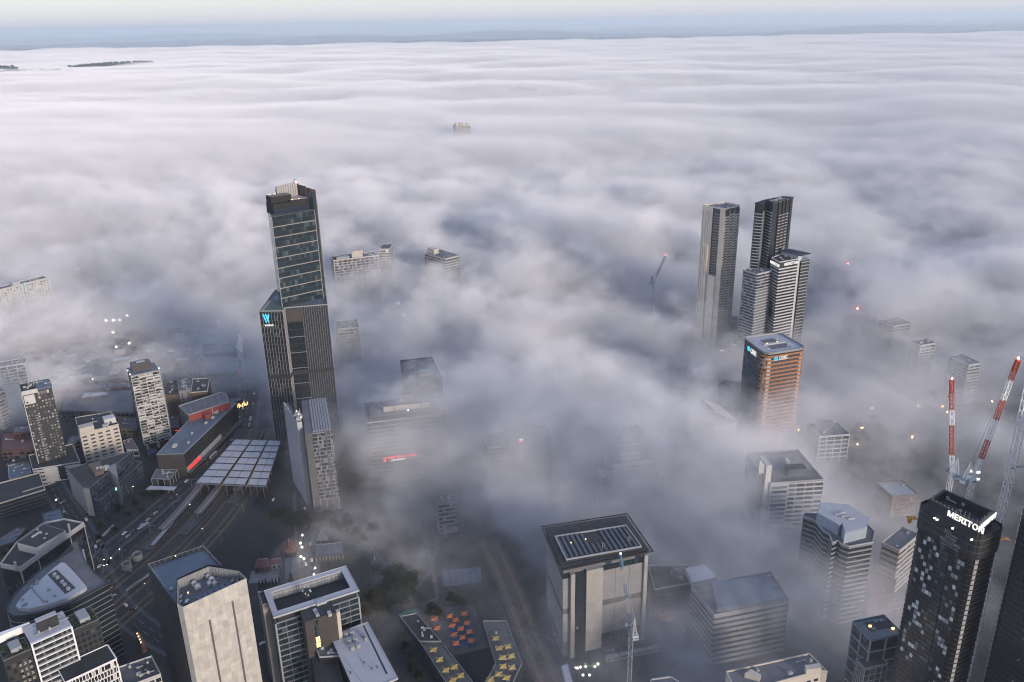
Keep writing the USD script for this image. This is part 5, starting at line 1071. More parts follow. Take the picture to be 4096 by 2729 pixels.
for k in range(nf):
    for dz in (0, .85):
        z = HQ - 3.2 - k * st + dz; P = off(b.poly, .9 if dz else .75).difference(off(b.poly, -.7))
        a, u, n_, L = b.edge(iL); cut = sg.Polygon([a + u * .2 + n_ * 3, a + u * (L - .2) + n_ * 3, a + u * (L - .2) - n_ * 2, a + u * .2 - n_ * 2]); b.part('orange_band', Acc().prism(P.difference(cut), z, z + .42), M['terracotta'])
b.roof(M['roof_white'], .9); b.parapet(M['unit_grey'], .3, 2.2, .35, 'roof_screen', HQ - .6)
for k in range(0, b.n):
    a, u, n_, L = b.edge(k)
    for s in np.arange(0, L, 2.4): b.part('screen_post', b.ebox(Acc(), k, s, s + .2, HQ - .6, HQ + 2.0, .38, .55), M['conc_dark'])
dn, dm = np.array(b.edge(iF)[1]), -np.array(b.edge(iF)[2]); cc = np.array(b.poly.centroid.coords[0])
for k in range(7):
    for t0, t1 in ((-12, -3), (3.5, 12)):
        if k in (0, 6) and t0 > 0: continue
        b.part('roof_louvre', Acc().obox(cc, dn, dm, -9 + k * 2.9, -7.6 + k * 2.9, t0, t1, HQ - .6, HQ + .3), M['roof_dark'])
b.part('roof_walk', Acc().obox(cc, dn, dm, -11, 12, -1.5, 1.5, HQ - .6, HQ + 1.2), M['unit_pale'])
for s, t in ((-7, 0), (4, 0)): q = cc + dn * s + dm * t; b.part('roof_lamp', Acc().box(q[0] - .6, q[0] + .6, q[1] - .4, q[1] + .4, HQ + 1.2, HQ + 1.9), M['lit_warm'])
for s, t in ((-14, 8), (-12, -9), (10, 9), (8, -10), (13, -5)): q = cc + dn * s + dm * t; b.part('roof_unit', Acc().obox(q, dn, dm, -.9, .9, -.7, .7, HQ - .6, HQ + .8), M['unit_pale'])
def ring_logo(t, c, u, n_, z, s):
    for k in range(6):
        a0, a1 = k * PI / 3 + .12, (k + 1) * PI / 3 - .12; p0, p1 = [c + u * (s * math.cos(x)) + n_ * .6 for x in (a0, a1)]
        t.part('sign_logo', Acc().bar([*p0, z + s * math.sin(a0)], [*p1, z + s * math.sin(a1)], s * .32), M['lit_cyan'])
    t.part('sign_logo', Acc().bar([*(c + n_ * .6 - u * s * .35), z - s * .2], [*(c + n_ * .6), z + s * .45], s * .25), M['lit_cyan']); t.part('sign_logo', Acc().bar([*(c + n_ * .6 + u * s * .35), z - s * .2], [*(c + n_ * .6), z + s * .45], s * .25), M['lit_cyan'])
a, u, n_, L = b.edge(iL); ring_logo(b, a + u * L * .30 + n_ * 1.0, u, n_, HQ - 4.6, 2.0); words(b, 'QBE', 4.3, a + u * L * .42, a + u * L, HQ - 6.8, M['lit_white'], 1.5, 'sign_lettering', False)
a, u, n_, L = b.edge(iF); b.part('sign_board', b.ebox(Acc(), iF, 0, L, HQ - 6.6, HQ - 3.3, -.3, .3), M['dark_clad']); ring_logo(b, a + u * L * .14 + n_ * .3, u, n_, HQ - 5.0, 1.8); words(b, 'QBE', 3.4, a + u * L * .24, a + u * L, HQ - 6.6, M['lit_white'], .6, 'sign_lettering', False)
HPK = 47.0
b = banded('beige hotel with faint red and white lettering along its top, veiled by fog', at2('H', [(640, 62), (720, 85), (760, 78), (935, 74), (900, 40), (700, 38)], HPK), HPK, 'cream_wall', 'glass_grey', 3.4, 1.6, .15, 'roof_dark', piers=5, seed=3)
a, u, n_, L = b.edge(2); words(b, 'PARKROYAL', 2.3, a + u * 3, a + u * L, HPK - 3.2, mat('dim_pink', (.5, .22, .22), .6), .6, 'sign_lettering'); b.part('sign_line', b.ebox(Acc(), 2, 14, 19, HPK - 4.4, HPK - 3.8, .4, .6), M['lit_red'])
b = banded('slim white tower with open bands left of the orange-banded tower', rect('H', (748, 292), (790, 300), (870, 225), 44), 44, 'white_paint', 'glass_dark', 3.7, 1.2, .3, seed=5, un=2)
b = banded('dark flat-roofed block with a thin red roof edge, left of the beige hotel', at2('H', [(435, 175), (640, 335), (715, 325), (560, 205)], 24), 24, 'conc_dark', 'glass_dark', 3.7, 1.4, .1, 'roof_grey', seed=8, par='dark_red'); b.rbox('roof_house', 14, 26, 2, 8, 24, 29, M['unit_grey'])
a, u, n_, L = b.edge(1); b.part('lit_sign', b.ebox(Acc(), 1, 1, 5, 21, 22.4, .2, .5), M['lit_white'])
b = banded('long low grey roof with plant strips, among amber street lights', at2('H', [(280, 330), (400, 462), (535, 455), (405, 340)], 18), 18, 'conc_grey', 'glass_dark', 3.7, 1.6, .1, 'roof_blue', seed=9, un=9)
b = banded('low broad-eaved block with a white roof box, in the mist', at2('H', [(245, 535), (330, 570), (610, 545), (650, 505), (300, 495)], 22), 22, 'conc_grey', 'glass_dark', 3.7, 1.0, .6, 'roof_grey', seed=10, un=2); b.rbox('roof_house', 11, 22, 3, 9, 22, 29, M['unit_pale'])
q = b.loc2(16, -.3); b.part('lit_shop', b.ebox(Acc(), 1, 5, 17, 5, 8.6, .3, .7), mat('amber_glass', (.30, .12, .06), .5))
b = banded('angular blue-grey block with a black roof, tucked behind the orange-banded tower', at2('H', [(632, 668), (760, 775), (840, 770), (835, 640), (690, 630)], 30), 30, 'slate_roof', 'glass_dark', 7.0, 5.5, .2, 'roof_dark', seed=11, un=5)
q = at2('H', [(680, 655), (700, 690), (770, 735), (830, 730), (830, 640), (700, 635)], 34); b.part('roof_screen', Acc().prism(sg.Polygon(q).difference(off(sg.Polygon(q), -.8)), 30, 34), M['slate_roof'])
# theatre roof: two white planes folded along a dark ridge
e, r = 30.0, 42.0
pA = [at('H', 365, 868, e), at('H', 432, 945, e), at('H', 582, 912, r), at('H', 447, 800, r)]; pB = [at('H', 492, 795, r - .5), at('H', 600, 915, r - .5), at('H', 800, 990, e), at('H', 668, 872, e + 2)]
t = Thing('theatre_roof', 'folded white theatre roof with a dark ridge strip, rising out of the fog', 'theatre', (*pA[0][:2], 0))
def plate(ps, th=.7):
    v = [np.array(p) for p in ps] + [np.array(p) - [0, 0, th] for p in ps]; a_ = Acc().add(v, [[0, 1, 2], [0, 2, 3], [4, 6, 5], [4, 7, 6], [0, 4, 5], [0, 5, 1], [1, 5, 6], [1, 6, 2], [2, 6, 7], [2, 7, 3], [3, 7, 4], [3, 4, 0]]); return a_
t.part('roof_plane', plate(pA), M['roof_white']); t.part('roof_plane', plate(pB), M['roof_white']); t.part('ridge_strip', plate([pA[3], pA[2], pB[1], pB[0]], .5), M['dark_clad'])
t.part('wall', Acc().prism([p[:2] for p in (pA[0], pA[1], pB[1], pB[2], pB[3], pB[0], pA[3])], 0, e - 3), M['white_paint'])
b = banded('dark-roofed block with a gridded pale front, right of the orange-banded tower', rect('H', (1560, 1145), (1838, 1125), (1800, 1010), 26), 26, 'unit_pale', 'glass_dark', 4.2, .9, .2, 'slate_roof', piers=8, seed=3, un=3)
house('dark gabled roof beside the gridded pale front, in the mist', 'H', [(1515, 1090), (1640, 1085), (1690, 1020), (1540, 1000)], 27, 34, 'slate_roof', 'conc_grey', 0)
p = at('H', 1555, 1270, 8); tk = Thing('water_tank', 'pale round tank in the mist in front of the gridded pale block', 'tank', (p[0], p[1], 0)); tk.part('drum', Acc().prism(sg.Point(p[:2]).buffer(4.5).difference(sg.Point(p[:2]).buffer(4.0)), 0, 8), M['unit_pale']); tk.part('floor', Acc().cyl(p[0], p[1], 0, 5, 4.0, n=20), M['conc_dark'])
p = at('H', 1945, 920, 9); dm_ = trimesh.creation.icosphere(3); v = dm_.vertices * [11, 7, 8]; keep = Acc().add(v * [1, 1, .8] + [p[0], p[1], 2.0], dm_.faces); single('dome_roof', keep, M['roof_white'], 'small smooth white dome in the mist right of the orange-banded tower', 'dome', smooth=True)

# ------------------------------------------------------------------ grey tower with the white portal, zigzag tower, banded block
HZ = 64.0
b = Bld('office_tower', 'grey office tower with a tall white portal frame on its roof edge', rect('V', (1768, 1112), (1893, 1104), (1822, 1036), HZ), HZ)
b.core(M['glass_dark'], inset=.3); L = b.edge(0)[3]
for i in b.visible():
    Li = b.edge(i)[3]; gridwall(b, i, max(2, round(Li / 7)), 16, 4, HZ - 1, 'unit_pale' if i == 0 else 'unit_grey', .6, 1.3)
b.part('white_bay', b.ebox(Acc(), 0, L * .02, L * .36, 0, HZ + .5, 0, .5), M['unit_pale'])
for k in range(16): b.part('bay_window', b.ebox(Acc(), 0, L * .05, L * .33, 4 + k * 3.7, 6.2 + k * 3.7, .5, .55), M['glass_grey'])
b.roof(M['roof_grey'], .3); b.parapet(M['unit_grey'], .5, 1.0, .1)
p0, p1 = b.loc2(0, 2), b.loc2(0, 14); u2 = (p1 - p0) / np.linalg.norm(p1 - p0); w2 = np.array([u2[1], -u2[0]])
po = b.part('portal_post', Acc().obox(p0, u2, w2, -1.2, .6, -3, 1, 0, HZ + 13), M['white_paint']); b.part('portal_post', Acc().obox(p0, u2, w2, 12, 13.4, -3, 1, 0, HZ + 13), M['white_paint']); b.part('portal_lintel', Acc().obox(p0, u2, w2, -1.2, 13.4, -3, 1, HZ + 13, HZ + 14.6), M['white_paint'])
b.rbox('plant_room', L * .42, L * .74, 8, 15, HZ, HZ + 6, M['slate_roof']); b.rbox('plant_roof', L * .41, L * .75, 7.8, 15.2, HZ + 6, HZ + 6.4, M['roof_dark'])
for k in range(5): b.rbox('roof_fan', L * (.52 + .02 * k), L * (.58 + .02 * k), 18 + 3 * k, 20 + 3 * k, HZ, HZ + 2.2, M['cream_wall'])
for k in range(2): b.part('roof_rail', b.ebox(Acc(), k, .5, b.edge(k)[3] - .5, HZ + .9, HZ + 1.1, -3.0, -2.8), M['black_steel'])
HG2 = height_over(('K', 1815, 290), ('K', 1758, 1010)); HG2 = min(max(HG2, 60), 80)
zig = [(1600, 325), (1818, 285), (1835, 190), (1700, 50), (1195, 18), (1180, 48), (1300, 92), (1370, 180), (1420, 205), (1450, 290), (1500, 270), (1530, 300)]
b = Bld('zigzag_tower', 'dark office tower of zigzag pale bands with a blue plant house on top', at2('K', zig, HG2), HG2)
b.core(M['glass_dark'], inset=.3)
for i in b.visible(): b.panes(M['glass_teal'], i, max(1, round(b.edge(i)[3] / 2.6)), 19, 3, HG2 - 1, .15, .3, -.15)
for k in range(19): b.bands(M['conc_grey'], [HG2 - 1.4 - k * 3.7], 1.1, .25)
b.part('lit_window', b.ebox(Acc(), 7, .3, b.edge(7)[3] - .3, HG2 - 12.4, HG2 - 10.4, -.1, .12), mat('gold_room', (.35, .22, .05), .6))
b.roof(M['roof_grey'], .2); b.parapet(M['unit_pale'], .5, .8, .3)
q = at2('K', [(1555, 250), (1760, 195), (1775, 100), (1590, -20), (1330, -40), (1300, 60), (1500, 175), (1530, 160)], HG2 + 4); b.part('plant_house', Acc().prism(q, HG2, HG2 + 8), mat('pale_blue_panel', (.30, .36, .42), .6, .12, .2)); b.part('plant_roof', Acc().prism(off(sg.Polygon(q), -.4), HG2 + 8, HG2 + 8.3), M['roof_white'])
for x, y in ((1500, 20), (1560, 40), (1620, 60), (1540, 5)): p = at('K', x, y, HG2 + 9); b.part('roof_unit', Acc().obox(p, [.97, .25], [-.25, .97], -2.4, 2.4, -.6, .6, HG2 + 8.3, HG2 + 9.2), M['unit_pale'])
b = banded('broad foggy office with strong horizontal stripes, right of the blue crane', at2('K', [(360, 955), (1050, 822), (880, 560), (150, 692)], 40), 40, 'conc_grey', 'glass_dark', 4.0, 2.2, .25, 'roof_grey', seed=5, un=7)
q = at2('K', [(390, 880), (470, 880), (1000, 790), (840, 590), (335, 640)], 44); b.part('roof_house', Acc().prism(q, 40, 44), M['roof_blue'])
b = banded('flat black-roofed block between the beige corner towers and the white roof deck', at2('J', [(1655, 718), (2000, 660), (1960, 500), (1590, 500)], 30), 30, 'conc_dark', 'glass_dark', 3.8, 2.6, .2, 'roof_dark', seed=6, un=4, par='unit_pale')
q = at2('K', [(160, 655), (390, 600), (270, 485), (95, 520)], 37); d = Bld('roof_deck', 'pale blank roof deck standing on the flat black-roofed block', q, 37, 33); d.core(M['roof_white'], 'deck'); d.part('support', Acc().prism(off(d.poly, -3), 30.4, 33), M['conc_grey'])
b = banded('low curved-front restaurant terrace with orange round parasols, in the mist', at2('J', [(1620, 945), (1760, 1175), (1900, 1240), (2000, 1200), (1960, 930), (1700, 900)], 10), 10, 'conc_dark', 'glass_dark', 3.5, 2.0, .1, 'roof_dark', seed=6, un=2)
fp = None
for x, y in ((1720, 945), (1765, 920), (1740, 980), (1790, 990), (1810, 960)):
    p = at('J', x, y, 13)
    if fp is None:
        fp = Thing('round_parasol', 'round orange parasol on the curved restaurant terrace', 'umbrella', (p[0], p[1], 10.3), 'round parasols on the restaurant terrace'); fp.part('canopy', Acc().cyl(p[0], p[1], 12.6, 13.4, 2.3, .1, 14), M['orange_cloth']); fp.part('pole', Acc().cyl(p[0], p[1], 10.3, 12.8, .08, n=6), M['steel_grey'])
    else: copies(fp, [((p[0], p[1], 10.3), 0)], 'round parasols on the restaurant terrace', ['round orange parasol on the curved restaurant terrace'])
b = Bld('office_block', 'beige block with rows of small paired windows, at the bottom edge', at2('K', [(560, 1680), (1340, 1470), (1400, 1480), (1235, 1312), (840, 1400), (470, 1478)], 44), 44)
b.core(M['cream_wall']); L = b.edge(0)[3]; b.panes(M['glass_dark'], 0, 11, 9, 3, 41, 2.2, 2.4, .08); b.roof(M['roof_grey'], .3); b.parapet(M['cream_wall'], .5, 1.0, .1); b.units(M['unit_grey'], 6, 7, 44, 3)
q = at2('K', [(1205, 1480), (1345, 1465), (1320, 1420), (1190, 1440)], 46); b.part('lift_house', Acc().prism(q, 44, 48), M['cream_wall']); q = at2('K', [(640, 1500), (780, 1540), (790, 1510), (700, 1460)], 46); b.part('lift_house', Acc().prism(q, 44, 47), M['cream_wall'])
HI = 56.0
b = Bld('steel_frame_office', 'dark glass office in a pale steel frame, left of the tower being finished', rect('K', (1800, 1185), (2090, 1125), (1960, 950), HI), HI)
b.core(M['dark_clad'], inset=.8)
for i in b.visible():
    L = b.edge(i)[3]; n = max(2, round(L / 3)); b.panes(M['glass_dark'], i, n, 13, 2, HI - 1, .2, .5, -.6)
    for k in range(3): b.part('frame_post', b.ebox(Acc(), i, max(0, L * k / 2 - .3), min(L, L * k / 2 + .3), 0, HI, -.3, .5), M['steel_grey'])
    for k in range(7): b.part('frame_beam', b.ebox(Acc(), i, 0, L, HI - .5 - k * 8, HI - k * 8, -.25, .4), M['steel_grey'])
b.roof(mat('roof_teal', (.09, .12, .13), .6, .2, .1), 0); b.parapet(M['roof_blue'], .6, .8, .3); q = at2('K', [(1790, 1095), (2000, 1060), (1960, 1000), (1740, 1020)], HI); b.part('roof_well', Acc().prism(q, HI, HI + .4), M['roof_dark'])
for x, y, mm in ((1795, 1050, 'lit_warm'), (2005, 1070, 'lit_warm'), (1850, 1010, 'unit_grey'), (1900, 1000, 'unit_grey'), (1830, 1075, 'unit_grey')): p = at('K', x, y, HI + 1); b.part('roof_lamp' if 'lit' in mm else 'roof_unit', Acc().box(p[0] - .8, p[0] + .8, p[1] - .5, p[1] + .5, HI + .3, HI + 1.3), M[mm])
b = Bld('steel_frame_annex', 'lower bay of the steel-framed office, set forward and gridded in pale steel', rect('K', (1745, 1450), (1960, 1400), (1925, 1300), 41), 41); b.core(M['dark_clad'], inset=.5)
for i in b.visible(): gridwall(b, i, 4 if i == 0 else 6, 9, 2, 40, 'steel_grey', .35, .35, 'glass_dark')
b.roof(M['roof_dark'], .3); b.parapet(M['steel_grey'], .4, .6, .1)
b = Bld('low_building', 'low red brick roof with bare steel frames behind the steel-framed office', at2('K', [(1790, 790), (2010, 745), (2040, 600), (1840, 520)], 16), 16); b.core(M['red_brick']); b.roof(M['red_brick'], .2)
for k in range(4): q0, q1 = b.loc2(2 + 5 * k, 2), b.loc2(2 + 5 * k, 18); b.part('roof_frame', Acc().bar([*q0, 19], [*q1, 19], .3).bar([*q0, 16], [*q0, 19], .3).bar([*q1, 16], [*q1, 19], .3), M['unit_grey'])
b = Bld('truss_bridge', 'long steel lattice structure left of the tower being finished', rect('K', (1770, 900), (2110, 820), (2100, 740), 14), 14, 9)
L, D_ = b.edge(0)[3], b.edge(1)[3]; ac = Acc()
for t_ in (0, D_):
    for z in (9, 14): ac.bar([*b.loc2(0, t_), z], [*b.loc2(L, t_), z], .4)
    for k in range(12): ac.bar([*b.loc2(L * k / 12, t_), 9], [*b.loc2(L * (k + 1) / 12, t_), 14], .25)
for k in range(13): ac.bar([*b.loc2(L * k / 12, 0), 14], [*b.loc2(L * k / 12, D_), 14], .3)
b.part('lattice', ac, M['unit_grey'])
for k in range(4): p = b.loc2(L * k / 3, D_ / 2); b.part('column', Acc().cyl(*p, 0, 9, .5, n=8), M['conc_grey'])
b = banded('misty beige block with stepped floors behind the tower being finished', rect('M', (548, 600), (690, 480), (560, 430), 40), 40, 'conc_light', 'glass_grey', 4.2, 2.0, .3, seed=4, un=2)
b = banded('pinkish low block with dotted windows, in the mist beyond the red-jibbed cranes', rect('M', (500, 205), (690, 185), (680, 70), 20), 20, 'tan_brick', 'glass_grey', 4, 2.4, .1, 'unit_grey', piers=4, seed=4, un=2)
b = banded('white gridded tower shrouded in fog, upper right', rect('L', (1130, 100), (1305, 70), (1290, 0), 56), 56, 'unit_pale', 'glass_grey', 3.5, 1.4, .3, piers=6, seed=3, un=4)
b = banded('white balcony slab shrouded in fog, right of the gridded tower', rect('L', (1470, 225), (1700, 330), (1830, 300), 46), 46, 'unit_pale', 'glass_grey', 3.5, 1.6, .3, piers=7, seed=4, un=3)
b = banded('faint banded top behind the gridded tower in the fog', rect('H', (2235, 130), (2400, 100), (2380, 30), 60), 60, 'unit_pale', 'glass_grey', 3.5, 1.4, .3, seed=5, un=2)
b = banded('misty low roof with louvres beside the left red jib', rect('L', (1330, 660), (1620, 620), (1600, 560), 18), 18, 'unit_grey', 'glass_grey', 3.5, 1.4, .1, seed=5, un=3)

# ------------------------------------------------------------------ police-like block with the wide louvred roof
HO = 69.0
slab = at2('J', [(776, 545), (1642, 362), (1400, 12), (605, 135)], HO); sp_ = sg.Polygon(slab)
b = Bld('civic_block', 'pale concrete block with a dark glazed slot under a wide black overhanging roof', list(off(sp_, -3.2).exterior.coords)[:-1], HO - 2)
i0 = max(range(b.n), key=lambda j: b.edge(j)[3] * (b.edge(j)[2] @ np.array([.2, -1]) > .7)); i3 = max(range(b.n), key=lambda j: b.edge(j)[3] * (b.edge(j)[2] @ np.array([-1, -.1]) > .7)); L = b.edge(i0)[3]
b.core(M['mesh_screen']); 
b.part('roof_slab', Acc().prism(off(sp_, -2.2), HO - 1, HO), M['roof_dark']); b.part('roof_edge', Acc().prism(sp_.difference(off(sp_, -.5)), HO - .6, HO + .1), M['black_steel'])
r0 = off(sp_, -.3); cs = list(sg.polygon.orient(sp_, 1.0).exterior.coords)[:-1]
for j in range(4):
    p, q = np.array(cs[j]), np.array(cs[(j + 1) % 4]); nn_ = np.array([(q - p)[1], -(q - p)[0]]) / np.linalg.norm(q - p)
    for k in range(1, int(np.linalg.norm(q - p) / 2.2)): c_ = p + (q - p) * k * 2.2 / np.linalg.norm(q - p); b.part('roof_louvre', Acc().bar([*(c_ - nn_ * .5), HO - .25], [*(c_ - nn_ * 2.3), HO - .25], .25, .4), M['black_steel'])
q = at2('J', [(838, 440), (1535, 318), (1390, 120), (730, 222)], HO + 2); pp = sg.Polygon(q)
b.part('plant_tray', Acc().prism(pp, HO, HO + 1.2), M['roof_dark']); b.part('plant_kerb', Acc().prism(pp.difference(off(pp, -.7)), HO + 1.2, HO + 2.2), M['steel_grey'])
A_, B_, C_, D__ = [np.array(x) for x in q]
for k in range(15):
    s = (k + .4) / 15.2; q0, q1 = A_ + (B_ - A_) * s, D__ + (C_ - D__) * s; q0, q1 = q0 + (q1 - q0) * .07, q0 + (q1 - q0) * .93
    if 6 <= k <= 8: q1 = q0 + (q1 - q0) * .45
    b.part('plant_louvre', Acc().bar([*q0, HO + 1.75], [*q1, HO + 1.75], 1.7, .5), M['slate_roof'])
for x, y in ((1172, 330), (1408, 270)): p = at('J', x, y, HO + 2); b.part('flue', Acc().cyl(p[0], p[1], HO + 1.2, HO + 5, .35).cyl(p[0] + 1, p[1], HO + 1.2, HO + 5, .35), M['metal_bright'])
for x, y in ((1017, 255), (884, 288)): p = at('J', x, y, HO + 2); b.part('roof_lamp', Acc().cyl(p[0], p[1], HO + 1.8, HO + 2.6, .4), M['lit_warm'])
z1 = HO - 9
def fr(nm, s0, s1, za, zb, d0, d1, m, i=i0): return b.part(nm, b.ebox(Acc(), i, L * s0, L * s1, za, zb, d0, d1), M[m])
mat('conc_mid', (.32, .305, .285), .8, .2, .12, bump=.2)
fr('pier', .075, .122, 0, HO - 5, 0, 3.0, 'conc_mid'); fr('glazed_slot', .124, .255, 0, HO - 6, 0, 1.6, 'glass_dark'); fr('shaft_wall', .257, .452, 3, HO - 4.6, 0, 3.0, 'conc_mid'); fr('pier', .958, 1.0, 0, HO - 3, 0, 2.2, 'conc_mid')
for k in range(7): fr('shaft_joint', .257, .452, 8 + k * 8, 8.06 + k * 8, 3.0, 3.02, 'conc_grey')
zs_ = [12, 19.2, 26.4, 33.6, 37.5, 44.6, 51.8, z1]
for c in range(3):
    for r in range(7):
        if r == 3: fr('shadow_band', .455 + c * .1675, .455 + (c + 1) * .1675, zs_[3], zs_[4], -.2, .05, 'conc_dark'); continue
        s0, s1 = .455 + c * .1675, .455 + (c + 1) * .1675 - .003; pn = fr('panel', s0, s1, zs_[r] + .06, zs_[r + 1] - .06, -.1, .35, 'conc_grey')
        for k in range(9): zz = zs_[r] + .5 + k * (zs_[r + 1] - zs_[r] - .8) / 9; b.part('panel_rib', b.ebox(Acc(), i0, L * s0 + .2, L * s1 - .2, zz, zz + .35, .35, .45), M['conc_grey'], pn)
for r in range(7):
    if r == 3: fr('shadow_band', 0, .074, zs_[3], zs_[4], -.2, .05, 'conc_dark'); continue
    fr('panel', .0, .074, zs_[r] + .06, zs_[r + 1] - .06, -.1, .35, 'conc_grey')
b.panes(M['glass_teal'], i0, 15, 1, z1, HO - 5, .15, .2, .3, u0=L * .455, u1=L * .957); b.panes(M['glass_teal'], i0, 3, 1, z1, HO - 5, .15, .2, .3, u0=0, u1=L * .074)
for s in (.50, .86): fr('blue_window', s, s + .07, HO - 5, HO - 2.2, -.1, .3, 'glass_blue')
fr('shopfront', .455, .957, .3, 11, -.1, .15, 'glass_dark')
for k in range(14):
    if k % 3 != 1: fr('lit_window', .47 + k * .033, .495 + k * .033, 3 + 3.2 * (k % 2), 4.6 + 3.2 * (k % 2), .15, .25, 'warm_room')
L3 = b.edge(i3)[3]
for c in range(6):
    for r in range(7):
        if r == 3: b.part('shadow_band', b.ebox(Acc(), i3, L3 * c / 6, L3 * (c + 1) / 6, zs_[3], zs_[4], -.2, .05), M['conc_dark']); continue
        b.part('panel', b.ebox(Acc(), i3, L3 * c / 6 + .05, L3 * (c + 1) / 6 - .05, zs_[r] + .06, zs_[r + 1] - .06, -.1, .3), M['conc_grey'])
b.panes(M['glass_teal'], i3, 10, 1, z1, HO - 3, .15, .2, .3)

# ------------------------------------------------------------------ tower being finished, and its neighbour at the right edge
HT2 = 150.0
raw = sg.Polygon(at2('M', [(688, 262), (1135, 505), (1325, 425), (880, 200)], HT2)); rp = sg.polygon.orient(raw.buffer(-4).buffer(4, quad_segs=3), 1.0)
b = Bld('apartment_tower', 'black rounded tower under construction with a lit sign crown and scattered bright windows', list(rp.exterior.coords)[:-1], HT2)
b.core(M['dark_clad'], inset=.3); nf = 46; dz = (HT2 - 14) / nf; rg = R_(8)
big = sorted(b.visible(), key=lambda j: -b.edge(j)[3])[:2]
for i in b.visible():
    L = b.edge(i)[3]; n = max(1, round(L / 1.9)); long = i in big
    b.panes(M['glass_few'], i, n, nf, 1, HT2 - 13, .22, .55, .1, skip=(lambda c, r, n=n: .42 * n < c < .66 * n) if long and L > 15 else None, limit=290)
    if long and L > 15: b.panes(M['glass_dark'], i, 2, nf, 1, HT2 - 13, .1, .5, .05, name='dim_window', u0=L * .44, u1=L * .66, limit=100)
for k in range(nf + 1): b.bands(M['brown_clad'], [1 + k * dz - .18], .3, .28, 'slab_edge')
sc = off(b.poly, .8); b.part('scaffold_screen', Acc().prism(sc.difference(off(b.poly, .7)), HT2 - 12, HT2 + 1), M['black_steel'])
for k in range(60):
    p = sc.exterior.interpolate(k / 60, normalized=True); b.part('scaffold_post', Acc().cyl(p.x, p.y, HT2 - 14, HT2 + rg.uniform(.5, 3), .06, n=5), M['conc_dark'])
for z in (HT2 - 9, HT2 - 5.5, HT2 - 2): b.part('scaffold_deck', Acc().prism(off(b.poly, 1.0).difference(off(b.poly, .82)), z, z + .3), M['conc_dark'])
b.roof(M['roof_dark'], .5)
cr = at2('M', [(772, 200), (1142, 390), (1258, 292), (885, 128)], HT2 + 9); ac = sg.Polygon(cr)
b.part('crown', Acc().prism(ac.difference(off(ac, -1.2)), HT2 - .3, HT2 + 8), M['dark_clad']); b.part('crown_floor', Acc().prism(off(ac, -1.1), HT2, HT2 + 4), M['black_steel'])
for k in range(40): p = ac.exterior.interpolate(k / 40, normalized=True); b.part('crown_post', Acc().cyl(p.x, p.y, HT2 + 8, HT2 + 8 + rg.uniform(1.0, 3.5), .1, n=5), M['unit_grey'])
b.units(M['unit_pale'], 40, 6, HT2 + 4, 2.0)
A_, B_ = np.array(cr[0]), np.array(cr[1]); C_ = np.array(cr[2]); dAB = B_ - A_
words(b, 'MERITON', 2.9, A_ + dAB * .40, B_, HT2 + 4.6, M['lit_white'], .25, 'sign_lettering', depth=.5); words(b, 'MERITON', 2.6, B_ + (C_ - B_) * .06, C_, HT2 + 4.8, M['lit_white'], .25, 'sign_lettering', depth=.5)
dim = mat('dim_lettering', (.30, .30, .31), .6); i = big[0]; i = max(big, key=lambda j: b.edge(j)[2] @ np.array([-.5, -.8])); a, u, n_, L = b.edge(i)
for tx, hh, z, s in (('Meriton', .8, HT2 - 4.3, .50), ('Residences', .95, HT2 - 5.6, .50), ('NOW', 1.7, HT2 - 7.9, .54), ('SELLING', 1.8, HT2 - 10.3, .44), ('1300 777 375', 1.0, HT2 - 12.2, .46)): words(b, tx, hh, a + u * L * s, a + u * L, z, dim, 1.15, 'banner_lettering', True, .08)
for s, z in ((.15, HT2 - .6), (.20, HT2 - .8), (.52, HT2 - .9), (.9, HT2 - 1.5)): p = A_ + dAB * s; b.part('site_lamp', Acc().box(p[0] - .5, p[0] + .5, p[1] - 1.3, p[1] - .9, z, z + .8), M['lit_pale'])
p = at('M', 640, 345, HT2 - 6); b.part('loading_platform', Acc().box(p[0] - 2.2, p[0] + 2.5, p[1] - 1.2, p[1] + 1.2, HT2 - 7, HT2 - 6.4).box(p[0] - 1.6, p[0], p[1] - .8, p[1] + .8, HT2 - 9.4, HT2 - 7), M['crane_yellow'])
HT3 = 205.0
P0 = np.array(at('M', 1290, 1120, 100)[:2]); d0 = np.array([math.cos(.42), math.sin(.42)]); d1 = np.array([-math.sin(.42), math.cos(.42)]); P0 = P0 - d1 * 24 - d0 * 4.5
raw = sg.Polygon([P0, P0 + d0 * 34, P0 + d0 * 34 + d1 * 24, P0 + d1 * 24]); rp = sg.polygon.orient(raw.buffer(-3).buffer(3, quad_segs=3), 1.0)
b = Bld('apartment_tower', 'black tower cut by the right edge, its face chequered with lit and dark windows', list(rp.exterior.coords)[:-1], HT3)
b.core(M['dark_clad'], inset=.3); nf = 64; dz = (HT3 - 3) / nf
for i in b.visible(): L = b.edge(i)[3]; b.panes(M['glass_few'], i, max(1, round(L / 1.9)), nf, 1, HT3 - 2, .22, .6, .1, limit=290)
for k in range(nf): b.bands(M['brown_clad'], [1 + k * dz - .18], .3, .25, 'slab_edge')
for k in range(0, nf, 4):
    p = P0 + d0 * .5 + d1 * 8; b.part('scaffold_tie', Acc().bar([*(p - d0 * 2.6), 3 + k * dz], [*(p - d0 * .2), 3 + k * dz], .25), M['unit_grey'])
for k in range(3): b.part('wall_tie', Acc().bar([*(P0 - d0 * 6), 118 + k * 14], [*(P0 + d1 * 6), 119 + k * 14], .4), M['crane_blue'] if k == 1 else M['crane_yellow'])

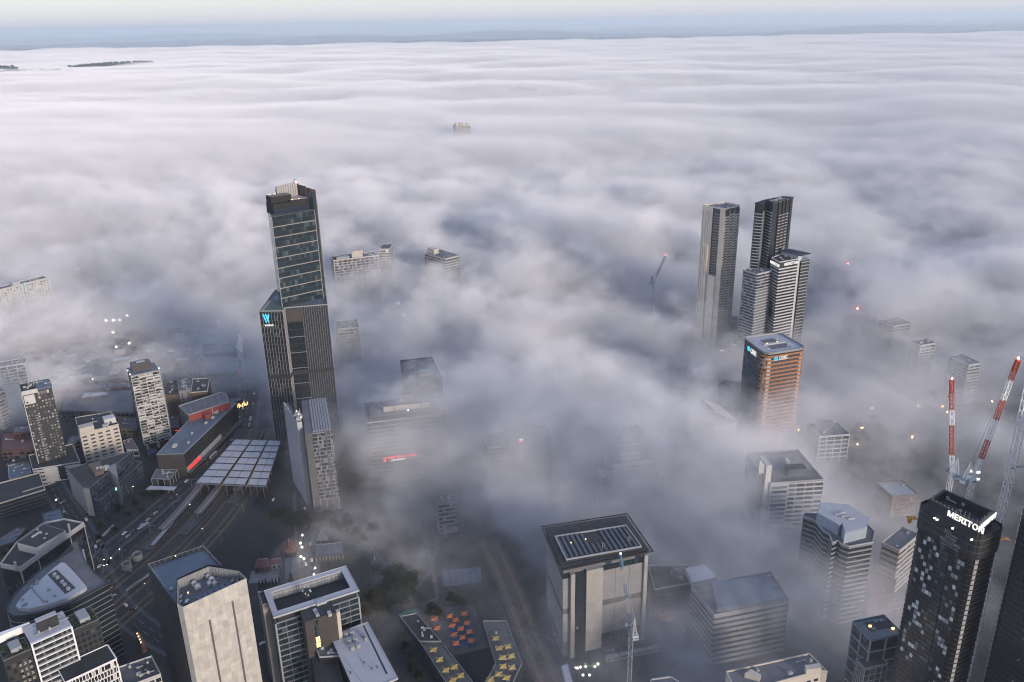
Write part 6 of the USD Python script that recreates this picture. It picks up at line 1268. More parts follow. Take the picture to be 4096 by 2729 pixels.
# ------------------------------------------------------------------ cranes
def lattice(a, b_, w, seg, acc=None, th=.16, w1=None):
    acc = acc or Acc(); a, b_ = np.array(a, float), np.array(b_, float); t = b_ - a; L = np.linalg.norm(t); t /= L
    u = np.cross(t, [0, 0, 1.0] if abs(t[2]) < .9 else [1.0, 0, 0]); u /= np.linalg.norm(u); v = np.cross(u, t); w1 = w1 or w; n = max(1, round(L / seg))
    def pt(k, sx, sy): ww = w + (w1 - w) * k / n; return a + t * L * k / n + u * sx * ww / 2 + v * sy * ww / 2
    cs = ((-1, -1), (1, -1), (1, 1), (-1, 1))
    for c in cs: acc.bar(pt(0, *c), pt(n, *c), th)
    for k in range(n):
        for j in range(4):
            p, q = cs[j], cs[(j + 1) % 4]
            acc.bar(pt(k, *(p if k % 2 else q)), pt(k + 1, *(q if k % 2 else p)), th * .7)
    return acc
def jib(t, a, b_, w, n, mats, seg, th=.16, solid_tip=0.0):
    a, b_ = np.array(a, float), np.array(b_, float)
    for k in range(n):
        p, q = a + (b_ - a) * k / n, a + (b_ - a) * (k + 1) / n; t.part('jib_section', lattice(p, q, w, seg, None, th), M[mats[k % len(mats)]])
    if solid_tip: d = (b_ - a) / np.linalg.norm(b_ - a); t.part('jib_head', Acc().bar(b_ - d * solid_tip, b_, w * .9), M[mats[(n - 1) % len(mats)]])
def luffer(lab, foot, z0, zm, tip, mats, nsec, w=1.7, cab=True, light='beacon_red', colour='crane_white', back=None, th=.26, tiplen=0.0):
    """A luffing tower crane: mast, slewing deck with cab and counterweights, A-frame, jib and its pendant rope."""
    foot = np.array(foot[:2]); t = Thing('tower_crane', lab, 'crane', (*foot, z0)); tip = np.array(tip, float); piv = np.array([*foot, zm + 1.5])
    d = tip[:2] - foot; d /= np.linalg.norm(d); s = np.array([-d[1], d[0]])
    if zm > z0: t.part('mast', lattice([*foot, z0], [*foot, zm], 1.9, 2.2, None, th), M[colour])
    t.part('slewing_ring', Acc().cyl(*foot, zm, zm + .9, 1.5, n=14), M['unit_grey'])
    t.part('machine_deck', Acc().obox(foot, d, s, -8.0, 2.0, -1.5, 1.5, zm + .9, zm + 1.7), M[colour]); t.part('counterweight', Acc().obox(foot, d, s, -7.4, -5, -1.5, 1.5, zm + .2, zm + 3.0), M['unit_pale']); t.part('winch_house', Acc().obox(foot, d, s, -4.4, -1.8, -1.1, 1.1, zm + 1.5, zm + 3.2), M[colour])
    c = t.part('cab', Acc().obox(foot, d, s, .4, 2.2, 1.3, 2.9, zm + .9, zm + 3.1), M['unit_pale']); t.part('cab_window', Acc().obox(foot, d, s, 2.2, 2.26, 1.45, 2.75, zm + 1.6, zm + 2.9), M['glass_dark'], c)
    ap = np.array([*(foot - d * 4.2), zm + 11]); af = Acc()
    for sg_ in (-1, 1): af.bar([*(foot + d * .8 + s * sg_), zm + 1.5], ap, .62).bar([*(foot - d * 6.5 + s * sg_), zm + 1.5], ap, .62)
    t.part('a_frame', af, M[colour]); jib(t, piv + np.array([*d, 0]) * .6, tip, w, nsec, mats, 1.8, th, tiplen)
    m = piv + (tip - piv) * .97; m2 = m + np.array([0, 0, 1.2]); t.part('pendant_rope', Acc().bar(ap, m2, .14), M['unit_grey']); t.part('hoist_rope', Acc().bar(tip, tip - [0, 0, 9], .12), M['black_steel']); t.part('hook_block', Acc().bar(tip - [0, 0, 9], tip - [0, 0, 10.4], .5), M['crane_yellow'])
    if light: t.part('beacon', Acc().cyl(tip[0], tip[1], tip[2] + .6, tip[2] + 1.5, .42, n=8), M[light])
    return t
def along_ray(z, x, y, dist):
    p = at(z, x, y, 0); d = (p - CAM) / np.linalg.norm((p - CAM)[:2]); return CAM + d * dist
RW = ['crane_white', 'crane_red']
foot = at('M', 1053, 262, HT2); dB = np.linalg.norm(foot[:2]); tipB = along_ray('L', 2285, 268, dB + 14)
t = luffer('red and white luffing crane standing on the tower being finished, jib leaning right', foot, HT2 - .2, HT2 + 14, tipB, ['crane_white', 'crane_red', 'crane_white', 'crane_red', 'crane_white', 'crane_red'], 6, tiplen=6)
fA = along_ray('M', 925, 85, dB + 24); tipA = along_ray('L', 1500, 505, dB + 44); zmA = float(along_ray('M', 938, 28, dB + 24)[2])
t2 = luffer('red and white luffing crane with an upright jib, behind the tower being finished', fA, 0, zmA, tipA, ['crane_white', 'crane_red', 'crane_red', 'crane_white', 'crane_red', 'crane_red'], 6, tiplen=7)
for dx, dz_ in ((-2.4, 6), (1.6, 5.2), (-2.2, 1.8), (2.0, 1.4)): p = np.array([*foot[:2], HT2 + 14]) + [dx, -.8, dz_]; t.part('flood_light', Acc().box(p[0] - .9, p[0] + .9, p[1] - .2, p[1] + .2, p[2] - .6, p[2] + .6), M['lit_white'])
fC = np.array(at('M', 1285, 400, 138)[:2]); t = Thing('tower_crane', 'bare white lattice crane mast tied to the tower at the right edge', 'crane', (*fC, 0)); t.part('mast', lattice([*fC, 0], [*fC, 226], 2.8, 2.6, None, .34), M['crane_white'])
for z in (128, 170): t.part('wall_tie', Acc().bar([*fC, z], [fC[0] + 9, fC[1] + 4, z - 1], .4).bar([*fC, z + 2], [fC[0] + 9, fC[1] + 2, z - 1], .3), M['crane_blue'] if z > 150 else M['crane_yellow'])
fF = along_ray('G', 30, 862, 1040); tipF = along_ray('G', 142, 632, 1065); t = luffer('distant lattice crane jib tipped with a red light, alone in the fog', fF, 0, fF[2] - 3, tipF, ['crane_white', 'black_steel', 'black_steel', 'black_steel'], 4, 2.2, th=.26, colour='unit_grey')
dJ = 338.0; fJ = along_ray('J', 1437, 1095, dJ); tipJ = along_ray('J', 1338, 402, dJ + 22)
t = luffer('blue and white luffing crane standing in front of the pale civic block', fJ, 0, fJ[2], tipJ, ['crane_blue', 'unit_grey', 'crane_blue', 'unit_grey', 'crane_blue'], 5, 1.1, th=.12, colour='unit_grey', light='lit_pale', tiplen=5)

# ------------------------------------------------------------------ low roofs behind the left-hand towers
def shed(lab, z, pts, h, wall='conc_grey', roof='roof_grey', units=3, seed=1, name='low_building', panes=True, par=None):
    b = Bld(name, lab, at2(z, pts, h), h); b.core(M[wall]); b.roof(M[roof], .1); b.parapet(M[par or wall], .4, .7, .08)
    if units: b.units(M['unit_grey'], seed, units, h, 2.4)
    if panes:
        for i in b.visible():
            b.panes(M['glass_dark'], i, max(2, round(b.edge(i)[3] / 5)), max(1, int(h / 4)), .6, h - .8, 1.2, 1.2, .06)
    return b
b = shed('shopping hall with a pale pinkish roof beside the tall white sign wall', 'A', [(1870, 962), (2160, 940), (2145, 868), (1865, 868)], 16, 'tan_brick', 'pink_roof', 5, 1)
w = Bld('sign_wall', 'tall blank white wall standing at the end of the pinkish-roofed shopping hall', at2('A', [(2172, 900), (2232, 955), (2228, 800), (2195, 770)], 24), 24); w.core(M['white_paint'])
b = shed('grey mall roof crowded with plant below the pinkish-roofed hall', 'A', [(1840, 1150), (2200, 1120), (2190, 985), (1870, 985)], 12, 'conc_grey', 'roof_grey', 14, 2)
b.part('red_sign', b.ebox(Acc(), 1, 3, 5, 7, 12, .1, .5), M['lit_red'])
v0 = [*at('A', 1780, 1050, 12)[:2]]; t = Thing('glass_pyramid', 'small white-ribbed glass pyramid on the mall roof', 'skylight', (*v0, 12)); t.part('glass', Acc().cyl(v0[0] + 9, v0[1] + 2, 0, 22, 8.5, .1, 4), M['glass_grey'])
ac = Acc(); apx = [v0[0] + 9, v0[1] + 2, 22.1]
for k in range(12): a0 = k * PI / 6; ac.bar([v0[0] + 9 + 6.4 * math.cos(a0), v0[1] + 2 + 6.4 * math.sin(a0), 7.5], apx, .3)
t.part('rib', ac, M['white_paint'])
shed('flat mall roof with parapet lines, right of the glass pyramid', 'A', [(1640, 1175), (1830, 1165), (1850, 1040), (1700, 1060)], 11, 'conc_grey', 'roof_grey', 6, 3)
b = shed('wide rooftop car deck with two white canopies behind the cream hotel', 'A', [(560, 1480), (1230, 1500), (1215, 1290), (600, 1310)], 9, 'conc_dark', 'roof_grey', 2, 4, 'car_deck')
for q, lb in (([(748, 1362), (830, 1342), (832, 1312), (768, 1318)], 0), ([(838, 1344), (985, 1328), (992, 1305), (842, 1314)], 1)):
    t = Bld('deck_canopy', ('shorter white canopy on the rooftop car deck', 'longer white canopy on the rooftop car deck')[lb], at2('A', q, 13), 13, 12.6, cat='canopy'); t.core(M['roof_white'], 'roof')
    for s in (.1, .5, .9): p = t.loc2(t.edge(0)[3] * s, 2); t.part('post', Acc().cyl(*p, 9.2, 12.6, .2, n=6), M['steel_grey'])
shed('long tan-fronted low strip building with yellow doors behind the car deck', 'A', [(470, 1300), (1170, 1262), (1160, 1215), (480, 1250)], 8, 'tan_brick', 'roof_grey', 9, 5)
shed('pale metal strip roof furthest back in the mist behind the car deck', 'A', [(630, 1195), (850, 1162), (846, 1135), (640, 1165)], 7, 'conc_light', 'roof_white', 0, 6)
shed('low roof with an orange lit edge left of the balcony tower', 'A', [(1000, 1190), (1150, 1178), (1140, 1150), (1005, 1162)], 6, 'tan_brick', 'pink_roof', 2, 7)
shed('pinkish low shop roofs at the foot of the dark apartment tower', 'A', [(525, 1475), (715, 1480), (710, 1405), (540, 1415)], 7, 'tan_brick', 'pink_roof', 4, 8)
shed('pale box house and vent on the strip roofs behind the car deck', 'A', [(965, 1275), (1010, 1272), (1000, 1220), (965, 1222)], 13, 'cream_wall', 'roof_grey', 0, 9)
shed('long red brick block left of the dark apartment tower', 'B', [(10, 705), (330, 690), (270, 500), (20, 560)], 17, 'red_brick', 'dark_red', 3, 10)
shed('red brick shed with a grey roof behind the long red brick block', 'B', [(120, 540), (300, 520), (275, 460), (130, 470)], 22, 'red_brick', 'roof_grey', 1, 11)
shed('dark flat roof between the white podium and the left edge', 'B', [(55, 830), (270, 800), (262, 680), (130, 690)], 9, 'conc_dark', 'roof_dark', 4, 12)
shed('grey low roof with a white wall below the white podium', 'B', [(85, 965), (290, 900), (262, 800), (75, 840)], 8, 'white_paint', 'roof_blue', 5, 13)
shed('pinkish hipped shop roof between the cream hotel and the balcony tower', 'B', [(1165, 690), (1275, 690), (1215, 585), (1130, 610)], 7, 'conc_light', 'pink_roof', 1, 14)
b = shed('dark red shop with small red lit signs beside the balcony tower', 'B', [(1555, 500), (1650, 490), (1640, 370), (1540, 385)], 9, 'dark_red', 'roof_dark', 1, 15)
for z_, s in ((6.5, .75), (3.5, .85)): b.part('lit_sign', b.ebox(Acc(), 0, b.edge(0)[3] * s - 2, b.edge(0)[3] * s + 1, z_, z_ + .8, .1, .3), M['lit_red'])
shed('long yellow-stained low building behind the cream hotel', 'B', [(1110, 500), (1260, 505), (1245, 395), (1080, 390)], 8, mat('ochre_wall', (.15, .12, .06), .8, .3, .2) and 'ochre_wall', 'roof_dark', 2, 16)
shed('blue awning roof by the street corner beside the balcony tower', 'B', [(1370, 735), (1445, 705), (1420, 680), (1355, 690)], 5, 'conc_dark', 'court_blue', 0, 17, panes=False)
b = shed('warm-lit glazed entrance at the far end of the brown shopping wedge', 'B', [(2125, 265), (2235, 230), (2215, 200), (2110, 215)], 9, 'brown_clad', 'roof_grey', 0, 18)
for k in range(8): b.part('lit_window', b.ebox(Acc(), 0, 4 + k * 1.9, 4.9 + k * 1.9, 1.2 + k % 2, 4.6 + k % 3, .1, .3), M['lit_warm'])
b.part('red_sign', b.ebox(Acc(), 1, 1, 2.4, 4, 7, .1, .4), M['lit_red'])
shed('blue-grey roof over the lane behind the stepped white office', 'B', [(410, 1372), (590, 1330), (552, 1228), (388, 1280)], 12, 'conc_dark', 'roof_blue', 2, 19)
shed('row of weathered shop roofs at the left edge, above the stepped white office', 'B', [(-20, 1590), (130, 1540), (252, 1410), (150, 1405), (-20, 1510)], 9, 'red_brick', 'roof_grey', 3, 20)
shed('low roof with a lit red front by the street corner behind the glass low-rise', 'B', [(620, 640), (740, 600), (720, 560), (650, 575)], 8, 'conc_grey', 'roof_blue', 2, 21)
b = shed('small red-brick kiosk with a row of warm lamps, left of the concrete tower', 'C', [(1300, 1235), (1345, 1215), (1285, 1105), (1245, 1125)], 6, 'red_brick', 'roof_grey', 0, 22)
for k in range(4): p = at('C', 1264 + 11 * k, 1128 + 27 * k, 6.5); b.part('wall_lamp', Acc().box(p[0] - .35, p[0] + .35, p[1] - .35, p[1] + .35, 6.8, 7.5), M['lit_warm'])
rg = R_(77); lab = 'small low roof among many in the mist beyond the left-hand towers'; k = 0; taken = []
while k < 42:
    x, y = rg.uniform(20, 2080), rg.uniform(760, 1260)
    if 1130 < x < 1520 and y > 1000: continue
    p = at('A', x, y, 6)[:2]
    if any(np.linalg.norm(np.subtract(p, q)) < 21 for q in taken) or (x > 1820 and y > 850) or (x < 300 and y > 1020): continue
    taken.append(p); a0 = rg.choice([.26, .26, .30, 1.1]); wd, dp, h = rg.uniform(9, 22), rg.uniform(7, 15), rg.uniform(4, 9); u = np.array([math.cos(a0), math.sin(a0)]); n_ = np.array([-u[1], u[0]])
    b = Bld('low_building', lab, [p, p + u * wd, p + u * wd + n_ * dp, p + n_ * dp], h, group='low roofs in the mist'); b.core(M[rg.choice(['tan_brick', 'conc_grey', 'conc_light', 'cream_wall'])]); b.roof(M[rg.choice(['roof_grey', 'roof_grey', 'pink_roof', 'slate_roof', 'roof_white'])], .1)
    b.units(M['unit_grey'], k, rg.randrange(3), h, 2); k += 1
# round tanks and walls by the tracks
for x, y, lb in ((1160, 480, 'pale round concrete tank nearest the tracks, lower left'), (1260, 395, 'pale round concrete tank further along the tracks wall')):
    p = at('C', x, y, 4); t = Thing('round_tank', lb, 'tank', (p[0], p[1], 0)); pt = sg.Point(p[:2]); t.part('wall', Acc().prism(pt.buffer(3.6).difference(pt.buffer(3.2)), 0, 5), M['conc_light']); t.part('floor', Acc().cyl(p[0], p[1], 0, 2.5, 3.2, n=20), M['conc_dark'])
for z, pts, lb in (('C', [(1190, 450), (1235, 415)], 'pale curved wall joining the two round tanks'), ('C', [(1140, 545), (1215, 553)], 'low pale wall below the round tanks'), ('C', [(890, 290), (980, 205), (1045, 135)], 'long pale retaining wall above the railway, lower left'), ('C', [(1160, 740), (1370, 590)], 'low ramp wall left of the concrete tower')):
    a_, _, _ = strip([at(z, x, y, 0)[:2] for x, y in pts], .6, 0, 1.8); t = Thing('retaining_wall', lb, 'wall', (0, 0, 0)); t.part('wall', a_, M['conc_light']); c_, _, _ = strip([at(z, x, y, 0)[:2] for x, y in pts], .8, 1.8, 2.0); t.part('coping', c_, M['unit_grey'])
for z, pts, lb in (('B', [(1270, 1415), (1365, 1350)], 'ribbed white shelter beside the tracks'), ('B', [(1400, 1560), (1450, 1490), (1580, 1355)], 'long ribbed white walkway roof along the tracks')):
    c = [at(z, x, y, 4)[:2] for x, y in pts]; a_, P, N = strip(c, 3.2, 3.6, 3.8); t = Thing('track_shelter', lb, 'shelter', (*c[0], 0)); t.part('roof', a_, M['roof_grey'])
    L = np.r_[0, np.cumsum(np.linalg.norm(np.diff(P, axis=0), axis=1))]
    for s in np.arange(.6, L[-1], 1.8): i = int(np.searchsorted(L, s)) - 1; q = P[i] + (P[i + 1] - P[i]) * (s - L[i]) / (L[i + 1] - L[i]); t.part('roof_slat', Acc().bar([*(q - N[i] * 1.6), 3.9], [*(q + N[i] * 1.6), 3.9], 1.1, .15), M['unit_pale'])
    for i in range(0, len(P), 2): t.part('post', Acc().cyl(*P[i], 0, 3.6, .15, n=6), M['steel_grey'])
# building site at the bottom
HSITE = 3.0
for k in range(4):
    p0, p1 = at('J', 1215 + 125 * k, 1352 - 27 * k, 3), at('J', 1330 + 125 * k, 1327 - 27 * k, 3); t = Bld('site_cabin', ('white site cabin at the left end of the row by the crane foot', 'second white site cabin from the left in the row by the crane foot', 'third white site cabin from the left in the row by the crane foot', 'white site cabin at the right end of the row by the crane foot')[k], rect_d(p0, p1, 3.0), 3.0, cat='site cabin')
    t.core(M['unit_pale']); t.roof(M['unit_grey'], 0); t.panes(M['glass_dark'], 0, 4, 1, 1, 2.4, .8, .1, .05)
p = at('J', 1055, 1395, 2); t = Thing('skip', 'bright green waste skip on the building site', 'skip', (p[0], p[1], 0)); t.part('body', Acc().obox(p, [.97, .24], [-.24, .97], -2.6, 2.6, -1.1, 1.1, 0, 1.9), mat('skip_green', (.06, .30, .08), .6)); t.part('load', Acc().obox(p, [.97, .24], [-.24, .97], -2.4, 2.4, -.9, .9, 1.9, 2.05), M['ground_dark'])
t = Bld('site_hoist', 'long white box gantry rising from the bottom edge at the building site', at2('J', [(868, 1700), (935, 1700), (850, 1400), (795, 1418)], 16), 16, 12); t.core(M['unit_pale']); t.roof(M['roof_white'], 0)
for k in range(3): p = t.loc2(2, 3 + 6 * k); t.part('leg', Acc().cyl(*p, 0, 12, .4, n=8), M['steel_grey'])
b = banded('pale flat roof with an angled parapet just entering at the bottom edge', at2('J', [(1560, 1690), (1900, 1690), (1870, 1568), (1795, 1525), (1625, 1548)], 40), 40, 'unit_pale', 'glass_dark', 3.6, 1.4, .1, 'roof_grey', seed=3, un=3)
# ------------------------------------------------------------------ trees
def tree_proto(name, lab, loc, grp, seed, h, spread, nleaf=520, conical=False):
    r = np.random.default_rng(seed); t = Thing(name, lab, 'tree', loc, grp); x, y, z = loc; tr = Acc()
    tr.cyl(x, y, z, z + h * .5, .28, .16, 8)
    if not conical:
        for k in range(5):
            a0 = k * 1.26 + r.uniform(-.3, .3); tr.bar([x, y, z + h * (.28 + .05 * k)], [x + math.cos(a0) * spread * .6, y + math.sin(a0) * spread * .6, z + h * r.uniform(.6, .8)], .16)
    t.part('trunk', tr, mat('bark', (.06, .045, .035), .95)); V, F = [], []
    cl = [(r.normal(0, spread * .38, 2), h * r.uniform(.48, .92), spread * r.uniform(.28, .5)) for _ in range(15)]
    for k in range(nleaf):
        if conical: zz = h * r.uniform(.1, 1) ; rad = spread * (1 - zz / h) * r.uniform(.5, 1); a0 = r.uniform(0, 2 * PI); c = np.array([x + rad * math.cos(a0), y + rad * math.sin(a0), z + zz]); s = .45
        else:
            o, hz, rr = cl[k % 15]; d = r.normal(0, 1, 3); d /= np.linalg.norm(d); c = np.array([x + o[0], y + o[1], z + hz]) + d * rr * r.uniform(.6, 1.1) * [1, 1, .75]; s = r.uniform(.35, .75)
        u = r.normal(0, 1, 3); u /= np.linalg.norm(u); v = np.cross(u, r.normal(0, 1, 3)); v /= np.linalg.norm(v); i = len(V)
        V += [c - u * s, c + v * s * .6, c + u * s, c - v * s * .6]; F += [[i, i + 1, i + 2], [i, i + 2, i + 3]]
    t.part('crown', (np.array(V), np.array(F)), MATS.get('leaf') or leafmat()); return t
def leafmat():
    MATS['leaf'] = usdkit.material(stage, '/World/Looks/leaf', {"o": ("object_info", {}), "g": ("geometry", {}), "a": ("math", {"math_type": "multiply_add", "value2": .5}), "r": ("rgb_ramp", {"ramp": [(0, (.010, .018, .010)), (.6, (.020, .030, .015)), (1, (.04, .04, .02))]}),
        "d": ("diffuse_bsdf", {}), "t": ("translucent_bsdf", {}), "m": ("mix_closure", {"fac": .25})}, [("g.random_per_island", "a.value1"), ("o.random", "a.value3"), ("a.value", "r.fac"), ("r.color", "d.color"), ("r.color", "t.color"), ("d.BSDF", "m.closure1"), ("t.BSDF", "m.closure2")], surface="m.closure")
    return MATS['leaf']
rg = R_(19)
def grove(name, lab, grp, pts, h, spread, seed, conical=False):
    f = tree_proto(name, lab, (*pts[0], 0), grp, seed, h, spread, 260 if conical else 520, conical)
    copies(f, [((*p, 0), rg.uniform(0, 6.28)) for p in pts[1:]], grp, [lab] * (len(pts) - 1), [rg.uniform(.75, 1.25) for _ in pts[1:]])
E_ = lambda ps: [tuple(at('E', x, y, 4)[:2]) for x, y in ps]
grove('park_tree', 'dark bushy tree in the grove between the framed roof and the umbrella plaza', 'trees between the framed roof and the plaza', E_([(1500, 620), (1560, 600), (1620, 590), (1680, 620), (1540, 680), (1600, 670), (1660, 690), (1720, 680), (1480, 720), (1550, 750), (1620, 760), (1700, 760), (1400, 820), (1480, 830), (1560, 850), (1640, 850), (1350, 900), (1430, 920), (1520, 930), (1300, 960), (1740, 600), (1330, 830), (1440, 760)]), 12, 6.5, 1)
grove('park_tree', 'dark spreading tree on the lawn behind the verandah house', 'trees behind the verandah house', E_([(700, 60), (760, 70), (640, 90), (580, 120), (690, 130), (760, 150), (1000, 120), (1060, 160), (1130, 150), (880, 110), (1200, 200), (1120, 60), (520, 40), (450, 60), (1280, 260), (1350, 180), (940, 40), (800, 30)]), 11, 6, 2)
grove('street_tree', 'small dark street tree in the plaza between the terraces', 'trees in the plaza', E_([(1870, 920), (1960, 930), (1900, 880), (2130, 800), (2180, 830), (2080, 790), (1640, 1120), (1660, 1230), (1700, 1320), (1720, 1430), (1780, 1500), (2035, 1285), (2080, 1380), (1975, 1310)]), 6, 3, 3)
grove('conifer', 'slender dark conifer in the row behind the pale roof frame', 'conifers behind the pale roof frame', E_([(320, 690), (350, 688), (380, 682), (410, 676), (440, 670), (470, 662), (500, 652), (600, 630), (612, 626)]), 9, 1.6, 4, True)
grove('street_tree', 'small dark tree along the tracks left of the white station panels', 'trees along the tracks', [tuple(at('B', x, y, 3)[:2]) for x, y in ((1330, 1100), (1400, 1110), (1480, 1100), (1100, 1240), (1000, 1330), (930, 1400), (1240, 1180), (1180, 1290), (1050, 1420), (900, 1500), (1300, 1250))], 6, 3.2, 5)
grove('street_tree', 'small dark tree in the misty streets beyond the left-hand towers', 'trees in the misty streets', [tuple(at('A', rg.uniform(300, 1900), rg.uniform(900, 1480), 3)[:2]) for _ in range(26)], 7, 3.5, 6)
grove('street_tree', 'small dark tree near the dark gabled roof on the misty right', 'trees on the misty right', [tuple(at('H', x, y, 3)[:2]) for x, y in ((1880, 1130), (1900, 1180), (1920, 1090), (1950, 1150), (2000, 1180), (2050, 1000), (2100, 1060), (1850, 1000))], 9, 4.5, 7)

# ------------------------------------------------------------------ street lamps, overhead masts, vehicles
def lamp(lab, p, grp, m, hh=8.0, r=.32):
    t = Thing('street_lamp', lab, 'street lamp', (*p[:2], 0), grp); x, y = p[:2]
    t.part('post', Acc().cyl(x, y, 0, hh, .11, .07, 6), M['steel_grey']); t.part('arm', Acc().bar([x, y, hh], [x + 1.2, y, hh + .2], .1), M['steel_grey'])
    ico = trimesh.creation.icosphere(1); t.part('lamp_head', Acc().add(ico.vertices * r + [x + 1.3, y, hh + .1], ico.faces), m); return t
def lamps(lab, grp, ps, m, hh=8.0, r=.32):
    ps = [at(z, x, y, hh) for z, x, y in ps]; f = lamp(lab, ps[0], grp, m, hh, r); copies(f, [((p[0], p[1], 0), rg.uniform(0, 6)) for p in ps[1:]], grp, [lab] * (len(ps) - 1))
glow('lamp_white', (1.0, .93, .78), 30.0); glow('lamp_amber', (1.0, .48, .14), 30.0); glow('lamp_small', (1.0, .68, .32), 7.0); glow('lamp_red', (1.0, .08, .04), 22.0)
lamps('bright street lamp in the line beside the red brick hall', 'lamps beside the red brick hall', [('E', x, y) for x, y in ((697, 218), (695, 300), (700, 338), (712, 415), (713, 437), (816, 517), (820, 567))], M['lamp_white'], 8, .36)
lamps('white lamp glowing in the misty streets beyond the left-hand towers', 'lamps in the misty left streets', [('A', x, y) for x, y in ((1160, 605), (1035, 650), (1107, 643), (968, 653), (1032, 762), (2013, 655), (1195, 855), (1058, 893), (808, 1017), (845, 1190), (1570, 938), (430, 190), (720, 175))], M['lamp_white'], 9, .42)
lamps('white work light on the building site at the bottom', 'work lights on the building site', [('J', x, y) for x, y in ((905, 1435), (985, 1440), (1035, 1425), (1085, 1420), (1150, 1400), (1005, 1517), (1048, 1517), (960, 1440))], M['lamp_white'], 6, .22)
lamps('amber street lamp among the misty low roofs left of the orange-banded tower', 'amber lamps left of the orange-banded tower', [('H', x, y) for x, y in ((418, 312), (432, 318), (460, 345), (520, 396), (535, 405), (635, 515))], M['lamp_amber'], 8, .5)
lamps('amber street lamp along the misty avenue on the right', 'amber lamps on the misty right', [('H', x, y) for x, y in ((1353, 1082), (1960, 1055), (1935, 1057), (2035, 880), (1330, 1105))] + [('L', x, y) for x, y in ((1395, 822), (1430, 882), (1090, 808), (1020, 1180), (395, 1260), (1990, 758))], M['lamp_amber'], 8, .42)
lamps('small warm lamp along the tracks and streets at the lower left', 'small lamps at the lower left', [('C', x, y) for x, y in ((940, 440), (938, 498), (1345, 660), (845, 423), (1870, 160), (1605, 418), (980, 480), (1035, 420), (1092, 355), (405, 1440))] + [('B', x, y) for x, y in ((1740, 1185), (1870, 1420), (1640, 1100), (500, 1155), (1210, 1030))], M['lamp_small'], 7, .24)
lamps('red warning light far off in the fog at the right', 'red lights far off in the fog', [('G', 1812, 700), ('G', 1900, 1112)], M['lamp_red'], 46, 1.2)
lamps('small light twinkling through the fog behind the glass towers', 'lights behind the glass towers', [('F', x, y) for x, y in ((1590, 1180), (1640, 1390), (1635, 1288), (1650, 1448), (1700, 1452), (1120, 1308), (1168, 1353))], M['lamp_white'], 30, .3)
grp = 'overhead masts along the railway'; lab = 'steel overhead line mast beside the tracks'; f = None
for i in range(6, len(RP) - 4, 3):
    for o in (-31, 31):
        p = RP[i] + RN[i] * o
        if f is None:
            q = p - RN[i] * np.sign(o) * 8; f = Thing('line_mast', lab, 'mast', (*p, 0), grp); f.part('post', Acc().cyl(*p, 0, 8, .16, .12, 6), M['steel_grey']); f.part('bracket', Acc().bar([*p, 7.4], [p[0] - 6, p[1], 7.2], .14), M['steel_grey']); first_ang = 0
        else: copies(f, [((*p, 0), math.atan2(RN[i][1], RN[i][0]) + (0 if o > 0 else PI))], grp, [lab])
def car(lab, p, ang, body, grp=None, L=4.5, name='parked_car', cat='car', hgt=1.45, lights=True):
    t = Thing(name, lab, cat, (0, 0, 0), grp); w = .88 if L < 6 else 1.25
    prof = [(-L / 2, .35), (L / 2, .35), (L / 2, .75), (L * .28, .9), (L * .12, hgt), (-L * .28, hgt), (-L * .46, .95), (-L / 2, .8)] if L < 6 else [(-L / 2, .4), (L / 2, .4), (L / 2, hgt - .3), (L / 2 - .3, hgt), (-L / 2 + .2, hgt), (-L / 2, hgt - .2)]
    m = trimesh.creation.extrude_polygon(sg.Polygon(prof), 2 * w, engine='earcut'); v = m.vertices; v = np.c_[v[:, 0], w - v[:, 2], v[:, 1]]; b_ = t.part('body', (v, m.faces), body)
    t.part('windscreen', Acc().box(L * .16, L * .2, -w * .85, w * .85, .95, hgt - .15) if L < 6 else Acc().box(L / 2, L / 2 + .03, -w * .85, w * .85, 1.3, hgt - .5), M['glass_dark'], b_)
    for sx in (-.32, .32):
        for sy in (-1, 1): c_ = trimesh.creation.cylinder(.33, .24, sections=12); t.part('wheel', (c_.vertices @ np.array([[1, 0, 0], [0, 0, 1], [0, -1, 0]]).T + [sx * L, sy * w * .92, .33], c_.faces), M['black_steel'])
    if lights:
        for sy in (-1, 1): t.part('headlight', Acc().box(L / 2 - .02, L / 2 + .04, sy * w * .7 - .15, sy * w * .7 + .15, .6, .78), M['lit_pale']); t.part('tail_light', Acc().box(-L / 2 - .04, -L / 2 + .02, sy * w * .7 - .15, sy * w * .7 + .15, .65, .85), M['lit_red'])
    if L > 6:
        for k in range(6): 
            for sy in (-1, 1): t.part('side_window', Acc().box(-L * .42 + k * L * .14, -L * .42 + (k + 1) * L * .14 - .2, min(sy * w, sy * (w + .03)), max(sy * w, sy * (w + .03)), 1.4, 2.5), M['glass_dark'], b_)
    UsdGeom.Xformable(t.prim).GetOrderedXformOps()[0].Set(Gf.Vec3d(float(p[0]), float(p[1]), .03)); UsdGeom.Xformable(t.prim).AddRotateZOp().Set(float(math.degrees(ang))); return t
def dirpx(z, a, b): p, q = at(z, *a), at(z, *b); return (p + q) / 2, math.atan2(q[1] - p[1], q[0] - p[0])
bw, bs, bd, br2 = M['white_paint'], mat('car_silver', (.32, .33, .34), .35, .05, .1, .5), mat('car_black', (.015, .015, .017), .3, .05), mat('car_red', (.22, .02, .02), .35, .05)
p, a0 = dirpx('B', (1935, 780), (1995, 722)); car('white city bus with red tail lights between the shopping wedge and the station panels', p, a0, bw, None, 12, 'bus', 'bus', 3.0)
p, a0 = dirpx('D', (328, 108), (336, 80)); car('white truck alone on the misty street left of the glass towers', p, a0, bw, None, 8, 'truck', 'truck', 3.0)
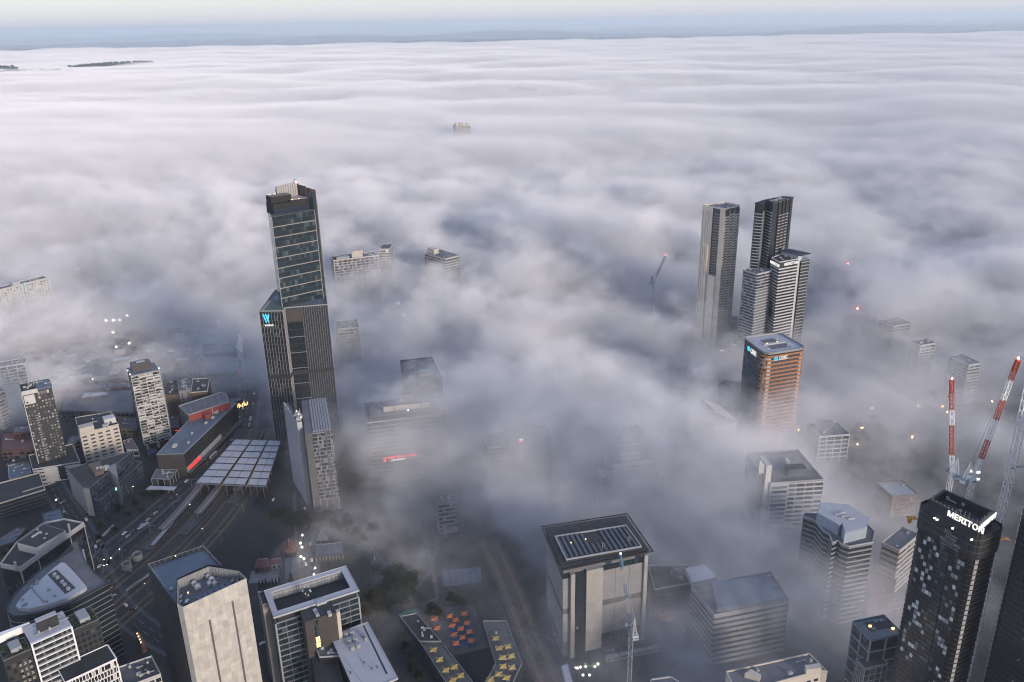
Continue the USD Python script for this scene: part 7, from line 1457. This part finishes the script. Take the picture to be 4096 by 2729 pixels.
for z, a, b, m, lb in (('E', (783, 318), (786, 285), bw, 'white car on the park road right of the lamp line'), ('B', (800, 1350), (790, 1320), bw, 'pale van with bright lights at the corner above the stepped white office'), ('B', (780, 1300), (800, 1275), bd, 'dark car with red tail lights near the glass low-rise'), ('B', (515, 1165), (530, 1140), bw, 'white car beside the long car park'),
                       ('B', (560, 1190), (590, 1170), bs, 'silver car in the side street between the car park and the glass low-rise'), ('D', (185, 520), (200, 505), bs, 'silver car at the street corner below the glass towers'), ('D', (340, 510), (360, 500), br2, 'red car at the street corner below the glass towers'), ('C', (1180, 905), (1260, 890), bd, 'dark car on the ramp left of the concrete tower'),
                       ('C', (1020, 800), (1060, 770), bs, 'silver car on the road right of the teardrop-plan office'), ('D', (440, 1395), (450, 1370), bw, 'white van on the street below the narrow metal slab'), ('E', (310, 1240), (380, 1200), bw, 'white van behind the stair tower left of the framed roof'), ('J', (745, 1305), (790, 1295), bd, 'dark car at the foot of the pale civic block'), ('J', (1220, 1290), (1270, 1285), bs, 'silver car passing in front of the pale civic block'),
                       ('H', (1500, 1240), (1530, 1250), br2, 'red car on the misty avenue beyond the grey portal tower'), ('D', (120, 640), (145, 610), bw, 'white car on the road behind the station panels')):
    p, a0 = dirpx(z, a, b); car(lb, p, a0, m)

# TRAFFIC on the streets that can be made out
def traffic(lab, grp, pts, n, off_, seed):
    r = R_(seed); _, P, N = strip(pts, 1, 0, .1); f = {}
    for k in range(n):
        i = r.randrange(1, len(P) - 1); sd = r.choice([-1, 1]); p = P[i] + N[i] * off_ * sd + (P[i + 1] - P[i]) * r.random(); ang = math.atan2(-N[i][0], N[i][1]) + (0 if sd < 0 else PI); key = r.choice([0, 1, 2])
        if key not in f: f[key] = car(lab, p, ang, (bw, bs, bd)[key], grp)
        else: copies(f[key], [((p[0], p[1], .03), ang)], grp, [lab])
traffic('car on the wide street between the shopping wedge and the glass towers', 'cars on the street by the glass towers', ROAD_A, 16, 5, 1)
traffic('car on the street that winds along the railway at the lower left', 'cars along the railway street', ground_path('V', [(560, 985), (520, 1040), (420, 1120), (310, 1215), (240, 1275), (205, 1330)]), 12, 3, 2)
traffic('car on the street curving round the teardrop-plan office', 'cars round the teardrop-plan office', ground_path('V', [(430, 1500), (340, 1450), (255, 1370), (200, 1240), (130, 1130), (90, 1030)]), 14, 3.4, 3)
traffic('car on the park road beside the line of lamps', 'cars on the park road', ground_path('V', [(693, 1130), (700, 1240), (712, 1330), (700, 1400)]), 6, 2.3, 4)
traffic('car on the street below the pale civic block', 'cars below the pale civic block', ground_path('V', [(1240, 1430), (1350, 1480), (1520, 1430), (1640, 1400)]), 8, 2.6, 5)
